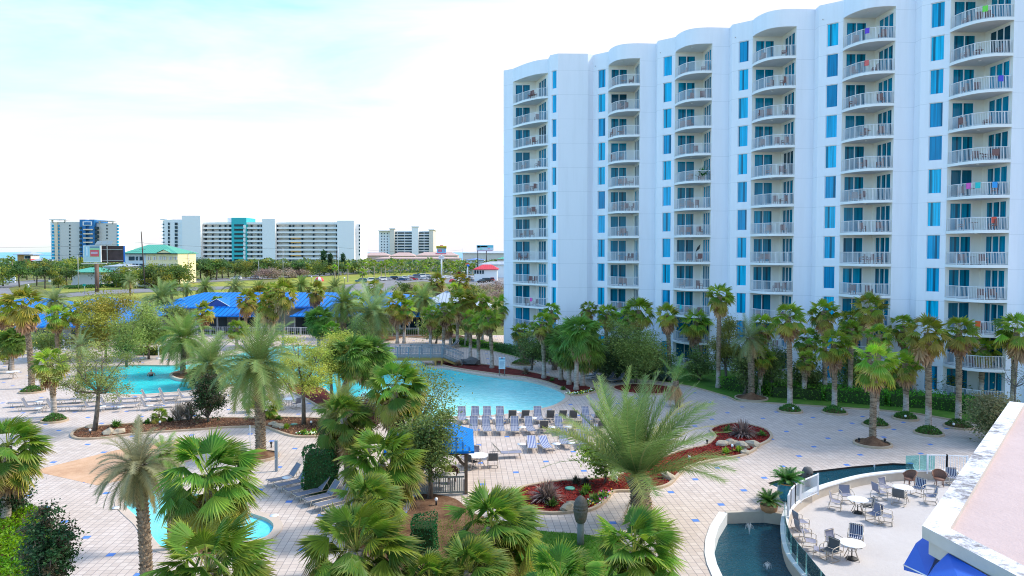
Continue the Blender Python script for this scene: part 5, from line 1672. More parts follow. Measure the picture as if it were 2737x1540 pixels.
def wire(label, pts, r=0.035):
    m = MB(); P_ = []
    for i in range(len(pts) - 1):
        a, b_ = pts[i], pts[i + 1]
        for k in range(8):
            t = k / 8; q = a.lerp(b_, t); q.z -= 4 * 0.012 * (b_ - a).length * t * (1 - t); P_.append(q)
    P_.append(pts[-1]); m.tube(P_, r, 4)
    tag(m.build('power_line', M['dark_metal']), label, 'power line')
wire('upper power line sagging left of the dark pole', [AT(-40, 661, 250), AT(384, 648, 255)], 0.04)
wire('lower power line left of the dark pole', [AT(-40, 684, 250), AT(384, 671, 255)], 0.04)
wire('power line from the dark pole to the double-armed pole', [AT(384, 650, 255), AT(900, 661, 348)], 0.04)
wire('lower power line from the dark pole towards the double-armed pole', [AT(384, 681, 255), AT(900, 704, 348)], 0.04)
wire('power line across the beige block', [AT(900, 661, 348), AT(1237, 668, 500)], 0.05)

# ---- cars
def car_proto(kind):
    t = thing('parked_car', 'x', 'car', (0, 0, 0))
    L, Wd, H = {'suv': (4.8, 1.9, 1.75), 'sedan': (4.6, 1.8, 1.42), 'truck': (5.5, 2.0, 1.85)}[kind]
    if kind == 'suv': prof = [(-2.4, .35), (-2.4, 1.0), (-2.25, 1.05), (2.3, .98), (2.4, .75), (2.4, .35)]; cab = [(-2.3, 1.02), (-2.1, 1.72), (0.5, 1.75), (1.25, 1.0)]
    elif kind == 'sedan': prof = [(-2.3, .3), (-2.3, .85), (-2.1, .92), (2.1, .82), (2.3, .6), (2.3, .3)]; cab = [(-1.75, .88), (-1.05, 1.4), (0.3, 1.42), (1.15, .85)]
    else: prof = [(-2.75, .45), (-2.75, 1.1), (-2.7, 1.12), (2.6, 1.08), (2.75, .85), (2.75, .45)]; cab = [(-0.7, 1.1), (-0.6, 1.82), (0.9, 1.85), (1.6, 1.08)]
    def ext(mb, pr, w, wt=None):
        wt = wt or w
        zs = [p[1] for p in pr]; lo, hi = min(zs), max(zs)
        def wy(z): return w + (wt - w) * (z - lo) / max(1e-6, hi - lo)
        A = [(x, -wy(z) / 2, z) for x, z in pr]; B = [(x, wy(z) / 2, z) for x, z in pr]
        n = len(pr)
        mb.raw(A + B, [tuple(range(n)), tuple(range(2 * n - 1, n - 1, -1))] + [((i + 1) % n, i, i + n, (i + 1) % n + n) for i in range(n)])
    m = MB(); ext(m, prof, Wd); ext(m, [(x * 0.93 - 0.02, z + (0.06 if i in (1, 2) else 0)) for i, (x, z) in enumerate(cab)] if False else cab, Wd * .94, Wd * .74)
    b0 = m.build('body', None, t)
    g = MB()
    c2_ = [(cab[0][0] - 0.015 + .12, cab[0][1] + .08), (cab[1][0] + .06, cab[1][1] - .10), (cab[2][0] - .02, cab[2][1] - .10), (cab[3][0] - .16, cab[3][1] + .08)]
    ext(g, c2_, Wd * .955, Wd * .78)
    ws = [(cab[2][0] + .02, cab[2][1] - .06), (cab[3][0] + .02, cab[3][1] + .06)]
    hw = Wd * .36
    g.face([(ws[1][0], -hw * 1.1, ws[1][1]), (ws[1][0], hw * 1.1, ws[1][1]), (ws[0][0], hw, ws[0][1]), (ws[0][0], -hw, ws[0][1])])
    g.face([(cab[0][0] - .02, hw * 1.1, cab[0][1] + .1), (cab[0][0] - .02, -hw * 1.1, cab[0][1] + .1), (cab[1][0] - .02, -hw, cab[1][1] - .08), (cab[1][0] - .02, hw, cab[1][1] - .08)])
    g.build('windows', M['dark_glass'], t)
    for x in (-L * .3, L * .31):
        for y in (-1, 1):
            w_ = MB(); w_.lathe([(0.0, -.11), (.30, -.11), (.34, -.08), (.34, .08), (.30, .11), (0, .11)], n=14)
            o = w_.build('wheel', M['black'], t); o.location = (x, y * (Wd / 2 - .09), .34); o.rotation_euler = (pi / 2, 0, 0)
            w_ = MB(); w_.lathe([(0.0, -.12), (.20, -.12), (.20, .12), (0, .12)], n=10); q = w_.build('rim', M['steel'], o)
    for y in (-1, 1):
        w_ = MB(); w_.box((L / 2 - .03, y * Wd * .36, prof[4][1] + .05), (.08, .34, .14)); w_.build('headlight', M['white_plastic'], t)
        w_ = MB(); w_.box((-L / 2 + .02, y * Wd * .40, prof[1][1] - .08), (.08, .22, .16)); w_.build('tail_light', paint('tail', (.5, .02, .02), .3), t)
    return t
CARP = {k: car_proto(k) for k in ('suv', 'sedan', 'truck')}
used_p = set()
CARCOL = {'white': (0.80, 0.80, 0.80), 'silver': (0.48, 0.50, 0.52), 'black': (0.02, 0.02, 0.025), 'dark blue': (0.03, 0.07, 0.18), 'red': (0.55, 0.03, 0.03), 'grey': (0.16, 0.17, 0.18), 'beige': (0.5, 0.43, 0.32), 'teal': (0.05, 0.16, 0.18)}
CM = {k: paint('car_' + k.replace(' ', '_'), v, 0.25, 0.0, 0.01) for k, v in CARCOL.items()}
def car(kind, colr, u, v, rz, label, group='cars parked beyond the blue roof', Yz=None):
    p = G(u, v)
    src = CARP[kind]
    if kind in used_p: o = dup(src, p, rad(rz), label, group)
    else:
        used_p.add(kind); o = src; o.location = p; o.rotation_euler = (0, 0, rad(rz)); tag(o, label, 'car', group)
    for c in kids(o):
        if c.name.startswith('body'):
            if not c.data.materials: c.data.materials.append(CM[colr])
            c.material_slots[0].link = 'OBJECT'; c.material_slots[0].material = CM[colr]
    return o
car('suv', 'teal', 965, 755, 185, 'teal suv nearest at the left end of the parked row')
rowA = [('white', 'suv'), ('grey', 'sedan'), ('white', 'suv'), ('silver', 'sedan'), ('black', 'suv'), ('silver', 'sedan'), ('white', 'sedan'), ('silver', 'sedan'), ('dark blue', 'suv'), ('white', 'suv'), ('silver', 'sedan')]
for i, (c_, k_) in enumerate(rowA):
    u = 988 + i * 15.2; v = 753.5 - i * 1.35
    car(k_, c_, u, v, 205 + (i % 3) * 4, f'{c_} {k_}, {nth(i + 2)} from left in the long row beside the grass')
for i, (c_, k_) in enumerate([('dark blue', 'sedan'), ('silver', 'sedan'), ('red', 'sedan'), ('silver', 'suv'), ('white', 'sedan'), ('grey', 'sedan')]):
    car(k_, c_, 1074 + i * 14.5, 751 - i * 0.9, 12, f'{c_} {k_}, {nth(i + 1)} from left in the second row across the aisle')
for i, (c_, k_) in enumerate([('white', 'sedan'), ('red', 'sedan'), ('white', 'suv'), ('dark blue', 'sedan'), ('white', 'truck'), ('silver', 'sedan'), ('white', 'suv'), ('black', 'sedan'), ('black', 'suv'), ('red', 'suv')]):
    car(k_, c_, 1196 + i * 13.4, 744 + (i * 37 % 13), 30 + (i * 53 % 70), f'{c_} {k_}, {nth(i + 1)} from left in front of the red roof')
for i in range(9):
    c_ = ['white', 'silver', 'white', 'red', 'white', 'grey', 'white', 'silver', 'white'][i]
    car('sedan', c_, 1186 + i * 13, 729 + (i * 5 % 4), 20 + i * 9, f'{c_} sedan, {nth(i + 1)} from left in the far lot behind the tall sign')
for i, (c_, k_, u, v, rz) in enumerate([('white', 'suv', 631, 748, 180), ('white', 'suv', 680, 746, 182), ('silver', 'suv', 787, 737, 185), ('dark blue', 'sedan', 766, 738, 90), ('white', 'suv', 908, 730, 190), ('silver', 'sedan', 930, 727, 190),
                                       ('white', 'suv', 945, 725, 190), ('white', 'truck', 1010, 721, 190), ('silver', 'sedan', 828, 731, 190), ('black', 'sedan', 896, 736, 190)]):
    car(k_, c_, u, v, rz, f'{c_} {k_} driving, {nth(i + 1)} on the road past the white block', 'cars on the far road')
car('suv', 'white', 316, 764, 175, 'white suv at the roadside right of the billboard post', 'cars on the far road')
car('suv', 'white', 381, 768, 180, 'white suv right behind the dark leaning pole', 'cars on the far road')
# small striped dome tent
t = thing('dome_tent', 'small red and white striped dome tent on the far grass', 'tent', G(853, 752))
Yt = G(853, 752).y; rt = 13 * Yt / F
for k in range(8):
    m = MB(); 
    for j in range(6):
        a0, a1 = pi * k / 8, pi * (k + 1) / 8
        e0, e1 = pi / 2 * j / 6, pi / 2 * (j + 1) / 6
        def S_(a, e): return (rt * cos(e) * cos(a * 2), rt * cos(e) * sin(a * 2), rt * 0.95 * sin(e))
        m.face([S_(a0, e0), S_(a1, e0), S_(a1, e1), S_(a0, e1)])
    m.build('panel', paint('tent_cloth', (0.72, 0.07, 0.08) if k % 2 else (0.70, 0.74, 0.78), 0.7), t)
# street signs
for u, v0, v1, col, lb in ((226, 759, 786, (0.0, 0.30, 0.24), 'small teal road sign on a thin post left of the billboard post'), (76, 763, 779, (0.75, 0.75, 0.75), 'small white road sign by the far left bend'), (134, 748, 773, (0.72, 0.72, 0.72), 'pale forked road sign left of the slim lamp')):
    p = G(u, v1); h = AT(u, v0, p.y).z
    t = thing('road_sign', lb, 'sign', p)
    m = MB(); m.tube([(0, 0, 0), (0, 0, h)], 0.06, 6); m.build('post', M['steel'], t)
    m = MB(); m.box((0, -.08, h - .35), (0.9, .05, .7)); m.build('plate', paint('plate', col, .5), t)
# ------------------------------------------------------------ furniture
def fabric(name, a, b_, period, plaid=False, duty=0.5):
    t = NT(name); P = t.obj(); x, y, z = t.xyz(P)
    f = t.math('FRACT', t.math('DIVIDE', t.math('ADD', y, 5.0), period))
    k = t.math('LESS_THAN', f, duty)
    c = t.mix(k, a, b_)
    if plaid:
        g = t.math('FRACT', t.math('DIVIDE', t.math('ADD', x, 5.0), period * 2.2))
        c = t.mix(t.math('MULTIPLY', t.math('LESS_THAN', g, 0.25), 0.6), c, a)
    c = t.mix(t.math('MULTIPLY', t.noise(20, 3, 0.6, P), 0.25), c, tuple(q * .6 for q in b_))
    return t.done(t.bsdf(c, 0.75, 0, 0.3))
M['sling_grey'] = paint('grey_sling', (0.165, 0.18, 0.23), 0.75, var=0.05, scale=8)
M['sling_plaid'] = fabric('plaid_sling', (0.37, 0.385, 0.44), (0.15, 0.175, 0.27), 0.11, True, 0.62)
M['sling_stripe'] = fabric('blue_striped_sling', (0.55, 0.57, 0.63), (0.08, 0.12, 0.32), 0.10, False, 0.5)
M['sling_dark'] = paint('dark_sling', (0.095, 0.10, 0.105), 0.8, var=0.1, scale=8)
M['navy_stripe'] = fabric('navy_striped_sling', (0.60, 0.62, 0.66), (0.03, 0.045, 0.12), 0.085, False, 0.6)
M['sling_lilac'] = paint('lilac_sling', (0.235, 0.24, 0.315), 0.75, var=0.05, scale=8)

def sling(mb, x0, z0, x1, z1, w, sag=0.03, n=4, th=0.012):
    """a cloth panel between two bars"""
    d = Vector((x1 - x0, 0, z1 - z0)); L = d.length; d.normalize(); nn = Vector((-d.z, 0, d.x))
    P = []
    for i in range(n + 1):
        t = i / n
        P.append(Vector((x0, 0, z0)) + d * L * t - nn * sag * 4 * t * (1 - t))
    for i in range(n):
        a, b_ = P[i], P[i + 1]
        y = Vector((0, w / 2, 0)); h = nn * th
        mb.raw([a - y, b_ - y, b_ + y, a + y, a - y - h, b_ - y - h, b_ + y - h, a + y - h],
               [(0, 1, 2, 3), (7, 6, 5, 4), (0, 4, 5, 1), (2, 6, 7, 3)] + ([(3, 7, 4, 0)] if i == 0 else []) + ([(1, 5, 6, 2)] if i == n - 1 else []), smooth=False)

def lounger(fab, back_deg, fab_back=None, frame='tan_metal'):
    t = thing('sun_lounger', 'x', 'sun lounger')
    W2, z = 0.31, 0.34
    xb = -0.28; be = rad(back_deg)
    xe, ze = xb - 0.78 * cos(be), z + 0.78 * sin(be)
    m = MB()
    for s in (-1, 1):
        m.tube([(1.05, s * W2, z - .02), (0.9, s * W2, z), (-0.95, s * W2, z - .02)], 0.02, 6)
        m.tube([(xb, s * (W2 - .02), z + .01), (xe, s * (W2 - .02), ze)], 0.018, 6)
        m.tube([(xb - 0.5 * cos(be), s * (W2 - .03), z + 0.5 * sin(be)), (-0.72, s * (W2 - .03), z)], 0.012, 5)
    for x in (1.04, 0.2, -0.93): m.tube([(x, -W2, z - .02), (x, W2, z - .02)], 0.018, 6)
    m.tube([(xe, -W2 + .02, ze), (xe, W2 - .02, ze)], 0.018, 6)
    m.build('frame', M[frame], t)
    for x, dx in ((0.85, 0.08), (-0.72, -0.08)):
        for s in (-1, 1):
            m = MB(); m.tube([(x, s * W2, z), (x + dx, s * (W2 + .01), 0.0)], 0.018, 6); m.build('leg', M[frame], t)
    m = MB(); sling(m, xb + .01, z + .02, 1.0, z + .02, 0.57); m.build('seat', M[fab], t)
    m = MB(); sling(m, xe, ze + .015, xb, z + .03, 0.56, 0.02); m.build('backrest', M[fab_back or fab], t)
    return t
LP = {}
def put_lounger(kind, p, deg, label, group, scale=1.0):
    fab, be, fb = {'grey': ('sling_grey', 52, None), 'steep': ('sling_grey', 66, None), 'grey_low': ('sling_grey', 24, None), 'flat': ('sling_grey', 3, None), 'plaid': ('sling_plaid', 56, None),
                   'dark': ('sling_plaid', 60, 'sling_dark'), 'stripe': ('sling_stripe', 20, None), 'side': ('sling_lilac', 48, 'sling_dark')}[kind]
    if kind not in LP:
        o = lounger(fab, be, fb); LP[kind] = o
        o.location = p; o.rotation_euler = (0, 0, rad(deg)); tag(o, label, None, group)
    else: o = dup(LP[kind], p, rad(deg), label, group)
    return o
# by the wading pool
g = 'grey loungers by the wading pool'
nm = ['first grey lounger from the grey post, round table on it beside', 'second grey lounger counted from the grey post', 'third grey lounger counted from the grey post', 'fourth grey lounger counted from the grey post',
      'fifth grey lounger counted from the grey post', 'sixth grey lounger, partly under palm leaves', 'last grey lounger, half hidden under palm leaves']
for i in range(7):
    foot = Vector((-13.15 + i * 0.72, 38.1 - i * 0.74, 0))
    h = rad(41.4)
    c = foot + Vector((cos(h), sin(h), 0)) * 0.95
    put_lounger('grey', c, 180 + 41.4, nm[i], g)
# rows along the main pool; the headings are measured one by one
def U1(x, y): return 1220 + x * 0.16304, 1080 + y * 0.16304
g = 'loungers in rows on the main pool deck'
row2 = [(265, 'plaid'), (485, 'plaid'), (710, 'plaid'), (955, 'plaid'), (1205, 'plaid'), (1435, 'dark'), (1700, 'plaid'), (1970, 'dark'), (2160, 'plaid'), (2385, 'dark')]
row1 = [(80, 'plaid'), (290, 'plaid'), (500, 'plaid'), (720, 'plaid'), (920, 'dark'), (1120, 'dark'), (1350, 'plaid'), (1545, 'dark'), (1735, 'dark'), (1920, 'dark'), (2150, 'plaid'), (2330, 'dark')]
for rname, row, y0 in (('front row', row2, 520), ('back row by the water', row1, 335)):
    for i, (x, kd) in enumerate(row):
        p = G(*U1(x, y0))
        jx = 4 * sin(i * 2.3 + y0)
        desc = 'plaid lounger facing the camera' if kd == 'plaid' else 'dark-backed lounger facing the pool'
        if kd == 'plaid': put_lounger('plaid', p + Vector((0, 0.95, 0)), -86 + jx, f'{desc}, {nth(i + 1)} from left, {rname}', g)
        else: put_lounger('dark', p + Vector((0, 0.85, 0)), 94 + jx, f'{desc}, {nth(i + 1)} from left, {rname}', g)
put_lounger('stripe', G(*U1(1240, 790)) + Vector((0, .75, 0)), -89, 'blue striped low lounger, left one of the pair alone on deck', g)
put_lounger('stripe', G(*U1(1462, 790)) + Vector((0, .75, 0)), -82, 'blue striped low lounger, right one of the pair alone on deck', g)
put_lounger('plaid', G(*U1(1775, 735)) + Vector((0, .9, 0)), -88, 'plaid lounger between two small white tables in the third row', g)
put_lounger('plaid', G(*U1(2080, 735)) + Vector((0, .9, 0)), -88, 'plaid lounger half behind the small leafy tree', g)
put_lounger('side', G(*U1(800, 880)), 8, 'single lounger seen sideways with dark raised back', g)
# by the left lagoon
def U2(x, y): return x * 0.20186, 1020 + y * 0.20186
g = 'loungers beside the left lagoon'
for i, (x, y, kd, dg) in enumerate([(370, 385, 'grey', 14), (690, 395, 'grey', 12), (900, 385, 'flat', 12), (1170, 385, 'grey', 14), (1400, 370, 'grey', 12), (1620, 345, 'grey', 10), (900, 290, 'flat', 14), (1080, 275, 'flat', 14),
                                  (1600, 280, 'grey', 14), (1930, 375, 'grey', 12), (1940, 265, 'grey', 16), (2190, 340, 'grey', 12), (2170, 245, 'grey', 14), (2420, 260, 'grey', 14), (640, 300, 'flat', 10), (340, 545, 'flat', 16), (260, 330, 'flat', 20)]):
    kk = {'grey': 'upright grey', 'flat': 'flattened pale grey'}[kd]
    put_lounger({'grey': 'steep'}.get(kd, kd), G(*U2(x + 40, y)), dg, f'{kk} lounger, number {i + 1} of those along the left lagoon' if False else f'{kk} lounger by left lagoon, {nth(i + 1)} counted towards the magnolia', g)
# under the hotel trees
g = 'grey loungers before the hotel hedge'
for i, (x, y) in enumerate([(880, 770), (960, 785), (1040, 797), (1130, 808)]):
    put_lounger('grey', G(1340 + (x - 5) * .276, 800 + y * .276), 205, f'grey lounger before the hotel hedge, {nth(i + 1)} from the sabal clump', g)
for i, (u, v) in enumerate([(1205, 931), (1212, 930)]):
    put_lounger('grey', G(u, v), 200, ('pale lounger beside the bridge ramp, left one', 'pale lounger beside the bridge ramp, right one')[i], 'pale loungers by the bridge')

def side_table(label, p, r=0.27, h=0.42):
    t = thing('side_table', label, 'side table', p, 0, 'small white side tables')
    m = MB(); m.lathe([(0, h - .02), (r * .97, h - .02), (r, h - .01), (r, h), (0, h + .005)], n=18); m.build('tabletop', M['white_plastic'], t)
    for k in range(3):
        a = k * 2.094 + .4
        m = MB(); m.tube([(0.05 * cos(a), 0.05 * sin(a), h - .02), (0.03 * cos(a), 0.03 * sin(a), h * .5), (r * .8 * cos(a), r * .8 * sin(a), 0)], 0.013, 5); m.build('leg', M['white_plastic'], t)
    return t
for i, (x, y) in enumerate([(405, 330), (615, 318), (1265, 318), (985, 215)]):
    side_table(f'small white table in the back row by the water, {nth(i + 1)} counted', G(*U1(x, y)))
for i, (x, y) in enumerate([(1082, 475), (1568, 475), (1838, 468), (210, 330)]):
    side_table(f'small white table between front row loungers, {nth(i + 1)} counted', G(*U1(x, y)))
side_table('small white table left of the blue striped pair', G(*U1(1065, 760)))
side_table('small white table right of the blue striped pair', G(*U1(1640, 755)))
side_table('small white table tucked at the leafy tree', G(*U1(1885, 740)))
side_table('small round white table on the end grey lounger row', Vector((-12.25, 38.3, 0)), 0.26, 0.46)
for i, (x, y) in enumerate([(520, 330), (510, 420), (150, 600), (1600, 400), (1960, 290), (1985, 385), (1360, 395)]):
    side_table(f'small white table by the left lagoon loungers, {nth(i + 1)} counted', G(*U2(x, y)))
for i, (u, v) in enumerate([(1582, 1011), (1675, 1019)]):
    side_table(('small white table left of the hedge loungers', 'small white table right of the hedge loungers')[i], G(u, v))

def round_table(label, p, r=0.53, h=0.72, umb=None):
    t = thing('round_table', label, 'table', p)
    m = MB(); m.lathe([(0, h - .03), (r * .96, h - .03), (r, h - .02), (r, h - .004), (r * .98, h), (0.03, h), (0, h - .001)], n=36); m.build('tabletop', M['white_plastic'], t)
    for k in range(4):
        a = k * pi / 2 + .5
        m = MB(); m.tube([(r * .55 * cos(a), r * .55 * sin(a), h - .03), (r * .35 * cos(a), r * .35 * sin(a), h * .55), (r * .7 * cos(a), r * .7 * sin(a), 0)], 0.018, 6); m.build('leg', M['tan_metal'], t)
    m = MB(); m.tube([(r * .35 * cos(a), r * .35 * sin(a), h * .55) for a in [k * pi / 6 + .5 for k in range(12)]], 0.012, 5, closed=True); m.build('leg_ring', M['tan_metal'], t)
    if umb:
        u = thing('parasol_stand', umb, 'umbrella base', p)
        m = MB(); m.lathe([(0, 0), (.24, 0), (.25, .03), (.22, .06), (.03, .09), (0, .09)], n=22); m.build('weight', M['black'], u)
        m = MB(); m.tube([(0, 0, .08), (0, 0, .42)], 0.027, 8); m.build('tube', M['black'], u)
    return t

def patio_chair(fab, arms=True):
    t = thing('patio_chair', 'x', 'chair')
    m = MB(); w = .29
    for s in (-1, 1):
        y = s * w
        m.tube([(-.24, y, .86), (-.16, y, .42), (.27, y, .40), (.30, y, .30), (.28, y, .02), (-.26, y, .02), (-.30, y, .10), (-.24, y, .40)], 0.016, 6)
    for x, z in ((.28, .02), (-.26, .02), (.27, .39), (-.24, .86)): m.tube([(x, -w, z), (x, w, z)], 0.015, 6)
    m.build('frame', M['tan_metal'], t)
    for s in (-1, 1):
        y = s * (w + .02)
        m = MB(); m.tube([(-.20, y, .64), (-.05, y, .65), (.22, y, .62), (.30, y, .55), (.29, y, .32)], 0.018, 6); m.build('arm', M['tan_metal'], t)
    m = MB(); sling(m, -.15, .43, .27, .42, .54, .03); m.build('seat', M[fab], t)
    m = MB(); sling(m, -.25, .90, -.16, .44, .54, .03); m.build('backrest', M[fab], t)
    return t
CP = {}
def put_chair(fab, p, deg, label, group='sling chairs on the terrace'):
    if fab not in CP:
        o = CP[fab] = patio_chair(fab); o.location = p; o.rotation_euler = (0, 0, rad(deg)); tag(o, label, None, group)
    else: o = dup(CP[fab], p, rad(deg), label, group)
    return o
def T8(x, y, z=ZT): return G(2037 + x * .27603, 1140 + y * .27603, z)
TC, TB, TA = T8(868, 1285), T8(925, 838), T8(1362, 715)
round_table('round white terrace table nearest the pond glass', TC, .53, umb='black umbrella base under the nearest terrace table')
round_table('round white terrace table in the middle', TB, .50, umb='black umbrella base under the middle terrace table')
round_table('round white terrace table at the back by the curved wall', TA, .50)
def face(p, q): return math.degrees(math.atan2(q.y - p.y, q.x - p.x))
for x, y, tb, fab, lb, dg in [
    (690, 1205, TC, 'sling_lilac', 'lilac sling chair left of the nearest table', None), (905, 1150, TC, 'navy_stripe', 'navy striped chair behind the nearest table', None),
    (365, 1000, None, 'sling_lilac', 'rearmost lilac chair along the glass', 8), (385, 1095, None, 'sling_lilac', 'second lilac chair along the glass', 4), (455, 1190, None, 'sling_lilac', 'nearest lilac chair along the glass, before an ottoman', -20),
    (660, 1290, TC, 'sling_dark', 'dark backed chair between ottoman and nearest table', -150),
    (705, 800, TB, 'sling_lilac', 'lilac chair at the left of the middle table', None), (810, 735, TB, 'sling_lilac', 'lilac chair behind the middle table', None), (1030, 850, TB, 'sling_dark', 'dark chair right of the middle table', None),
    (1090, 925, None, 'sling_lilac', 'lilac chair pushed against the striped one', -160), (1195, 945, None, 'navy_stripe', 'navy striped armchair right of the middle table turned away', -25),
    (1130, 705, TA, 'sling_lilac', 'lilac chair left of the back table', 10), (1190, 655, TA, 'sling_lilac', 'lilac chair behind left of the back table', None), (1325, 760, TA, 'sling_dark', 'dark chair before the back table, its back to the camera', None),
    (1515, 665, TA, 'navy_stripe', 'navy striped chair behind right of the back table', None), (1635, 745, TA, 'sling_lilac', 'lilac chair right of the back table', None), (1845, 560, None, 'navy_stripe', 'navy striped chair next to the wicker chair', -100)]:
    p = T8(x, y)
    put_chair(fab, p, dg if dg is not None else face(p, tb), lb)
ot = thing('ottoman', 'low lilac sling ottoman before the chair by the glass', 'ottoman', T8(560, 1260), rad(-25))
m = MB(); sling(m, -.25, .36, .25, .36, .5, .04); m.build('seat', M['sling_lilac'], ot)
for sx in (-1, 1):
    for sy in (-1, 1):
        m = MB(); m.tube([(sx * .25, sy * .25, .36), (sx * .27, sy * .25, 0)], .016, 6); m.build('leg', M['tan_metal'], ot)
def wicker_chair(label, p, deg):
    t = thing('wicker_chair', label, 'chair', p, rad(deg), 'brown wicker chairs')
    m = MB(); m.lathe([(0, .36), (.27, .36), (.29, .40), (.27, .44), (0, .44)], n=18); m.build('seat', M['wicker'], t)
    m = MB(); n = 14
    lo, hi = [], []
    for k in range(n + 1):
        a = rad(75 + 210 * k / n); e = sin(pi * k / n)
        lo.append(Vector((.28 * cos(a), .28 * sin(a), .42))); hi.append(Vector((.36 * cos(a), .36 * sin(a), .58 + .27 * e)))
    for k in range(n): m.face([lo[k], lo[k + 1], hi[k + 1], hi[k]]); m.face([hi[k] * 1.0, hi[k + 1] * 1.0, lo[k + 1] * 1.04, lo[k] * 1.04])
    m.tube(hi, .03, 6); m.build('backrest', M['wicker'], t)
    for k in range(4):
        a = pi / 4 + k * pi / 2
        m = MB(); m.tube([(.22 * cos(a), .22 * sin(a), .36), (.27 * cos(a), .27 * sin(a), 0)], .022, 6); m.build('leg', M['wicker'], t)
wicker_chair('brown wicker chair at the end of the curved wall', T8(1425, 575), 200)
wicker_chair('brown wicker chair before the white railing', T8(1715, 575), 250)
# tables on the pool deck
p = G(*U1(360, 1035)); TD = p
round_table('round white table beside the gazebo posts', p, .62)
for x, y, lb, fb in ((310, 930, 'lilac chair behind the table by the gazebo', 'sling_lilac'), (150, 1010, 'lilac chair partly behind the gazebo post', 'sling_lilac'), (595, 1035, 'dark chair with its back to the camera by the gazebo table', 'sling_dark'), (255, 1060, 'dark chair at the near side of the gazebo table', 'sling_dark')):
    q = G(*U1(x, y)); put_chair(fb, q, face(q, TD) if x != 595 else 96, lb, 'sling chairs on the pool deck')
TL = G(773, 1089)
round_table('round white table beside the lime feathery tree', TL, .55)
for u, v, lb in ((754, 1082, 'lilac chair behind left of the far white table'), (747, 1096, 'lilac chair left of the far white table'), (793, 1092, 'dark lilac chair right of the far white table')):
    q = G(u, v); put_chair('sling_lilac', q, face(q, TL), lb, 'sling chairs on the pool deck')
round_table('white table under the palms beside the left lagoon', G(35, 1012), .6); 
q = G(118, 1030); put_chair('sling_dark', q, 200, 'brownish chair standing alone behind the planter palm', 'sling chairs on the pool deck')

# ---- gazebo
GZ = Vector((-4.45, 38.55, 0)); gz = thing('gazebo', 'timber gazebo with a bright blue metal hip roof', 'gazebo', GZ, rad(4))
m = MB()
ex, ey, ez, az_ = 2.35, 2.25, 2.42, 3.75
ap = (0, 0, az_)
E = [(-ex, -ey, ez), (ex, -ey, ez), (ex, ey, ez), (-ex, ey, ez)]
for i in range(4): slope(m, E[i], E[(i + 1) % 4], ap, ap)
for i in range(4):
    a, b_ = E[i], E[(i + 1) % 4]
    m.face([(a[0], a[1], ez - .12), (b_[0], b_[1], ez - .12), b_, a], (50.5, 0, 0))
m.build('roof', M['gazebo_roof'], gz)
m = MB(); m.poly([(x, y) for x, y, z in E], ez - .11); m.raw(m.v[-4:], [(0, 1, 2, 3)]) if False else None
m.face([(-ex, -ey, ez - .115), (-ex, ey, ez - .115), (ex, ey, ez - .115), (ex, -ey, ez - .115)]); m.build('ceiling', M['brown_wood'], gz)
px, pyy = 1.92, 1.80
for sx in (-1, 1):
    for sy in (-1, 1):
        m = MB(); m.box((sx * px, sy * pyy, 1.15), (.17, .17, 2.30)); o = m.build('post', M['brown_wood'], gz)
        for ax, ay in ((1, 0), (0, 1)):
            m = MB()
            p0 = Vector((sx * px, sy * pyy, 1.55)); pts = [p0 + Vector((-sx * ax * q, -sy * ay * q, h)) for q, h in ((.08, 0), (.28, .20), (.42, .42), (.70, .62), (.78, .74))]
            for i in range(4): m.bar(pts[i], pts[i + 1], .10, .14)
            m.build('brace', M['brown_wood'], gz)
for ax in (-1, 1):
    m = MB(); m.box((0, ax * pyy, 2.2), (2 * px, .12, .18)); m.build('beam', M['brown_wood'], gz)
    m = MB(); m.box((ax * px, 0, 2.2), (.12, 2 * pyy - .2, .18)); m.build('beam', M['brown_wood'], gz)
def gz_rail(a, b_, mat, nm='railing'):
    m = MB(); a, b_ = Vector(a), Vector(b_); d = b_ - a; L = d.length
    m.bar(a + Vector((0, 0, .95)), b_ + Vector((0, 0, .95)), .12, .06); m.bar(a + Vector((0, 0, .14)), b_ + Vector((0, 0, .14)), .06, .08)
    n_ = int(L / .12)
    for k in range(1, n_): q = a + d * k / n_; m.bar(q + Vector((0, 0, .16)), q + Vector((0, 0, .93)), .045, .02)
    m.build(nm, mat, gz)
gz_rail((-px + .1, -pyy, 0), (px - .1, -pyy, 0), M['grey_wood'])
gz_rail((px, -pyy + .1, 0), (px, .6, 0), M['white_metal'])
gz_rail((-px, -pyy + .1, 0), (-px, pyy - .1, 0), M['grey_wood'])
m = MB(); m.box((0, 0, .02), (2 * px + .2, 2 * pyy + .2, .05)); m.build('floor', M['concrete'], gz)
def sq_table(label, p, rz):
    t = thing('square_table', label, 'table', p, rz)
    m = MB(); m.box((0, 0, .73), (1.0, .75, .04)); m.build('tabletop', paint('cream_top', (.62, .58, .50), .5), t)
    for sx in (-1, 1):
        for sy in (-1, 1): m = MB(); m.box((sx * .42, sy * .3, .355), (.06, .06, .71)); m.build('leg', M['brown_wood'], t)
sq_table('cream square table inside the gazebo at its front rail', Vector((-3.5, 37.75, .045)), rad(4))
sq_table('cream square table deeper inside the gazebo', Vector((-4.95, 38.9, .045)), rad(4))
wicker_chair('brown round-backed chair inside the gazebo', Vector((-3.3, 38.6, .045)), 265)

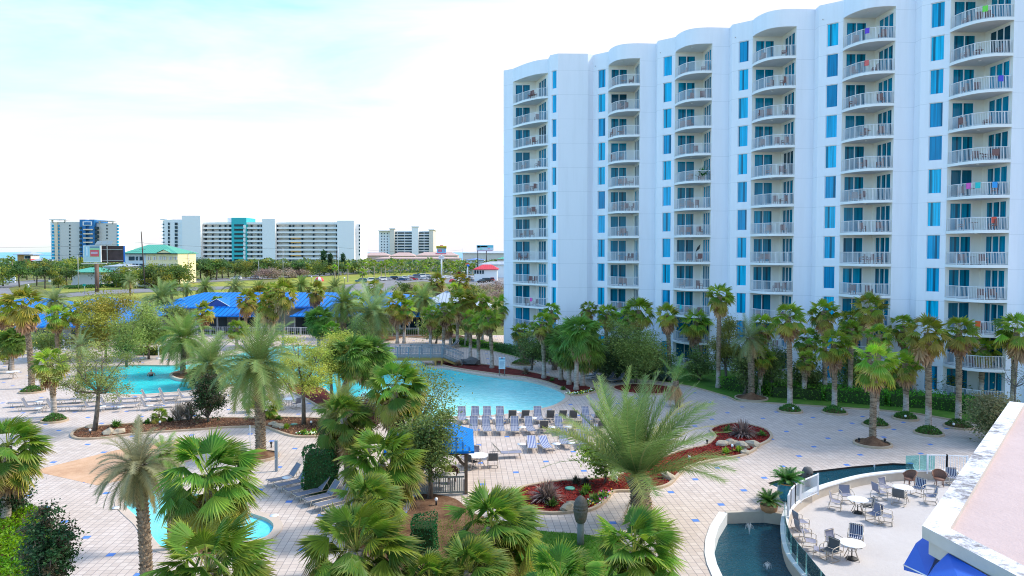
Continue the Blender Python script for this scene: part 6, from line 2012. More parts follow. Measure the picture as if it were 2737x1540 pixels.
# ---- timber bridge
A, B = AT(1036, 951, 80), AT(1184, 953, 80)
bo = Vector(((A.x + B.x) / 2, 80, 0)); br = thing('foot_bridge', 'timber foot bridge with grey railings over the lagoon', 'bridge', bo)
hw, zd = (B.x - A.x) / 2, 1.0
m = MB(); m.box((0, 0, zd - .05), (2 * hw, 1.9, .10)); m.build('deck', M['grey_wood'], br)
for sy in (-1, 1):
    m = MB(); m.box((0, sy * .9, zd - .28), (2 * hw, .12, .34)); m.build('beam', M['yellow_wood'], br)
def ramp(x0, z0, x1, z1):
    L = Vector((x1 - x0, 0, z1 - z0)); a = math.atan2(z1 - z0, x1 - x0)
    m = MB(); m.box(((x0 + x1) / 2, 0, (z0 + z1) / 2 - .05), (L.length, 1.9, .10), M=Matrix.Rotation(-a, 3, 'Y')); m.build('ramp', M['grey_wood'], br)
    for sy in (-1, 1):
        m = MB(); m.bar((x0, sy * .9, z0 - .2), (x1, sy * .9, z1 - .2), .1, .28); m.build('stringer', M['yellow_wood'], br)
ramp(hw, zd, hw + 2.3, .05); ramp(-hw - 2.3, .05, -hw, zd)
for sy in (-1, 1):
    P_ = [(-hw - 2.3, .05), (-hw, zd), (hw, zd), (hw + 2.3, .05)]
    m = MB()
    for i in range(3):
        a, b_ = Vector((P_[i][0], sy * .95, P_[i][1])), Vector((P_[i + 1][0], sy * .95, P_[i + 1][1]))
        m.bar(a + Vector((0, 0, 1.1)), b_ + Vector((0, 0, 1.1)), .12, .06); m.bar(a + Vector((0, 0, .16)), b_ + Vector((0, 0, .16)), .07, .05)
        m.bar(a + Vector((0, 0, .98)), b_ + Vector((0, 0, .98)), .06, .05)
        n_ = int((b_ - a).length / .16)
        for k in range(n_): q = a.lerp(b_, (k + .5) / n_); m.bar(q + Vector((0, 0, .18)), q + Vector((0, 0, .97)), .03)
    m.build('railing', M['grey_metal'], br)
    for i in range(6):
        x = -hw + 2 * hw * i / 5
        m = MB(); m.box((x, sy * .98, zd + .48), (.12, .12, 1.3)); m.build('railing_post', M['grey_metal'], br)
for x in (-hw + .1, hw - .75, hw - .05):
    for sy in (-1, 1):
        m = MB(); m.box((x, sy * .85, .2), (.2, .2, 1.2)); m.build('support_post', M['yellow_wood'], br)

# ---- boards, posts, statues, pots
o_, _o = small_sign('notice_board', 'white and pale blue pool notice board on two legs', 1333, 1350.5, 955, 986, G(1341, 1005).y, (1334.5, 1349), (0.66, 0.78, 0.84),
    [('header', .06, .94, .80, .95, (.30, .52, .68)), ('red_mark', .35, .65, .88, .98, (.68, .16, .12)), ('text_line', .12, .88, .64, .69, (.36, .44, .52)), ('text_line', .12, .80, .54, .59, (.36, .44, .52)), ('text_line', .12, .86, .44, .49, (.36, .44, .52)),
     ('text_line', .12, .76, .34, .39, (.36, .44, .52)), ('text_line', .12, .84, .24, .29, (.36, .44, .52)), ('text_line', .12, .7, .14, .19, (.36, .44, .52))], 'notice board', pw=.04, back=M['grey_wood'])
p = G(739, 1260); t = thing('shower_post', 'plain grey square post standing on the deck by the loungers', 'post', p)
m = MB(); h = AT(739, 1179, p.y).z; m.box((0, 0, h / 2), (.15, .15, h)); m.build('shaft', M['grey_metal'], t); m = MB(); m.box((0, 0, h + .02), (.17, .17, .04)); m.build('cap', M['steel'], t)
m = MB(); m.box((.0, -.09, h * .42), (.05, .04, .10)); m.build('tap', M['steel'], t)
p = G(424, 960); t = thing('umbrella_pole', 'white bare umbrella pole standing by the left lagoon', 'pole', p)
m = MB(); m.tube([(0, 0, 0), (0, 0, AT(424, 918, p.y).z)], .07, 8); m.build('shaft', M['white_plastic'], t); m = MB(); m.lathe([(0, 0), (.3, 0), (.3, .08), (0, .1)], n=14); m.build('foot', M['white_plastic'], t)
p = G(384, 958); t = thing('parasol_stand', 'round white umbrella base by the left lagoon edge', 'umbrella base', p)
m = MB(); m.lathe([(0, 0), (.42, 0), (.42, .14), (.1, .2), (0, .2)], n=18); m.build('weight', M['white_plastic'], t); m = MB(); m.tube([(0, 0, .18), (0, 0, .6)], .05, 8); m.build('tube', M['steel'], t)
p = G(669, 1205); t = thing('umbrella_pole', 'thin short white pole at the edge of the brown bed', 'pole', p)
m = MB(); m.tube([(0, 0, 0), (0, 0, AT(669, 1137, p.y).z)], .03, 8); m.build('shaft', M['white_plastic'], t)
# carved wooden head on a post
Yk = 30.5; p = AT(1552, 1400, Yk); p.z = 0
t = thing('carved_statue', 'carved wooden head statue on a dark post in the near lawn', 'statue', p)
h0, h1 = AT(1552, 1395, Yk).z, AT(1552, 1325, Yk).z
m = MB(); m.tube([(0, 0, 0), (0, 0, h0 * .5), (0, 0, h0 + .05)], [.17, .15, .15], 10); m.build('post', M['grey_wood'], t)
m = MB()
hh = h1 - h0
prof = []
for k in range(25):
    s = k / 24
    r_ = .20 + .11 * sin(pi * min(1, s * 1.02)) ** .8
    if s > .72: r_ *= math.sqrt(max(0.02, 1 - ((s - .72) / .29) ** 2))
    if .40 < s < .78: r_ *= 1.06 if (k % 3) else .93
    prof.append((r_, h0 + hh * s))
m.lathe(prof, n=18)
m.build('head', paint('carved_wood', (.17, .15, .12), .8, var=.25, scale=12, bump=.5, bscale=25), t)
m = MB()
for sx in (-1, 1): m.lathe([(0, 0), (.05, .0), (.06, .02), (0, .04)], (sx * .10, 0, 0), 8)
o = m.build('eyes', M['brown_wood'], t); o.location = (0, -.27, h0 + hh * .56); o.rotation_euler = (pi / 2, 0, 0)
m = MB(); m.box((0, -.29, h0 + hh * .42), (.08, .10, .2), taper=.6); m.build('nose', paint('carved_wood', (.17, .15, .12), .8, var=.25, scale=12), t)
m = MB(); m.box((0, -.24, h0 + hh * .2), (.22, .08, .07)); m.build('mouth', M['brown_wood'], t)
# dark stone head by the upper pond
p = G(2158, 1297, -.1); t = thing('stone_statue', 'dark rounded stone head standing in the upper pond', 'statue', p)
m = MB(); m.lathe([(.20, 0), (.21, .2), (.18, .34), (.25, .42), (.29, .62), (.28, .82), (.19, .98), (.02, 1.03)], n=18); m.build('head', M['grey_stone'], t)
m = MB(); m.box((-.1, -.27, .70), (.11, .06, .05)); m.box((.11, -.27, .70), (.14, .06, .05)); m.build('eyes', M['black'], t)
m = MB(); m.box((.0, -.29, .58), (.08, .10, .16), taper=.6); m.build('nose', M['grey_stone'], t)
def pot(label, p, prof, mat, rim, pl_r, seed, plantname):
    t = thing('plant_pot', label, 'pot', p)
    m = MB(); m.lathe(prof, n=26); m.build('bowl', mat, t)
    r_, z_ = prof[-1]
    m = MB(); m.lathe([(r_ * .86, z_ - .05), (r_, z_ - .04), (r_ * 1.05, z_), (r_ * .88, z_ + .03), (r_ * .86, z_ - .05)], n=26, cap=False); m.build('rim', rim, t)
    m = MB(); m.lathe([(0, z_ - .06), (r_ * .9, z_ - .06)], n=20, cap=False); m.build('soil', M['mulch_brown'], t)
    q = thing('sago_palm', plantname, 'plant', p + Vector((0, 0, z_ - .05)))
    m = MB(); m.lathe([(.10, 0), (.12, .1), (.06, .2)], n=10); m.build('trunk', M['bark'], q)
    r0 = random.Random(seed); m = MB()
    for k in range(40):
        az = k * 2.4; c = jit((.022, .085, .02), r0, .3)
        frond(m, (0, 0, .17), az, rad(66 - 54 * (k / 40) + r0.uniform(-8, 8)), pl_r * r0.uniform(.85, 1.1), 16, .8, Vector((0, 0, 0)), c, lerp(c, (.07, .15, .03), .5), r0, lw=.075, ll=.26, nseg=6)
    m.build('crown', M['leaf'], q)
t_ = NT('blue_glaze'); P_ = t_.obj(); f_ = t_.noise(3, 5, .7, P_)
M['blue_glaze'] = t_.done(t_.bsdf(t_.ramp(f_, [(.35, (.008, .13, .22)), (.55, (.015, .24, .34)), (.7, (.10, .20, .20))]), .25))
M['terracotta'] = paint('terracotta', (.52, .27, .13), .7, var=.15)
pot('tall blue glazed pot beside the upper pond', G(2103, 1337), [(.28, 0), (.37, .12), (.47, .46), (.46, .68), (.39, .84), (.40, .90)], M['blue_glaze'], M['terracotta'], .95, 3, 'sago palm growing in the blue glazed pot')
pot('low terracotta pot behind the lower pond wall', G(2055, 1367), [(.30, 0), (.38, .08), (.42, .26), (.42, .34)], M['terracotta'], M['terracotta'], .80, 4, 'sago palm growing in the low terracotta pot')

# ---- terrace glass, gates and railings
def rail_glass(pts, label, h=1.0, name='glass_balustrade'):
    t = NT('balustrade_glass')
    o0 = Vector(pts[0]); o0.z = 0
    T = thing(name, label, 'balustrade', o0)
    for i in range(len(pts) - 1):
        a, b_ = Vector(pts[i]) - o0, Vector(pts[i + 1]) - o0
        d = (b_ - a); d.z = 0; L = d.length; d.normalize(); n = Vector((-d.y, d.x, 0)) * .008
        a, b_ = a + d * .02, b_ - d * .02
        m = MB()
        z0, z1 = .10, h
        vs = [Vector((q.x, q.y, z)) + s * n for s in (-1, 1) for q, z in ((a, z0), (b_, z0), (b_, z1), (a, z1))]
        m.raw(vs, [(0, 1, 2, 3), (7, 6, 5, 4), (0, 4, 5, 1), (1, 5, 6, 2), (2, 6, 7, 3), (3, 7, 4, 0)], smooth=False)
        m.build('pane', M['bal_glass'], T)
    return T
t = NT('bal_glass')
gl = t.n('ShaderNodeBsdfGlossy', ins={'Color': (.9, .95, .95, 1), 'Roughness': .03})
tr = t.n('ShaderNodeBsdfTransparent', ins={'Color': (.58, .86, .86, 1)})
df = t.n('ShaderNodeBsdfDiffuse', ins={'Color': (.25, .55, .58, 1)})
m1 = t.n('ShaderNodeMixShader', ins={0: .14, 1: tr, 2: df})
fz = t.n('ShaderNodeFresnel', ins={0: 1.45})
M['bal_glass'] = t.done(t.n('ShaderNodeMixShader', ins={0: fz.outputs[0], 1: m1, 2: gl}))
rail_glass([CURB[i] for i in range(0, 17, 2)], 'curved glass balustrade on the wall between pond and terrace', .95)
rail_glass([CURB[i] for i in range(41, 47, 2)], 'clear glass balustrade at the far end of the curved wall', .95)
gp = [G(*p) for p in [(2106, 1384), (2112, 1366), (2124, 1352), (2138, 1342)]]
picket_fence('white_railing', 'curved white picket railing beside the blue pot', gp, 1.05, M['white_metal'], .11, 'railing', ZT + .45, post=1.2)
picket_fence('white_gate', 'white picket gate standing open at the terrace entrance', [G(2140, 1341), G(2186, 1320)], 1.1, M['white_metal'], .11, 'gate', ZT + .4, post=1.3)
picket_fence('white_railing', 'white picket railing behind the brown wicker chairs', [G(2478, 1262), G(2530, 1263), G(2585, 1266)], 1.1, M['white_metal'], .12, 'railing', -.1, post=1.6)
# fountain jets
M['spray'] = paint('water_spray', (.80, .84, .88), .3, var=.02)
def jet(label, p, h, n=16, sp=.35):
    r0 = random.Random(int(p.x * 10)); m = MB()
    for k in range(n):
        az = r0.uniform(0, 6.28); s = sp * r0.uniform(.2, 1)
        pts = [p + Vector((cos(az) * s * q, sin(az) * s * q, h * r0.uniform(.93, 1.05) * 4 * q * (1 - q) * (1.2 - .4 * s))) for q in [j / 6 for j in range(6)]]
        m.tube([x - p for x in pts], .004, 3, cap=False)
    tag(m.build('fountain_jet', M['spray'], None, p), label, 'fountain')
jet('small fountain jet in the lower dark pond', G(2003, 1428, -.5), .45)
jet('second small fountain jet at the near end of the lower pond', G(2050, 1525, -.5), .3)
jet('thin fountain jet in the upper pond', G(2337, 1258, -.12), .3, 6, .1)

# ---- near roof and awnings
K = AT(2465, 1405, 12.5)
E1 = Vector((.647, .763, 0)); E2 = Vector((.149, -.989, 0))
zr = K.z
rb = thing('near_wing', 'near low wing with flat cream roof and stained white parapet', 'building', (K.x, K.y, 0))
o0 = Vector((K.x, K.y, 0))
pa_, pb_, pc_ = E1 * 13.76, Vector((0, 0, 0)), E2 * 7
far1, far2 = pa_ + Vector((14, 0.2, 0)), pc_ + Vector((16, 4, 0))
n1, n2 = Vector((E1.y, -E1.x, 0)), Vector((-E2.y, E2.x, 0))   # inward
def inner(d):
    # offset corner of the two edges by d
    # solve (s*E1 + n1*d) = (t*E2 + n2*d)
    a = n2 * d - n1 * d; det = E1.x * (-E2.y) - E1.y * (-E2.x)
    s = (a.x * (-E2.y) - a.y * (-E2.x)) / det
    return E1 * s + n1 * d
def stained():
    t = NT('stained_parapet'); P = t.pos()
    f = t.noise(4.5, 9, .78, P, .2); f2 = t.noise(.55, 3, .6, P)
    k = t.ramp(t.math('ADD', t.math('MULTIPLY', f, .60), t.math('MULTIPLY', f2, .62)), [(.60, (0, 0, 0)), (.70, (1, 1, 1))])
    return t.done(t.bsdf(t.mix(t.math('MULTIPLY', k, .85), (.66, .67, .71), (.09, .08, .085)), .8, 0, .3, t.bump(f, .15, .02)))
M['stained'] = stained()
W_ = .40
i1 = inner(W_)
fa, fc = pa_ + n1 * W_, pc_ + n2 * W_
m = MB()
for q in ((pa_, pb_, i1, fa), (pb_, pc_, fc, i1)):
    m.face([Vector((x.x, x.y, zr)) for x in q]); 
    if (q[1] - q[0]).cross(q[2] - q[0]).z < 0: m.f[-1] = tuple(reversed(m.f[-1]))
m.build('parapet_cap', M['stained'], rb)
m = MB()
for a, b_ in ((pa_, pb_), (pb_, pc_)):
    m.face([(a.x, a.y, zr - .22), (b_.x, b_.y, zr - .22), (b_.x, b_.y, zr), (a.x, a.y, zr)])
for a, b_ in ((fa, i1), (i1, fc)):
    m.face([(a.x, a.y, zr - .12), (b_.x, b_.y, zr - .12), (b_.x, b_.y, zr), (a.x, a.y, zr)])
d_ = .10; i2 = inner(d_)
L1 = [pa_ + n1 * d_, i2, pc_ + n2 * d_]; L0 = [pa_, pb_, pc_]
for k in range(2):
    m.face([(L0[k].x, L0[k].y, zr - .22), (L0[k + 1].x, L0[k + 1].y, zr - .22), (L1[k + 1].x, L1[k + 1].y, zr - .22), (L1[k].x, L1[k].y, zr - .22)])
    m.face([(L1[k].x, L1[k].y, zr - .50), (L1[k + 1].x, L1[k + 1].y, zr - .50), (L1[k + 1].x, L1[k + 1].y, zr - .22), (L1[k].x, L1[k].y, zr - .22)])
m.build('fascia', paint('tan_fascia', (.58, .52, .46), .8, var=.12, scale=2), rb)
m = MB(); m.poly([(fa.x, fa.y), (i1.x, i1.y), (fc.x, fc.y), (far2.x, far2.y), (far1.x, far1.y)], zr - .10)
m.build('roof', ground_mat('roof_membrane', [(.35, (.47, .37, .355)), (.65, (.54, .43, .415))], .25, 3, .8), rb)
w0 = inner(.55); wa, wc = pa_ + n1 * .55, pc_ + n2 * .55
m = MB()
for a, b_ in ((wa, w0), (w0, wc)):
    m.face([(a.x, a.y, ZT), (b_.x, b_.y, ZT), (b_.x, b_.y, zr - .5), (a.x, a.y, zr - .5)])
m.face([(L1[0].x, L1[0].y, zr - .5), (L1[1].x, L1[1].y, zr - .5), (w0.x, w0.y, zr - .5), (wa.x, wa.y, zr - .5)]); m.face([(L1[1].x, L1[1].y, zr - .5), (L1[2].x, L1[2].y, zr - .5), (wc.x, wc.y, zr - .5), (w0.x, w0.y, zr - .5)])
m.build('wall', M['tan_wall'], rb)
M['awning'] = paint('blue_awning', (.004, .10, .52), .6, var=.06, scale=2)
def awning(label, pts, thick):
    P_ = [AT(*p) for p in pts]
    c = sum(P_, Vector()) / len(P_)
    t = thing('awning', label, 'awning', Vector((c.x, c.y, 0)))
    o_ = Vector((c.x, c.y, 0))
    bm = bmesh.new()
    for p in P_: bm.verts.new(p - o_)
    bmesh.ops.convex_hull(bm, input=bm.verts)
    me = bpy.data.meshes.new('cover'); bm.to_mesh(me); bm.free(); me.materials.append(M['awning'])
    o = link(bpy.data.objects.new('cover', me)); o.parent = t
    m = MB(); m.tube([P_[3] - o_, P_[4] - o_], .012, 6); m.build('front_bar', M['white_metal'], t)
awning('small blue fabric awning under the parapet corner', [(2476, 1430, 13.5), (2514, 1462, 12.8), (2448, 1452, 13.3), (2415, 1510, 13.1), (2478, 1540, 12.0), (2416, 1524, 13.1), (2515, 1500, 12.8), (2490, 1540, 12.2)], 0)
awning('larger blue fabric awning under the near parapet edge', [(2534, 1478, 12.0), (2650, 1545, 10.9), (2500, 1510, 11.9), (2455, 1575, 11.4), (2600, 1640, 10.0), (2456, 1590, 11.4), (2660, 1600, 10.8), (2540, 1540, 12.0)], 0)

# ---- swimmer
def swimmer(label, p, rz, cap):
    t = thing('person', label, 'person', p, rz)
    m = MB()
    rows = [(-.36, .02, .02), (-.30, .19, .12), (-.16, .17, .11), (0.0, .17, .11), (.12, .20, .11), (.24, .215, .10), (.31, .15, .085), (.345, .065, .06), (.39, .055, .055), (.43, .065, .07)]
    n = 14; vs, fs = [], []
    for z, a, b_ in rows:
        for k in range(n): vs.append((a * cos(2 * pi * k / n), b_ * sin(2 * pi * k / n), z))
    for z, a, b_ in [(.46, .075, .085), (.52, .08, .10), (.58, .078, .10), (.63, .06, .08), (.655, .02, .03)]:
        for k in range(n): vs.append((a * cos(2 * pi * k / n), b_ * sin(2 * pi * k / n) + .01, z))
    R_ = len(vs) // n
    for i in range(R_ - 1):
        for k in range(n): fs.append((i * n + k, i * n + (k + 1) % n, (i + 1) * n + (k + 1) % n, (i + 1) * n + k))
    fs.append(tuple(range((R_ - 1) * n, R_ * n)))
    m.raw(vs, fs, smooth=True)
    for s in (-1, 1):
        m.tube([(s * .19, 0, .26), (s * .30, .02, .14), (s * .36, .14, -.02), (s * .28, .36, -.04), (s * .22, .44, -.03)], [.062, .052, .045, .036, .028], 8)
    m.build('body', M['skin'], t)
    m = MB(); m.smooth = True
    vs, fs = [], []
    for z, a, b_ in [(-.34, .10, .08), (-.30, .20, .13), (-.16, .18, .12), (0, .178, .118), (.10, .20, .117)]:
        for k in range(n): vs.append((a * cos(2 * pi * k / n), b_ * sin(2 * pi * k / n), z))
    for i in range(4):
        for k in range(n): fs.append((i * n + k, i * n + (k + 1) % n, (i + 1) * n + (k + 1) % n, (i + 1) * n + k))
    m.raw(vs, fs); m.build('swimsuit', M['black'], t)
    m = MB(); m.lathe([(.085, .56), (.10, .575), (.098, .62), (.07, .665), (.0, .68)], (0, .01, 0), 14, cap=False); m.build('hat', M['white_plastic'] if cap else M['black'], t)
swimmer('person standing in the left lagoon in dark swimsuit and white hat', G(404, 1003, -.05), .3, True)
swimmer('person almost submerged near the far edge of left lagoon', G(375, 981, -.45), .8, False)
# ------------------------------------------------------------ planting
BROWN = M['bark']
# --- palms along the hotel (right row), measured bud and base
palm('fan', 2106, 848, 60, 'tall fan palm with pale lower trunk, leftmost in the right-hand deck planters', (2111, 1092), var=0)
palm('fan', 2208, 832, 50, 'fan palm crown against the hotel behind the second planter palm', Y=62, var=1)
palm('ochre', 2325, 822, 56, 'fan palm with browned leaves in front of the fifth balcony stack', Y=62, var=0)
palm('fan', 2228, 918, 62, 'fan palm with short brown skirt in the second deck planter', (2230, 1096), var=2)
palm('fan', 2338, 965, 72, 'fan palm with rough boots on the round mulch ring', (2332, 1184), var=3, boots=True, tr=.20)
palm('fan', 2350, 895, 46, 'fan palm with white trunk base behind the mulch ring palm', (2341, 1132), var=4)
palm('fan', 2419, 972, 50, 'fan palm in the planter nearest the hotel hedge', (2421, 1111), var=1)
palm('ochre', 2478, 890, 68, 'tall fan palm with tan skirt in the nearest right planter', (2481, 1149), var=1)
palm('fan', 2563, 885, 62, 'tall fan palm with ringed trunk in the last right planter', (2561, 1131), var=0)
palm('fan', 2712, 880, 68, 'fan palm cut by the picture edge beside the hotel wall', Y=56, var=2)
for i, (u, v, rp, lb) in enumerate([(2165, 905, 46, 'dark fan palm in the shade between the first two planter palms'), (2292, 965, 44, 'dark fan palm close to the hotel left of the mulch ring palm'), (2032, 950, 42, 'shaded fan palm between grey date palm and first planter palm'),
                                   (2445, 930, 46, 'shaded fan palm against the wall behind the nearest planters'), (2275, 880, 40, 'fan palm crown in front of the fifth stack near the ground'), (2150, 960, 36, 'low shaded fan palm on the hotel lawn')]):
    palm('fan', u, v, rp, lb, Y=63.5 - i * .5, var=i)
def planter(label, u, v, ru, cols=None, mulch=False):
    p = G(u, v); r_ = ru * p.y / F
    t = thing('planter', label, 'planter', p)
    lo = [Vector((r_ * cos(2 * pi * k / 28), r_ * .95 * sin(2 * pi * k / 28), 0)) for k in range(28)]
    A, B = offset(lo, .12), lo
    m = MB()
    for i in range(28):
        j = (i + 1) % 28
        m.face([(B[i].x, B[i].y, .14), (A[i].x, A[i].y, .14), (A[j].x, A[j].y, .14), (B[j].x, B[j].y, .14)])
        m.face([(A[i].x, A[i].y, 0), (A[j].x, A[j].y, 0), (A[j].x, A[j].y, .14), (A[i].x, A[i].y, .14)])
    m.build('kerb', M['kerb'], t)
    m = MB(); m.lathe([(r_, .06), (r_ * .7, .14), (r_ * .3, .24 if not mulch else .42), (0.01, .28 if not mulch else .6)], n=20, cap=False); m.build('soil', M['mulch_brown'], t)
    if not mulch:
        r0 = random.Random(int(u)); m = MB()
        for k in range(900):
            a, q = r0.uniform(0, 6.28), math.sqrt(r0.random())
            leaf_quad(m, Vector((q * r_ * .97 * cos(a), q * r_ * .97 * sin(a), .12 + (1 - q * q) * .42 + r0.gauss(0, .05))), .14 * r0.uniform(.6, 1.3), r0, jit(r0.choice(cols or HEDGE), r0, .35), 0, .4)
        m.build('plants', M['leaf'], t)
planter('round kerbed planter of green shrubs under the leftmost right-hand palm', 2111, 1100, 29)
planter('round kerbed planter of green shrubs under the second right-hand palm', 2230, 1104, 30)
planter('round mulch ring under the rough-trunked palm', 2332, 1188, 44, mulch=True)
planter('round green planter behind the mulch ring palm', 2341, 1138, 31)
planter('round green planter closest to the hotel hedge', 2420, 1120, 29)
planter('round green planter nearest to the roof parapet', 2482, 1160, 33)
planter('round green planter farthest right under the ringed palm', 2562, 1142, 33)
planter('round green planter under the lone palm on the left deck', 146, 1126, 29)
planter('round green planter under the big brown-skirted palm far left', 86, 1048, 28)
planter('round mulch ring under the tall date palm in the middle', 690, 1222, 50, mulch=True)
planter('small round planter under the dark palm by the pool bed', 1397, 974, 30)
planter('brown ringed planter under the grey date palm by the hotel', 2008, 1066, 40, mulch=True)

# --- hotel front, middle
palm('fan', 1392, 885, 36, 'dark short fan palm with thick shaggy trunk by the notice board', (1397, 970), var=1, tr=.30, boots=True)
palm('fan', 1448, 862, 44, 'fan palm with orange lower trunk at the red bed', (1454, 1012), var=0)
for i, (uc, vc, ub, vb, rp) in enumerate([(1522, 915, 1521, 1029, 64), (1548, 885, 1540, 1043, 70), (1568, 925, 1557, 1032, 62)]):
    palm('sabal', uc, vc, rp, ['left sabal palm of the dense clump of three by the pool', 'middle tallest sabal palm of the dense clump of three', 'right sabal palm of the dense clump of three'][i], (ub, vb), var=i, group='sabal palms in the clump of three', bark=M['bark_pale'])
palm('sabal', 1500, 905, 62, 'sabal palm crown half behind the dense clump of three', Y=70, var=1)
palm('fan', 1578, 824, 30, 'small fan palm against the blank stair tower', Y=82, var=2)
palm('fan', 1707, 832, 56, 'bright green fan palm crown before the second balcony stack', Y=74, var=4, skirt=False)
palm('fan', 1668, 850, 40, 'fan palm crown left behind the bright green one', Y=76, var=3)
palm('fan', 1859, 858, 54, 'dark fan palm with long brown skirt before third balcony stack', (1875, 988), var=2)
palm('fan', 1922, 790, 48, 'tallest fan palm before the third balcony stack', Y=66, var=1)
palm('feather_pale', 2005, 905, 66, 'grey-green date palm with drooping pale fronds by the hotel', (2008, 1062), var=0)
palm('feather_brown', 1812, 1020, 74, 'date palm with mostly brown dried fronds behind the big wind-blown palm', Y=58, var=0, tr=.2)
palm('feather_big', 1707, 1280, 278, 'large wind-blown date palm with thick booted trunk on the red bed', (1713, 1402), var=0, tr=.42, leanmax=.3)

# --- behind the bridge, centre
palm('fan', 1185, 832, 40, 'fan palm with two-tone skirt left of the bridge end palms', Y=88, var=0)
palm('ochre', 1228, 806, 46, 'big browned fan palm over the right end of the bridge', (1222, 928), var=0)
palm('fan', 1257, 850, 36, 'fan palm between bridge palms and the hotel corner', Y=84, var=3)
palm('fan', 1306, 850, 40, 'bright fan palm standing right of the boulder', (1315, 985), var=4)
palm('fan', 1279, 862, 34, 'thin fan palm left beside the boulder', (1279, 976), var=2)
palm('fan', 1348, 815, 46, 'dark dense fan palm at the hotel left corner', (1351, 926), var=1)
palm('fan', 1200, 860, 34, 'low fan palm leaning over the bridge ramp', (1204, 925), var=2)
palm('ochre', 1171, 752, 32, 'yellowed fan palm before the car park, left one', Y=128, var=1)
palm('ochre', 1229, 752, 34, 'brown shaggy fan palm before the red-roofed restaurant', Y=126, var=0)
palm('fan', 1212, 775, 32, 'green fan palm below the shaggy brown one', Y=122, var=3)
palm('feather', 1133, 802, 52, 'date palm with dark upright trunk before the grey hip roof', (1133, 893), var=1, tr=.28)
palm('ochre', 1061, 812, 46, 'browned fan palm with curled bright dead leaves, left trunk of two', (1062, 918), var=1)
palm('fan', 1082, 822, 38, 'fan palm with narrow skirt, right trunk of two', (1080, 918), var=0)
palm('ochre', 1004, 768, 32, 'yellow-green fan palm peeking over the lodge roof at the centre', Y=120, var=0)
palm('feather', 998, 838, 92, 'wide bluish date palm before the lodge, spiky upright fronds', (1010, 912), var=2)
palm('feather', 916, 812, 62, 'date palm with thick pineapple trunk before the lodge roof', Y=104, var=0, tr=.42)
palm('ochre', 848, 775, 36, 'fan palm with tattered leaves over the lodge roof', Y=112, var=1)
palm('sabal', 851, 850, 48, 'round dense green sabal palm before the lodge porch', Y=92, var=0)
palm('fan', 882, 880, 34, 'bright fan palm beneath the round sabal', Y=88, var=4, skirt=False)
palm('ochre', 757, 780, 50, 'tall fan palm with full brown skirt before the lodge, right of a pair', (758, 926), var=1)
palm('ochre', 697, 795, 52, 'tall fan palm with orange skirt before the lodge, left of a pair', (719, 893), var=0)
palm('ochre', 655, 800, 38, 'shaggy fan palm left beside the orange-skirted pair', Y=100, var=1)
palm('fan', 730, 775, 34, 'green fan palm crown between the skirted pair', Y=106, var=2)
palm('fan', 582, 812, 34, 'slim lone fan palm before the lodge gable', (590, 880), var=0)
palm('feather', 430, 800, 58, 'date palm with fat trunk rising over the lodge roof', (433, 882), var=1, tr=.42)
palm('feather_pale', 345, 752, 28, 'small date palm by the road behind the lodge', (348, 789), var=0)
for i, (u, v, rp) in enumerate([(458, 770, 28), (546, 768, 34), (632, 768, 36), (804, 762, 34), (892, 770, 32), (500, 772, 24), (690, 770, 26)]):
    palm('feather', u, v, rp, f'date palm in the row behind the lodge roof, {nth(i + 1)} listed' if False else ['date palm behind lodge at the end of its left ridge', 'date palm behind lodge ridge right of the gable', 'spiky date palm behind lodge ridge below white cars', 'date palm behind lodge roof below the dome tent', 'date palm behind lodge roof near the globe lamp', 'small date palm behind lodge ridge left of the gable', 'small date palm behind lodge roof among skirted palms'][i], Y=150, var=i, group='date palms behind the lodge')
# --- left
palm('ochre', 63, 812, 64, 'large fan palm with heavy tan skirt at far left', (85, 1038), var=0, tr=.24, boots=True)
palm('feather', 152, 806, 46, 'date palm behind the heavy-skirted palm at far left', Y=88, var=2)
palm('fan', 150, 842, 42, 'fan palm with brown trunk before the left lodge wing', Y=82, var=3)
palm('feather_pale', 212, 925, 50, 'yellowish date palm with hanging dry fronds left of the feathery tree', Y=72, var=0)
palm('fan', 133, 968, 58, 'fan palm standing alone in the green planter on the left deck', (145, 1120), var=1)
palm('sabal', 30, 905, 44, 'dull yellow-green palm at the left picture edge', Y=74, var=0)
palm('feather', 493, 905, 86, 'yellow-green date palm on the lagoon island', (489, 1000), var=0)
palm('feather', 562, 975, 102, 'dark green date palm right of the lagoon island', (577, 1030), var=1)
palm('feather', 692, 975, 135, 'tall date palm with long patterned trunk in the middle', (697, 1216), var=1, tr=.28)
palm('fan', 425, 1108, 30, 'young bright fan palm with short dark trunk on the brown bed', (417, 1130), var=0, skirt=False, tr=.12)
palm('fan', 716, 1086, 44, 'low fan palm behind the tall patterned trunk', (728, 1118), var=2, skirt=False, tr=.12)
palm('fan', 662, 1072, 26, 'small fan palm leaning left of the tall patterned trunk', Y=56, var=4, skirt=False, tr=.1)
palm('feather', 906, 1092, 84, 'arching green date palm behind the near central fan palms', Y=52, var=1)
palm('sabal', 985, 945, 76, 'dark fine-leaved sabal palm beside the lime tree', (912, 1075), var=1, bark=M['bark'], leanmax=2.6)
palm('sabal', 940, 940, 70, 'dark fine-leaved sabal palm touching the lime tree', (925, 1085), var=0, bark=M['bark'])
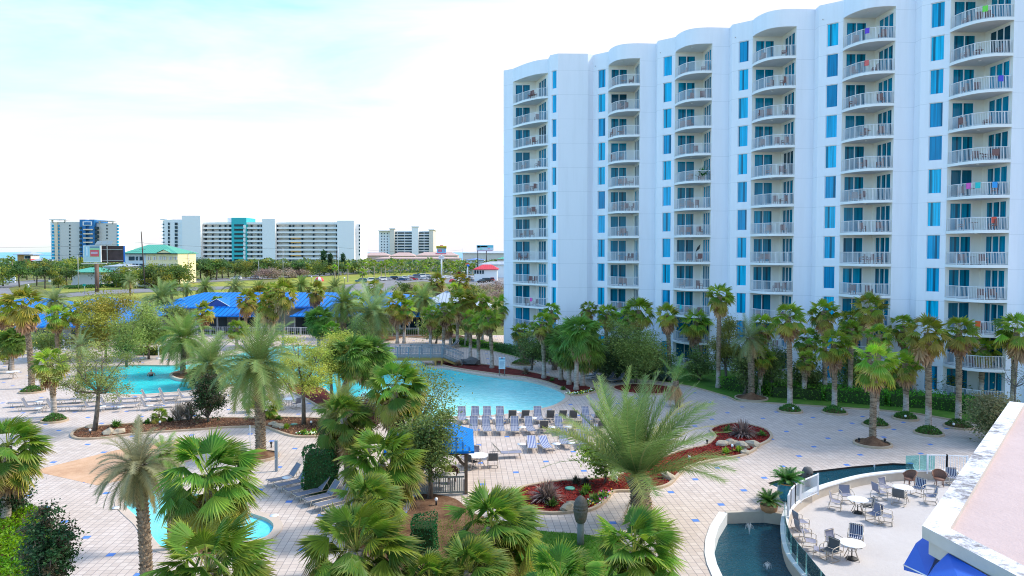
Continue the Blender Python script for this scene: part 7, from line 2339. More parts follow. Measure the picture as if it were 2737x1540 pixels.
# --- near palms
palm('near', 12, 1195, 112, 'near fan palm cut by the left picture edge', Y=33, var=0)
palm('feather_droop', 386, 1250, 128, 'near grey date palm with drooping fronds before the plaza', Y=26.5, var=0, tr=.2)
palm('near', 552, 1275, 168, 'near large fan palm with fan leaves swept right, before wading pool', Y=24, var=1, tr=.15)
palm('near', 545, 1528, 200, 'nearest fan palm at the lower edge over the wading pool', Y=20, var=2, tr=.16)
palm('near', 930, 1118, 98, 'yellow-green fan palm left of the gazebo, lower crown', Y=38, var=1)
palm('near', 1050, 1032, 100, 'fan palm with hanging brown skirt before the main pool', Y=38, var=0)
palm('near', 1012, 1240, 135, 'fan palm crown directly left of the gazebo railing', Y=32, var=2)
palm('near', 975, 1474, 190, 'large near fan palm below the grey lounger row', Y=21, var=0)
palm('near', 1306, 1412, 165, 'near fan palm left of the carved head statue', Y=25, var=1)
palm('near', 1685, 1478, 160, 'near fan palm right of the carved head statue under the date palm', Y=24.5, var=2)
palm('near', 1520, 1560, 150, 'bright fan palm at the lower edge below the statue', Y=20.5, var=1)
palm('near', 1140, 1550, 110, 'fan palm tips at the lower edge left of the statue lawn', Y=21, var=0)
palm('near', 1245, 1530, 140, 'low fan palm under the palm left of the statue, at the lower edge', Y=22, var=1)
palm('near', 1000, 1345, 120, 'fan palm between the gazebo-side palm and the large lower one', Y=27, var=1)
palm('near', 900, 1575, 110, 'fan palm at the lower edge left of the large near one', Y=20, var=2)

# --- broadleaf and feathery trees
LIME = [(0.20, 0.24, 0.05), (0.16, 0.21, 0.045), (0.25, 0.27, 0.065)]
OLIVE = [(0.13, 0.18, 0.05), (0.17, 0.21, 0.065), (0.09, 0.13, 0.04)]
DARK = [(0.016, 0.048, 0.020), (0.025, 0.065, 0.025), (0.012, 0.036, 0.018), (0.045, 0.042, 0.022)]
YELG = [(0.22, 0.24, 0.05), (0.17, 0.21, 0.045), (0.28, 0.27, 0.06)]
def tree_at(name, label, uc, vtop, vbot, rpx, base=None, Y=None, **k):
    """crown between vtop and vbot, half width rpx"""
    if base: b = G(*base)
    else: p = AT(uc, vtop, Y); b = Vector((p.x, p.y, 0))
    top_, bot = AT(uc, vtop, b.y).z, max(0.2, AT(uc, vbot, b.y).z)
    return leaf_tree(name, label, k.pop('cat', 'tree'), b, top_, rpx * b.y / F, (top_ - bot) / 2, fork=k.pop('fork', None) or max(.08, min(.6, (bot + 0.22 * (top_ - bot)) / top_)), **k)
tree_at('feathery_tree', 'yellow-green feathery tree before the left lodge roof', 279, 775, 945, 76, Y=84, n_leaf=5200, size=.24, cols=YELG, seed=3, limbs=8, clump=.24, asp=.3)
tree_at('feathery_tree', 'dark olive feathery tree right of the yellow-green one', 395, 800, 950, 62, Y=84, n_leaf=4200, size=.24, cols=OLIVE, seed=4, limbs=8, clump=.22, asp=.3)
tree_at('feathery_tree', 'feathery open tree with forked trunk at the left end of the brown bed', 262, 900, 1095, 112, (253, 1154), n_leaf=3600, size=.13, cols=OLIVE, seed=5, limbs=10, clump=.12, asp=.28, trunk_r=.15, twigs=5)
tree_at('feathery_tree', 'lime green feathery tree with forked trunk in the centre bed', 826, 872, 1075, 100, (812, 1137), n_leaf=4600, size=.14, cols=LIME, seed=6, limbs=11, clump=.13, asp=.28, trunk_r=.14, twigs=5)
tree_at('feathery_tree', 'second lime feathery tree behind, towards the sabal palms', 905, 880, 1010, 66, Y=62, n_leaf=4200, size=.17, cols=LIME, seed=16, limbs=8, clump=.2, asp=.28)
tree_at('feathery_tree', 'olive feathery tree before the second balcony stack', 1700, 820, 1015, 78, Y=68, n_leaf=6500, size=.18, cols=OLIVE, seed=7, limbs=10, clump=.22, asp=.35, twigs=4)
tree_at('feathery_tree', 'dark green tree between sabal clump and olive tree', 1632, 900, 1010, 52, Y=70, n_leaf=3000, size=.2, cols=[(.035, .07, .03), (.05, .085, .035)], seed=17, limbs=7, clump=.26)
tree_at('feathery_tree', 'small yellow-green tree before the third balcony stack', 1938, 842, 1010, 56, (1942, 1030), n_leaf=4200, size=.16, cols=[(.13, .15, .04), (.16, .17, .045), (.10, .13, .04)], seed=8, limbs=8, clump=.2, asp=.35)
tree_at('open_tree', 'sparse multi-stemmed tree rising over the gazebo roof', 1190, 960, 1160, 110, (1128, 1262), n_leaf=1500, size=.12, cols=[(.12, .15, .03), (.09, .12, .03)], seed=9, limbs=8, clump=.14, stems=4, twigs=5, trunk_r=.05, bare=.2)
tree_at('feathery_tree', 'dark olive tree hugging the left side of the gazebo', 1148, 1060, 1300, 78, Y=36.2, n_leaf=4200, size=.14, cols=[(.06, .10, .03), (.085, .125, .04), (.11, .14, .04)], seed=10, limbs=12, clump=.24, asp=.35)
tree_at('small_tree', 'small leafy tree left behind the big date palm', 1582, 1160, 1275, 66, (1616, 1296), n_leaf=1100, size=.17, cols=[(.13, .19, .035), (.09, .15, .03)], seed=11, limbs=7, clump=.22, trunk_r=.06, asp=.45)
tree_at('magnolia_tree', 'dark conical magnolia on the brown bed', 560, 985, 1130, 62, (556, 1130), n_leaf=2600, size=.13, cols=DARK, seed=12, limbs=22, clump=.15, cone=True, trunk_r=.09, fork=.10, spread=1.25, twigs=4)
tree_at('magnolia_tree', 'near dark magnolia with pointed top at lower left', 122, 1320, 1560, 92, Y=25, n_leaf=2600, size=.115, cols=DARK, seed=13, limbs=26, clump=.13, cone=True, trunk_r=.09, fork=.06, spread=1.3, twigs=4)
tree_at('magnolia_tree', 'dark magnolia behind the palm at the left picture edge', 15, 1290, 1390, 66, Y=33.5, n_leaf=1400, size=.12, cols=DARK, seed=14, limbs=12, clump=.2, trunk_r=.08)
tree_at('olive_shrub', 'dull olive shrub beside the near roof parapet', 2655, 1065, 1150, 78, Y=47, n_leaf=4000, size=.14, cols=[(.10, .11, .05), (.13, .12, .06), (.07, .09, .04)], seed=15, limbs=9, clump=.26, fork=.15, cat='shrub')
tree_at('bare_tree', 'bare twiggy tree at the right edge before the hotel wall', 2715, 940, 1060, 60, Y=54, n_leaf=60, size=.1, cols=OLIVE, seed=18, limbs=9, clump=.2, twigs=6, trunk_r=.06)
tree_at('purple_shrub', 'dusky purple-leaved shrub between the near central palms', 985, 1050, 1130, 48, Y=44, n_leaf=1800, size=.14, cols=[(.07, .045, .035), (.05, .06, .03), (.09, .05, .04)], seed=19, limbs=8, clump=.3, fork=.2, cat='shrub')
tree_at('feathery_tree', 'grey-green feathery tree between lodge wing and the lagoon', 335, 842, 960, 58, Y=78, n_leaf=2200, size=.2, cols=OLIVE, seed=31, limbs=8, clump=.24, asp=.3)
tree_at('feathery_tree', 'olive feathery tree at the left end of the lodge porch', 478, 812, 925, 46, Y=90, n_leaf=1900, size=.22, cols=OLIVE, seed=32, limbs=8, clump=.24, asp=.3)
tree_at('feathery_tree', 'pale yellow-green bush tree at the left picture edge', 22, 870, 985, 46, Y=76, n_leaf=1900, size=.2, cols=YELG, seed=33, limbs=8, clump=.26, asp=.35)
tree_at('feathery_tree', 'olive bush tree behind the heavy-skirted palm', 120, 880, 960, 50, Y=84, n_leaf=1500, size=.22, cols=OLIVE, seed=34, limbs=7, clump=.26, asp=.35)
tree_at('feathery_tree', 'olive tree between the round sabal and the bluish date palm', 945, 850, 925, 44, Y=88, n_leaf=1500, size=.2, cols=OLIVE, seed=35, limbs=7, clump=.26, asp=.35)
tree_at('feathery_tree', 'olive scrub tree behind the bridge palms', 1165, 845, 905, 40, Y=98, n_leaf=1400, size=.24, cols=OLIVE, seed=36, limbs=7, clump=.28, asp=.4)
tree_at('feathery_tree', 'olive scrub tree left of the hotel corner', 1250, 815, 890, 44, Y=104, n_leaf=1500, size=.26, cols=OLIVE, seed=37, limbs=7, clump=.28, asp=.4)
tree_at('feathery_tree', 'brown-green scrub tree at the foot of the hotel corner', 1310, 800, 880, 42, Y=102, n_leaf=1500, size=.26, cols=[(.12, .11, .05), (.15, .14, .06), (.09, .10, .04)], seed=38, limbs=7, clump=.28, asp=.4)
tree_at('feathery_tree', 'lime bush tree at the right flank of the lime feathery tree', 885, 900, 1015, 52, Y=58, n_leaf=2000, size=.15, cols=LIME, seed=39, limbs=8, clump=.24, asp=.3)
palm('fan', 632, 878, 36, 'small bright yellow-green fan palm before the lodge porch', Y=92, var=4, skirt=False)
palm('ochre', 725, 812, 46, 'shaggy brown fan palm between the skirted pair, lower', Y=96, var=0)
palm('ochre', 12, 828, 44, 'browned fan palm at the left picture edge before the blue wing', Y=80, var=1)
palm('fan', 205, 830, 36, 'fan palm before the blue wing beside the yellow-green tree', Y=90, var=3)
palm('feather', 395, 830, 42, 'grey date palm crown rising from the olive tree', Y=96, var=2)
palm('fan', 1150, 838, 36, 'fan palm crown left of the two-tone skirted one', Y=94, var=1)
palm('ochre', 1245, 800, 36, 'browned fan palm behind the right end of the bridge', Y=96, var=0)
palm('fan', 1290, 805, 36, 'dark fan palm left of the hotel corner', Y=98, var=2)
OLV2 = [(.08, .13, .04), (.11, .155, .05), (.06, .10, .035)]
for i, (u, vt, vb, rp, lb) in enumerate([(1760, 905, 1000, 44, 'dark bushy tree on the hotel lawn behind the silver palm'), (1868, 925, 1010, 40, 'olive bush on the hotel lawn under the long-skirted palm'), (1990, 940, 1030, 42, 'olive bush on the hotel lawn behind the grey date palm'),
                                        (2060, 905, 1030, 40, 'leafy shrub tree left of the first planter palm'), (2160, 955, 1045, 46, 'dark leafy shrub tree between the first two planter palms'), (2275, 940, 1050, 46, 'dark leafy shrub tree between second planter palm and mulch ring palm'),
                                        (2395, 990, 1070, 40, 'leafy shrub on the hotel lawn right of the mulch ring palm'), (2530, 1000, 1085, 44, 'leafy shrub on the hotel lawn between the last two palms'), (1420, 880, 960, 44, 'olive leafy tree by the blank tower foot'), (1480, 860, 960, 46, 'olive leafy tree behind the sabal clump on its left')]):
    tree_at('leafy_shrub', lb, u, vt, vb, rp, Y=63 if u > 1900 else 70 if u > 1700 else 76, n_leaf=1300, size=.19, cols=OLV2, seed=60 + i, limbs=8, clump=.28, fork=.12, asp=.4, cat='shrub')
for i, (k_, u, v, rp, Y_, lb) in enumerate([('fan', 1470, 830, 34, 80, 'fan palm crown against the blank stair tower, left one'), ('fan', 1620, 838, 40, 78, 'fan palm crown before the first window strip right of the tower'), ('ochre', 1790, 840, 42, 70, 'golden fan palm crown before the second balcony stack'),
                                           ('fan', 2035, 870, 46, 64, 'fan palm crown close behind the first planter palm'), ('ochre', 2270, 855, 44, 64, 'golden fan palm crown left of the fifth balcony stack'), ('fan', 2420, 870, 46, 63, 'fan palm crown right of the fifth balcony stack'),
                                           ('fan', 2625, 930, 46, 60, 'low fan palm crown before the nearest balcony stack'), ('ochre', 1115, 790, 38, 112, 'golden fan palm crown at the right end of the lodge roof'), ('fan', 955, 800, 36, 112, 'fan palm crown before the lodge roof left of the bluish palm'),
                                           ('ochre', 540, 830, 36, 100, 'golden fan palm crown before the lodge canopy edge'), ('fan', 275, 815, 34, 96, 'fan palm crown behind the yellow-green tree')]):
    palm(k_, u, v, rp, lb, Y=Y_, var=i)
palm('feather', 455, 1215, 62, 'small date palm beside the near grey one', Y=30, var=0, tr=.14)
# grey leafless clumps
def twiggy(label, u, v, wpx, hpx, cols, n=170, seed=1, name='dried_clump', cat='shrub', w=.03):
    p = G(u, v); L = hpx * p.y / F
    o = tuft_mesh(seed, n, L, cols, wpx / hpx, w, .9).build(name, M['leaf_dry'], None, p)
    return tag(o, label, cat)
GREYB = [(.20, .155, .125), (.28, .22, .18), (.14, .11, .09)]
twiggy('dried grey-brown clump on the left end of the big red bed', 1462, 1340, 60, 66, GREYB, 380, 1, w=.035)
twiggy('dried grey-brown clump at the far end of the big red bed', 1985, 1166, 70, 52, GREYB, 340, 2, w=.035)
twiggy('upright grey bare shrub left of the conical magnolia', 478, 1125, 36, 66, [(.26, .23, .20), (.17, .15, .12)], 220, 3)
twiggy('upright grey bare shrub touching the conical magnolia', 506, 1124, 30, 62, [(.20, .18, .15), (.13, .13, .09)], 200, 4)
twiggy('low brown dry shrub in the red bed by the notice board', 1405, 1000, 34, 22, [(.14, .11, .08), (.18, .15, .09)], 160, 5)
twiggy('low brown dry shrub in the red bed near the bridge', 1225, 978, 44, 20, [(.20, .13, .08), (.16, .13, .07)], 180, 6)
twiggy('grey-green bush beside the left end of the bridge', 1036, 975, 22, 34, [(.15, .16, .11), (.10, .11, .08)], 160, 7)
twiggy('bare twiggy bush on the hotel lawn between the planter palms', 2165, 1030, 40, 42, GREYB, 200, 8)
twiggy('dark small shrub in the big red bed, left of the leafy tree', 1540, 1296, 18, 30, [(.05, .06, .04), (.08, .07, .05)], 90, 9)
twiggy('second dark small shrub in the big red bed', 1565, 1296, 18, 28, [(.04, .05, .035), (.08, .06, .05)], 90, 10)
BLUEG = [(.13, .21, .19), (.10, .17, .15), (.16, .24, .21)]
p = G(1775, 1018); o = tag(tuft_mesh(21, 320, 2.3, BLUEG, .9, .07, .35).build('silver_palm', M['leaf'], None, p), 'low blue-grey silver palm before the second balcony stack', 'palm')
p = G(2580, 1092); o = tag(tuft_mesh(22, 150, 1.5, [(.04, .10, .035)], .9, .06, .5).build('low_palm', M['leaf'], None, p), 'low dark green palm at the hedge behind the last planter', 'palm')
# green tufts in the beds
r7 = random.Random(77)
TUFT = [('low green clump in the brown bed beside the feathery trunk', 310, 1142, .75), ('low green clump along the rear kerb of the brown bed', 370, 1135, .5), ('green tuft left of the young fan palm', 395, 1132, .45), ('green tuft right of the young fan palm', 455, 1126, .45),
        ('green tuft at the foot of the low fan palm', 745, 1122, .4), ('small bright shrub in the centre bed by the rocks', 766, 1146, .45), ('lime flower clump at the front of the centre bed, left', 812, 1160, .4), ('lime flower clump at the front of the centre bed, right', 838, 1158, .4),
        ('green tuft in the red bed near the stepping disc', 1560, 1322, .4), ('yellow-green tuft in the red bed middle', 1568, 1312, .42), ('green clump at the bend of the red bed', 1590, 1340, .5), ('second green clump at the bend of the red bed', 1612, 1332, .45),
        ('bright green clump at the right end rocks of the red bed', 1940, 1212, .45), ('bright green clump between the red bed rocks', 1975, 1208, .5), ('green clump at the far tip of the red bed', 2035, 1165, .5), ('grey shrub at the far tip of the red bed', 1945, 1155, .6),
        ('green clump in the red bed beside the sabal trunks', 1505, 1042, .4), ('green clump in the red bed under the orange trunk palm', 1475, 1018, .4), ('green clump in the small far red bed', 1680, 1040, .4), ('fern tuft below the dried clump', 1475, 1352, .5)]
for i, (lb, u, v, L) in enumerate(TUFT):
    lime = 'lime' in lb or 'yellow' in lb or 'bright' in lb
    o = tuft_mesh(300 + i, 70, L, [(.16, .22, .03), (.10, .20, .03)] if lime else [(.045, .11, .025), (.07, .13, .03)], 1.0, .05, .6).build('green_tuft', M['leaf'], None, G(u, v, .05))
    tag(o, lb, 'plant')
# pansies along the kerbs
def flowers(label, pts, n, cols, seed):
    r0 = random.Random(seed); m = MB(); P0 = G(*pts[0])
    P_ = [G(*q) for q in pts]
    for k in range(n):
        i = r0.randrange(len(P_) - 1); p = P_[i].lerp(P_[i + 1], r0.random()) + Vector((r0.gauss(0, .18), r0.gauss(0, .18), .08 + .14 * r0.random()))
        c = r0.choice(cols) if r0.random() < .32 else jit((.05, .12, .03), r0, .4)
        leaf_quad(m, p - P0, .13, r0, c, 0, .8)
    tag(m.build('flower_bed', M['leaf'], None, P0), label, 'flowers', kind='stuff')
flowers('yellow and white pansies along the tip of the pool bed', [(1518, 1056), (1550, 1054), (1590, 1045)], 420, [(.75, .6, .04), (.8, .8, .75)], 1)
flowers('mixed pansies in the curve of the big red bed', [(1572, 1352), (1600, 1340), (1620, 1322)], 380, [(.6, .1, .4), (.7, .6, .1), (.7, .7, .75)], 2)
flowers('white and yellow flowers at the front of the centre bed', [(800, 1162), (840, 1163)], 160, [(.75, .8, .35), (.8, .8, .75)], 3)
# rocks
def rock(label, u, v, s, seed, mat='stone'):
    r0 = random.Random(seed); p = G(u, v, .04)
    bm = bmesh.new(); bmesh.ops.create_icosphere(bm, subdivisions=2, radius=1)
    of = Vector((seed * 3.1, seed * 1.7, 0))
    for vt in bm.verts:
        k = 1 + .55 * noise.noise(vt.co * 1.1 + of) + .2 * noise.noise(vt.co * 3 + of)
        vt.co = Vector((vt.co.x * k * s * 1.3, vt.co.y * k * s, max(-.1, vt.co.z * k * s * .7)))
    me = bpy.data.meshes.new('boulder'); bm.to_mesh(me); bm.free(); me.materials.append(M[mat])
    o = link(bpy.data.objects.new('boulder', me)); o.location = p + Vector((0, 0, s * .2)); o.rotation_euler = (0, 0, r0.uniform(0, 6))
    tag(o, label, 'boulder')
for i, (lb, u, v, s) in enumerate([('tan boulder behind the carved head statue, left', 1516, 1362, .34), ('tan boulder behind the carved head statue, right', 1532, 1355, .30), ('pale boulder at the kerb right of the big trunk', 1788, 1278, .40),
                                   ('tan boulder at the rear rocks of the red bed', 1930, 1190, .38), ('white boulder among the red bed rocks', 1955, 1187, .34), ('long tan boulder among the red bed rocks', 1985, 1196, .42), ('round mossy boulder at the red bed tip', 2012, 1192, .42),
                                   ('small tan boulder at the red bed kerb', 1992, 1212, .26), ('tan rock left in the centre bed', 730, 1136, .28), ('tan rock in the centre bed, beside the left one', 744, 1142, .34), ('small rock in the centre bed', 757, 1145, .22),
                                   ('long low stone at the front of the brown bed', 292, 1160, .40), ('second long low stone at the front of the brown bed', 318, 1158, .38), ('yellow rock beside the forked trunk', 243, 1143, .26)]):
    rock(lb, u, v, s, i + 1)
rock('large grey boulder in the red bed between two palm trunks', 1259, 974, .95, 40, 'grey_stone')
p = G(1523, 1308, .05); m = MB(); m.lathe([(0, 0), (.27, 0), (.27, .08), (.2, .11), (0, .12)], n=18); tag(m.build('valve_cover', paint('valve_cover', (.10, .36, .26), .5), None, p), 'round pale green valve lid lying on the red mulch', 'lid')
p = G(786, 1136, .05); m = MB(); m.lathe([(0, 0), (.25, 0), (.25, .08), (0, .10)], n=16); tag(m.build('valve_cover', paint('valve_cover', (.16, .34, .24), .5), None, p), 'round pale green valve lid in the centre bed', 'lid')
for lb, u, v in (('white skimmer lid on the deck left of the wading pool', 312, 1357), ('white skimmer lid on the deck right of the wading pool', 733, 1378)):
    m = MB(); m.lathe([(0, 0), (.22, 0), (.22, .012), (0, .014)], n=18); tag(m.build('skimmer_cover', M['white_plastic'], None, G(u, v, .03)), lb, 'lid')
p = G(1482, 988); t = thing('litter_bin', 'brown wooden litter bin with pale top by the sabal clump', 'bin', p)
m = MB(); m.box((0, 0, .42), (.6, .6, .84), taper=.92); m.build('body', M['brown_wood'], t); m = MB(); m.box((0, 0, .88), (.66, .66, .07)); m.build('lid', M['condo_cream'], t)
# path lights
def path_light(label, u, v, h=.42, mat='white_plastic'):
    p = G(u, v, .02); t = thing('path_light', label, 'path light', p, 0, 'small path lights in the beds')
    m = MB(); m.lathe([(.05, 0), (.04, h * .65)], n=8); m.build('stem', M['dark_metal'], t)
    m = MB(); m.lathe([(.06, h * .6), (.08, h * .7), (.08, h * .92), (.03, h)], n=10); m.build('lamp_head', M[mat], t)
for lb, u, v in [('white path light before the forked trunk on the brown bed', 241, 1162), ('white path light at the young fan palm', 428, 1140), ('white path light in the centre bed near the arching palm', 832, 1140), ('white path light in the planter of the leftmost right-hand palm', 2120, 1103),
                 ('white path light in the planter of the second right-hand palm', 2249, 1106), ('white path light in the planter next to the hedge', 2420, 1124), ('white path light in the planter near the parapet', 2499, 1160), ('white path light in the farthest right planter', 2549, 1146),
                 ('white path light on the brown mulch below the gazebo', 1166, 1352), ('white path light in the red bed by the thick trunk', 1648, 1292), ('white path light in the red bed behind the thick trunk', 1842, 1236), ('white path light at the right end rocks', 1957, 1205)]:
    path_light(lb, u, v)
for lb, u, v in [('black spotlight on the left rim of the mulch ring', 2296, 1185), ('black spotlight on the right rim of the mulch ring', 2365, 1187), ('black spotlight at the tall patterned trunk', 725, 1196), ('black spotlight on the rear kerb of the red bed', 1890, 1190)]:
    path_light(lb, u, v, .38, 'dark_metal')

# --- hedges
hedge('dense dark green clipped bush left of the central fan palms', G(859, 1312), 1.75, 1.5, 2.45, 3600, .11, [(.018, .07, .022), (.03, .10, .03), (.012, .05, .018)], seed=2, round_=.35, name='clipped_bush', cat='bush')
hedge('tall narrow dark green clipped column below the gazebo', Vector((-3.45, 27.6, 0)), .95, 1.1, 2.35, 3000, .08, [(.012, .075, .03), (.02, .10, .04), (.01, .055, .022)], seed=3, round_=.15, name='clipped_column', cat='bush')
hedge('flowering low clipped bush by the road at far left', G(400, 948), 3.2, 1.4, .9, 900, .14, [(.14, .17, .02), (.09, .13, .02)], seed=4, name='clipped_bush', cat='bush')
hedge('low yellow-green bush behind the left lagoon', G(450, 940), 2.4, 1.2, .7, 600, .14, [(.11, .17, .02)], seed=5, round_=.3, name='clipped_bush', cat='bush')
def hedge_run(label, pts, w, h, seed, cols=None, dens=60, z=0):
    for i in range(len(pts) - 1):
        a, b_ = G(*pts[i]), G(*pts[i + 1]); d = b_ - a; L = d.length
        hedge(label[i] if isinstance(label, list) else label, (a + b_) / 2, L + .25, w, h, int(dens * L * (w + 2 * h)), .15, cols, math.atan2(d.y, d.x), seed + i, group='clipped hedges along the hotel')
hedge_run(['long clipped hedge below the nearest balcony stack', 'clipped hedge section behind the first two planters', 'clipped hedge section behind the mulch ring palm', 'clipped hedge section behind the nearest planters', 'last clipped hedge section by the olive shrub'],
          [(1945, 1036), (2060, 1056), (2200, 1066), (2370, 1080), (2480, 1086), (2600, 1102)], 2.6, 1.1, 30, [(.055, .17, .025), (.075, .22, .03), (.04, .13, .022)])
hedge_run(['clipped hedge behind the four grey loungers', 'clipped hedge right of the four grey loungers'], [(1580, 988), (1660, 1002), (1740, 1012)], 1.3, 1.0, 40, [(.02, .06, .02), (.03, .08, .025)])
hedge_run(['clipped hedge below the hotel corner palm', 'clipped hedge behind the orange trunk palm', 'clipped hedge behind the sabal clump'], [(1330, 936), (1400, 952), (1480, 966), (1580, 984)], 1.3, .95, 50)
hedge_run(['bright green clipped hedge right of the bridge', 'second bright green hedge towards the hotel'], [(1218, 918), (1262, 924), (1325, 932)], 1.6, .75, 60, [(.09, .24, .02), (.06, .17, .02)])
hedge_run(['low hedge before the lodge porch in the middle', 'low hedge before the lodge porch on the right'], [(1060, 892), (1100, 893), (1135, 894)], 1.0, .6, 70)
hedge_run(['low brown-green hedge before the left lodge wing'], [(60, 925), (160, 922)], 1.2, .7, 73, [(.06, .10, .02), (.10, .11, .03)])

# groundcover and grass that nobody could count
def in_poly(p, poly):
    c = False; j = len(poly) - 1
    for i in range(len(poly)):
        a, b_ = poly[i], poly[j]
        if (a.y > p.y) != (b_.y > p.y) and p.x < (b_.x - a.x) * (p.y - a.y) / (b_.y - a.y) + a.x: c = not c
        j = i
    return c
r8 = random.Random(8)
m = MB(); n_ = 0
xs = [p.x for p in COVER]; ys = [p.y for p in COVER]
while n_ < 16000:
    p = Vector((r8.uniform(min(xs), max(xs)), r8.uniform(min(ys), max(ys)), 0))
    if not in_poly(p, COVER): continue
    hgt = .22 + .25 * noise.noise(p * .7) + .12 * noise.noise(p * 2.3)
    p.z = max(.05, hgt + r8.gauss(0, .05))
    c = jit(lerp((.035, .13, .012), (.11, .21, .018), max(0, min(1, .5 + noise.noise(p * .5 + Vector((9, 0, 0)))))), r8, .3)
    leaf_quad(m, p, .13 * r8.uniform(.6, 1.4), r8, c, .4, .6); n_ += 1
tag(m.build('ground_cover', M['leaf']), 'bright green leafy ground cover at lower left', 'ground cover', kind='stuff')
m = MB(); n_ = 0
xs = [p.x for p in LAWN]; ys = [p.y for p in LAWN]
while n_ < 15000:
    p = Vector((r8.uniform(min(xs), max(xs)), r8.uniform(min(ys), max(ys)), .03))
    if not in_poly(p, LAWN): continue
    a = r8.uniform(0, 6.28); h = r8.uniform(.05, .11); w_ = Vector((cos(a), sin(a), 0)) * .012
    m.face([p - w_, p + w_, p + Vector((r8.gauss(0, .03), r8.gauss(0, .03), h))], jit((.055, .15, .018), r8, .4)); n_ += 1
tag(m.build('grass', M['leaf']), 'short green grass on the near lawn', 'grass', kind='stuff')
def mulch_chips(name, loop, n, cols, seed):
    r0 = random.Random(seed); m = MB(); k = 0
    xs = [p.x for p in loop]; ys = [p.y for p in loop]
    while k < n:
        p = Vector((r0.uniform(min(xs), max(xs)), r0.uniform(min(ys), max(ys)), 0))
        if not in_poly(p, loop): continue
        p.z = .06 + r0.random() * .05
        leaf_quad(m, p, .16 * r0.uniform(.5, 1.2), r0, jit(r0.choice(cols), r0, .4), .6, .3); k += 1
    tag(m.build('mulch', M['leaf_dry']), name, 'mulch', kind='stuff')
mulch_chips('loose red mulch chips on the big red bed', RED3, 8000, [(.18, .022, .018), (.10, .012, .010), (.26, .05, .035)], 1)
mulch_chips('loose brown mulch chips in the brown bed', BED1, 7000, [(.17, .09, .05), (.10, .05, .03), (.28, .18, .10)], 2)

# --- far trees: pines, oaks and roadside palms, each a tree of its own
def far_tree_mesh(seed, kind):
    r0 = random.Random(seed); cr, tk = MB(), MB()
    if kind == 'pine':      # umbrella crown on a bare stem
        tk.tube([(0, 0, 0), (.05, 0, .4), (0.0, .02, .72)], [.035, .028, .02], 6)
        for k in range(5): a = k * 1.26; tk.tube([(0, 0, .5), (.14 * cos(a), .14 * sin(a), .64), (.28 * cos(a), .28 * sin(a), .74)], [.015, .012, .006], 4)
        cl = [(r0.gauss(0, .20), r0.gauss(0, .20), .74 + r0.gauss(0, .09)) for _ in range(16)]; sg, sz = .10, .06
        cols = [(.045, .095, .03), (.06, .12, .03), (.03, .065, .025), (.12, .15, .03)]
    elif kind == 'oak':
        tk.tube([(0, 0, 0), (0, 0, .35)], [.035, .03], 6)
        cl = [(r0.gauss(0, .22), r0.gauss(0, .22), .55 + r0.gauss(0, .17)) for _ in range(18)]; sg, sz = .11, .09
        cols = [(.06, .10, .025), (.085, .125, .03), (.04, .075, .02), (.16, .17, .03)]
    elif kind == 'cypress':
        tk.tube([(0, 0, 0), (0, 0, .3)], [.03, .03], 6)
        cl = [(r0.gauss(0, .10) * (1.1 - z), r0.gauss(0, .10) * (1.1 - z), .2 + .8 * z) for z in [k / 20 for k in range(20)]]; sg, sz = .06, .06
        cols = [(.02, .05, .02), (.03, .07, .03)]
    else:                   # greyish leafless scrub
        tk.tube([(0, 0, 0), (0, 0, .3)], [.02, .02], 5)
        cl = [(r0.gauss(0, .3), r0.gauss(0, .3), .4 + r0.gauss(0, .16)) for _ in range(14)]; sg, sz = .14, .11
        cols = [(.16, .12, .10), (.20, .16, .13), (.12, .11, .07)]
    for c in cl:
        cc = r0.choice(cols)
        for k in range(80):
            leaf_quad(cr, Vector((c[0] + r0.gauss(0, sg), c[1] + r0.gauss(0, sg), max(.12, c[2] + r0.gauss(0, sz)))), .075 * r0.uniform(.6, 1.3), r0, jit(cc, r0, .3), .3, .7)
    return cr, tk
FT = {}
for kind, n_ in (('pine', 4), ('oak', 4), ('cypress', 1), ('scrub', 2)):
    for i in range(n_):
        c_, t_ = far_tree_mesh(500 + i * 7 + len(kind), kind)
        FT.setdefault(kind, []).append(proto((c_, t_), ('crown', 'trunk'), (M['leaf'], M['bark_tree'])))
cnt = {}
def far_tree(kind, u, vt, vb, label, group, i, wide=1.0):
    p = G(u, vb); H = AT(u, vt, p.y).z
    t = thing({'pine': 'umbrella_pine', 'oak': 'oak_tree', 'cypress': 'cypress_tree', 'scrub': 'bare_shrub'}[kind], label, 'tree' if kind != 'scrub' else 'shrub', p, (i * 2.4) % 6.28, group)
    for me, nm in zip(FT[kind][i % len(FT[kind])], ('crown', 'trunk')):
        o = link(bpy.data.objects.new(nm, me)); o.parent = t; o.scale = (H * wide, H * wide, H)
r9 = random.Random(9)
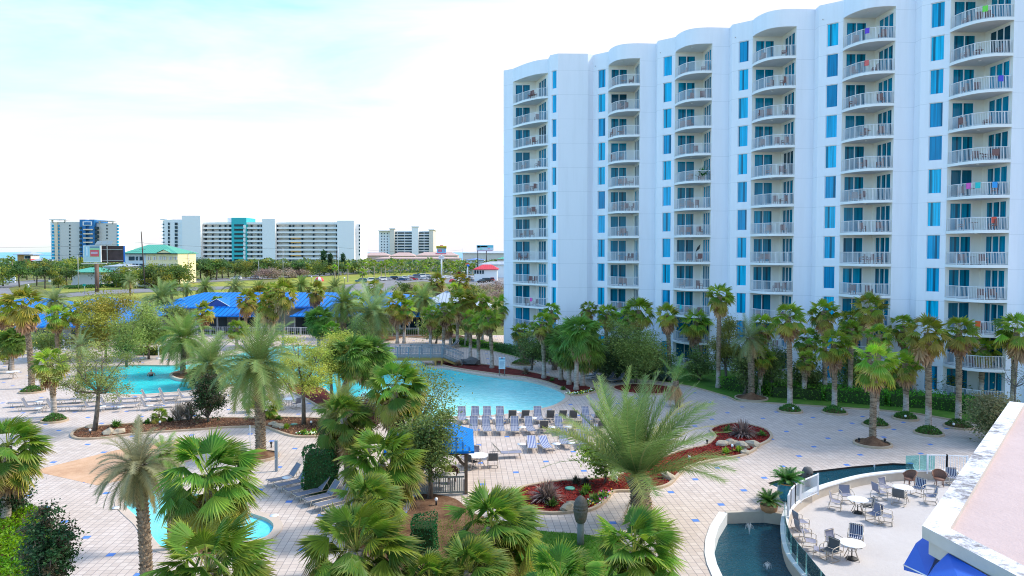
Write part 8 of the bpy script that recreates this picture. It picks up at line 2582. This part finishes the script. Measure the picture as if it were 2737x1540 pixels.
# far left belt
for i, (u, vt, vb, kd) in enumerate([(8, 704, 765, 'oak'), (26, 708, 752, 'oak'), (52, 712, 768, 'pine'), (72, 705, 748, 'oak'), (92, 722, 752, 'pine'), (98, 708, 764, 'pine'), (120, 715, 772, 'pine'), (132, 700, 750, 'oak'), (142, 712, 766, 'pine'), (156, 736, 770, 'oak'),
                                     (160, 712, 758, 'pine'), (172, 692, 752, 'oak'), (180, 716, 768, 'pine'), (205, 702, 748, 'pine'), (222, 720, 762, 'oak'), (246, 708, 758, 'pine'), (285, 716, 762, 'pine'), (305, 718, 760, 'pine'), (326, 722, 764, 'oak'), (362, 720, 768, 'pine'),
                                     (376, 718, 764, 'pine'), (30, 700, 742, 'pine'), (60, 696, 742, 'pine'), (110, 700, 744, 'pine'), (150, 696, 744, 'oak'), (192, 700, 748, 'pine'), (214, 690, 746, 'oak'), (236, 702, 750, 'pine'), (-14, 690, 770, 'oak')]):
    far_tree(kd, u, vt, vb, f'{"umbrella pine" if kd == "pine" else "round oak"} in the far left roadside belt, {nth(i + 1)} of its trees', 'trees of the far left roadside belt', i)
for i, (u, vt, vb, kd) in enumerate([(338, 714, 766, 'oak'), (352, 722, 770, 'oak'), (394, 712, 768, 'oak'), (404, 706, 766, 'pine'), (418, 716, 768, 'oak'), (432, 704, 764, 'oak'), (446, 712, 768, 'pine'), (458, 706, 764, 'oak'), (470, 708, 766, 'pine'), (480, 702, 768, 'oak'), (464, 712, 770, 'oak'), (440, 716, 771, 'oak'), (266, 722, 764, 'oak'), (292, 726, 766, 'oak'), (312, 728, 768, 'oak')]):
    far_tree(kd, u, vt, vb, f'{"umbrella pine" if kd == "pine" else "round oak"} in front of the yellow house, {nth(i + 1)} of that clump', 'trees in front of the yellow house', i + 2, 1.15)
# belt before the yellow house and the white block
us = [402, 415, 428, 440, 452, 466, 480, 494, 508, 522, 536, 550, 565, 580, 594, 610, 625, 641, 656, 672, 690, 706, 722, 738, 752, 770, 786, 800, 818, 836, 852, 870, 888, 905, 922, 940, 958]
for i, u in enumerate(us):
    kd = r9.choice(['pine', 'pine', 'oak']); vt = 694 + r9.uniform(-4, 7); vb = 750 - (u - 400) * .032 + r9.uniform(-5, 5)
    if u > 700: kd = r9.choice(['oak', 'oak', 'pine']); vt = 697 + r9.uniform(-4, 8)
    far_tree(kd, u + r9.uniform(-3, 3), vt, vb, f'{"umbrella pine" if kd == "pine" else "bushy oak"} in the belt below the long white block, {nth(i + 1)} from left', 'trees of the belt below the white block', i, 1.15)
for i, (u, vt, vb, lb) in enumerate([(865, 672, 735, 'pointed dark cypress before the white block, tallest'), (883, 680, 735, 'pointed dark cypress before the white block, smaller'), (917, 680, 732, 'pointed dark cypress at the right end of the white block')]):
    far_tree('cypress', u, vt, vb, lb, None, 0, .8)
for i, (u, vt, vb) in enumerate([(716, 712, 746), (735, 710, 746), (790, 708, 742), (806, 714, 742), (702, 716, 748), (772, 716, 744)]):
    far_tree('scrub', u, vt, vb, f'leafless greyish thicket shrub before the white block, {nth(i + 1)}', 'leafless thicket before the white block', i, 1.3)
# scrub and low growth behind the lodge on the right
for i, (u, vt, vb) in enumerate([(1080, 752, 785), (1100, 752, 783), (1122, 756, 785), (1145, 754, 783), (1200, 768, 800), (1240, 772, 805), (1270, 775, 806), (1300, 778, 812), (1325, 770, 808), (1255, 756, 790), (1310, 752, 785), (1335, 745, 780)]):
    far_tree('scrub' if i % 3 else 'oak', u, vt, vb, f'olive scrub bush behind the lodge on the right, {nth(i + 1)} from left', 'scrub behind the lodge on the right', i, 1.5)
far_tree('oak', 1322, 708, 740, 'broad round tree right beside the red roof', None, 1, 1.3)
for i, u in enumerate([1290, 1305, 1322, 1338, 1350]): far_tree('oak', u, 679 + i % 2 * 3, 712, f'pale scrub tree on the dune below the far billboard, {nth(i + 1)}', 'dune trees below the far billboard', i, 1.4)
# roadside palms
for i, (u, vt, vb) in enumerate([(895, 709, 757), (930, 705, 754), (969, 722, 768), (974, 697, 738), (1000, 697, 740), (1019, 700, 742), (1030, 697, 742), (1053, 695, 732), (1070, 697, 734), (1076, 697, 730), (1095, 699, 730), (1114, 697, 728), (1128, 698, 726), (1140, 697, 728), (1152, 700, 730),
                                 (986, 700, 736), (1042, 700, 734), (1162, 696, 726), (1200, 702, 732), (1212, 700, 734), (1222, 698, 730), (1232, 697, 730), (1243, 699, 728), (1252, 704, 734), (1262, 706, 736), (1205, 712, 742), (1216, 716, 746), (1188, 706, 732), (1176, 712, 738), (1136, 712, 740)]):
    palm('tiny', u, vt + 5, 11 if i != 2 else 15, f'small roadside palm beyond the lodge, {nth(i + 1)} of that scatter' if False else f'slim roadside palm by the far car park, {nth(i + 1)} in the scattered rows', (u, vb), var=0, group='slim palms by the far car park', tr=.22, skirt=False)
for i, (u, vt, vb) in enumerate([(22, 684, 745), (33, 686, 745), (192, 690, 742), (345, 706, 752), (400, 706, 752), (446, 708, 755)]):
    palm('tiny', u, vt + 5, 9, ['slim palm by the beach house, left of two', 'slim palm by the beach house, right of two', 'slim dark palm before the grey tower', 'palm under the blue-grey house wall', 'palm before the yellow gable, left', 'palm before the yellow gable, right'][i], (u, vb), group='slim palms at far left', tr=.2, skirt=False)
# the far wood that reads as one mass
m = MB(); r10 = random.Random(10)
for k in range(9000):
    u = r10.uniform(-60, 1420); Y = r10.uniform(380, 470)
    b_ = AT(u, 700, Y); h = r10.random() ** .7 * (7.5 + 2.5 * noise.noise(Vector((u * .03, 0, 0))))
    leaf_quad(m, Vector((b_.x, Y, h)), 1.7 * r10.uniform(.6, 1.4), r10, jit(r10.choice([(.05, .09, .03), (.07, .11, .03), (.035, .065, .025), (.12, .13, .035)]), r10, .3), .2, .7)
tag(m.build('woods', M['leaf']), 'far green wood below the condominium blocks', 'woods', kind='stuff')
m = MB()
for k in range(5000):
    t_ = r10.random(); p = G(180, 773).lerp(G(350, 765), t_) if r10.random() < .5 else G(940, 733).lerp(G(1240, 727), t_)
    leaf_quad(m, p + Vector((r10.gauss(0, 1.0), r10.gauss(0, .7), .2 + r10.random() * 1.0)), .5, r10, jit((.03, .08, .025), r10, .35), .2, .7)
tag(m.build('undergrowth', M['leaf']), 'low clipped roadside growth beyond the lodge', 'undergrowth', kind='stuff')
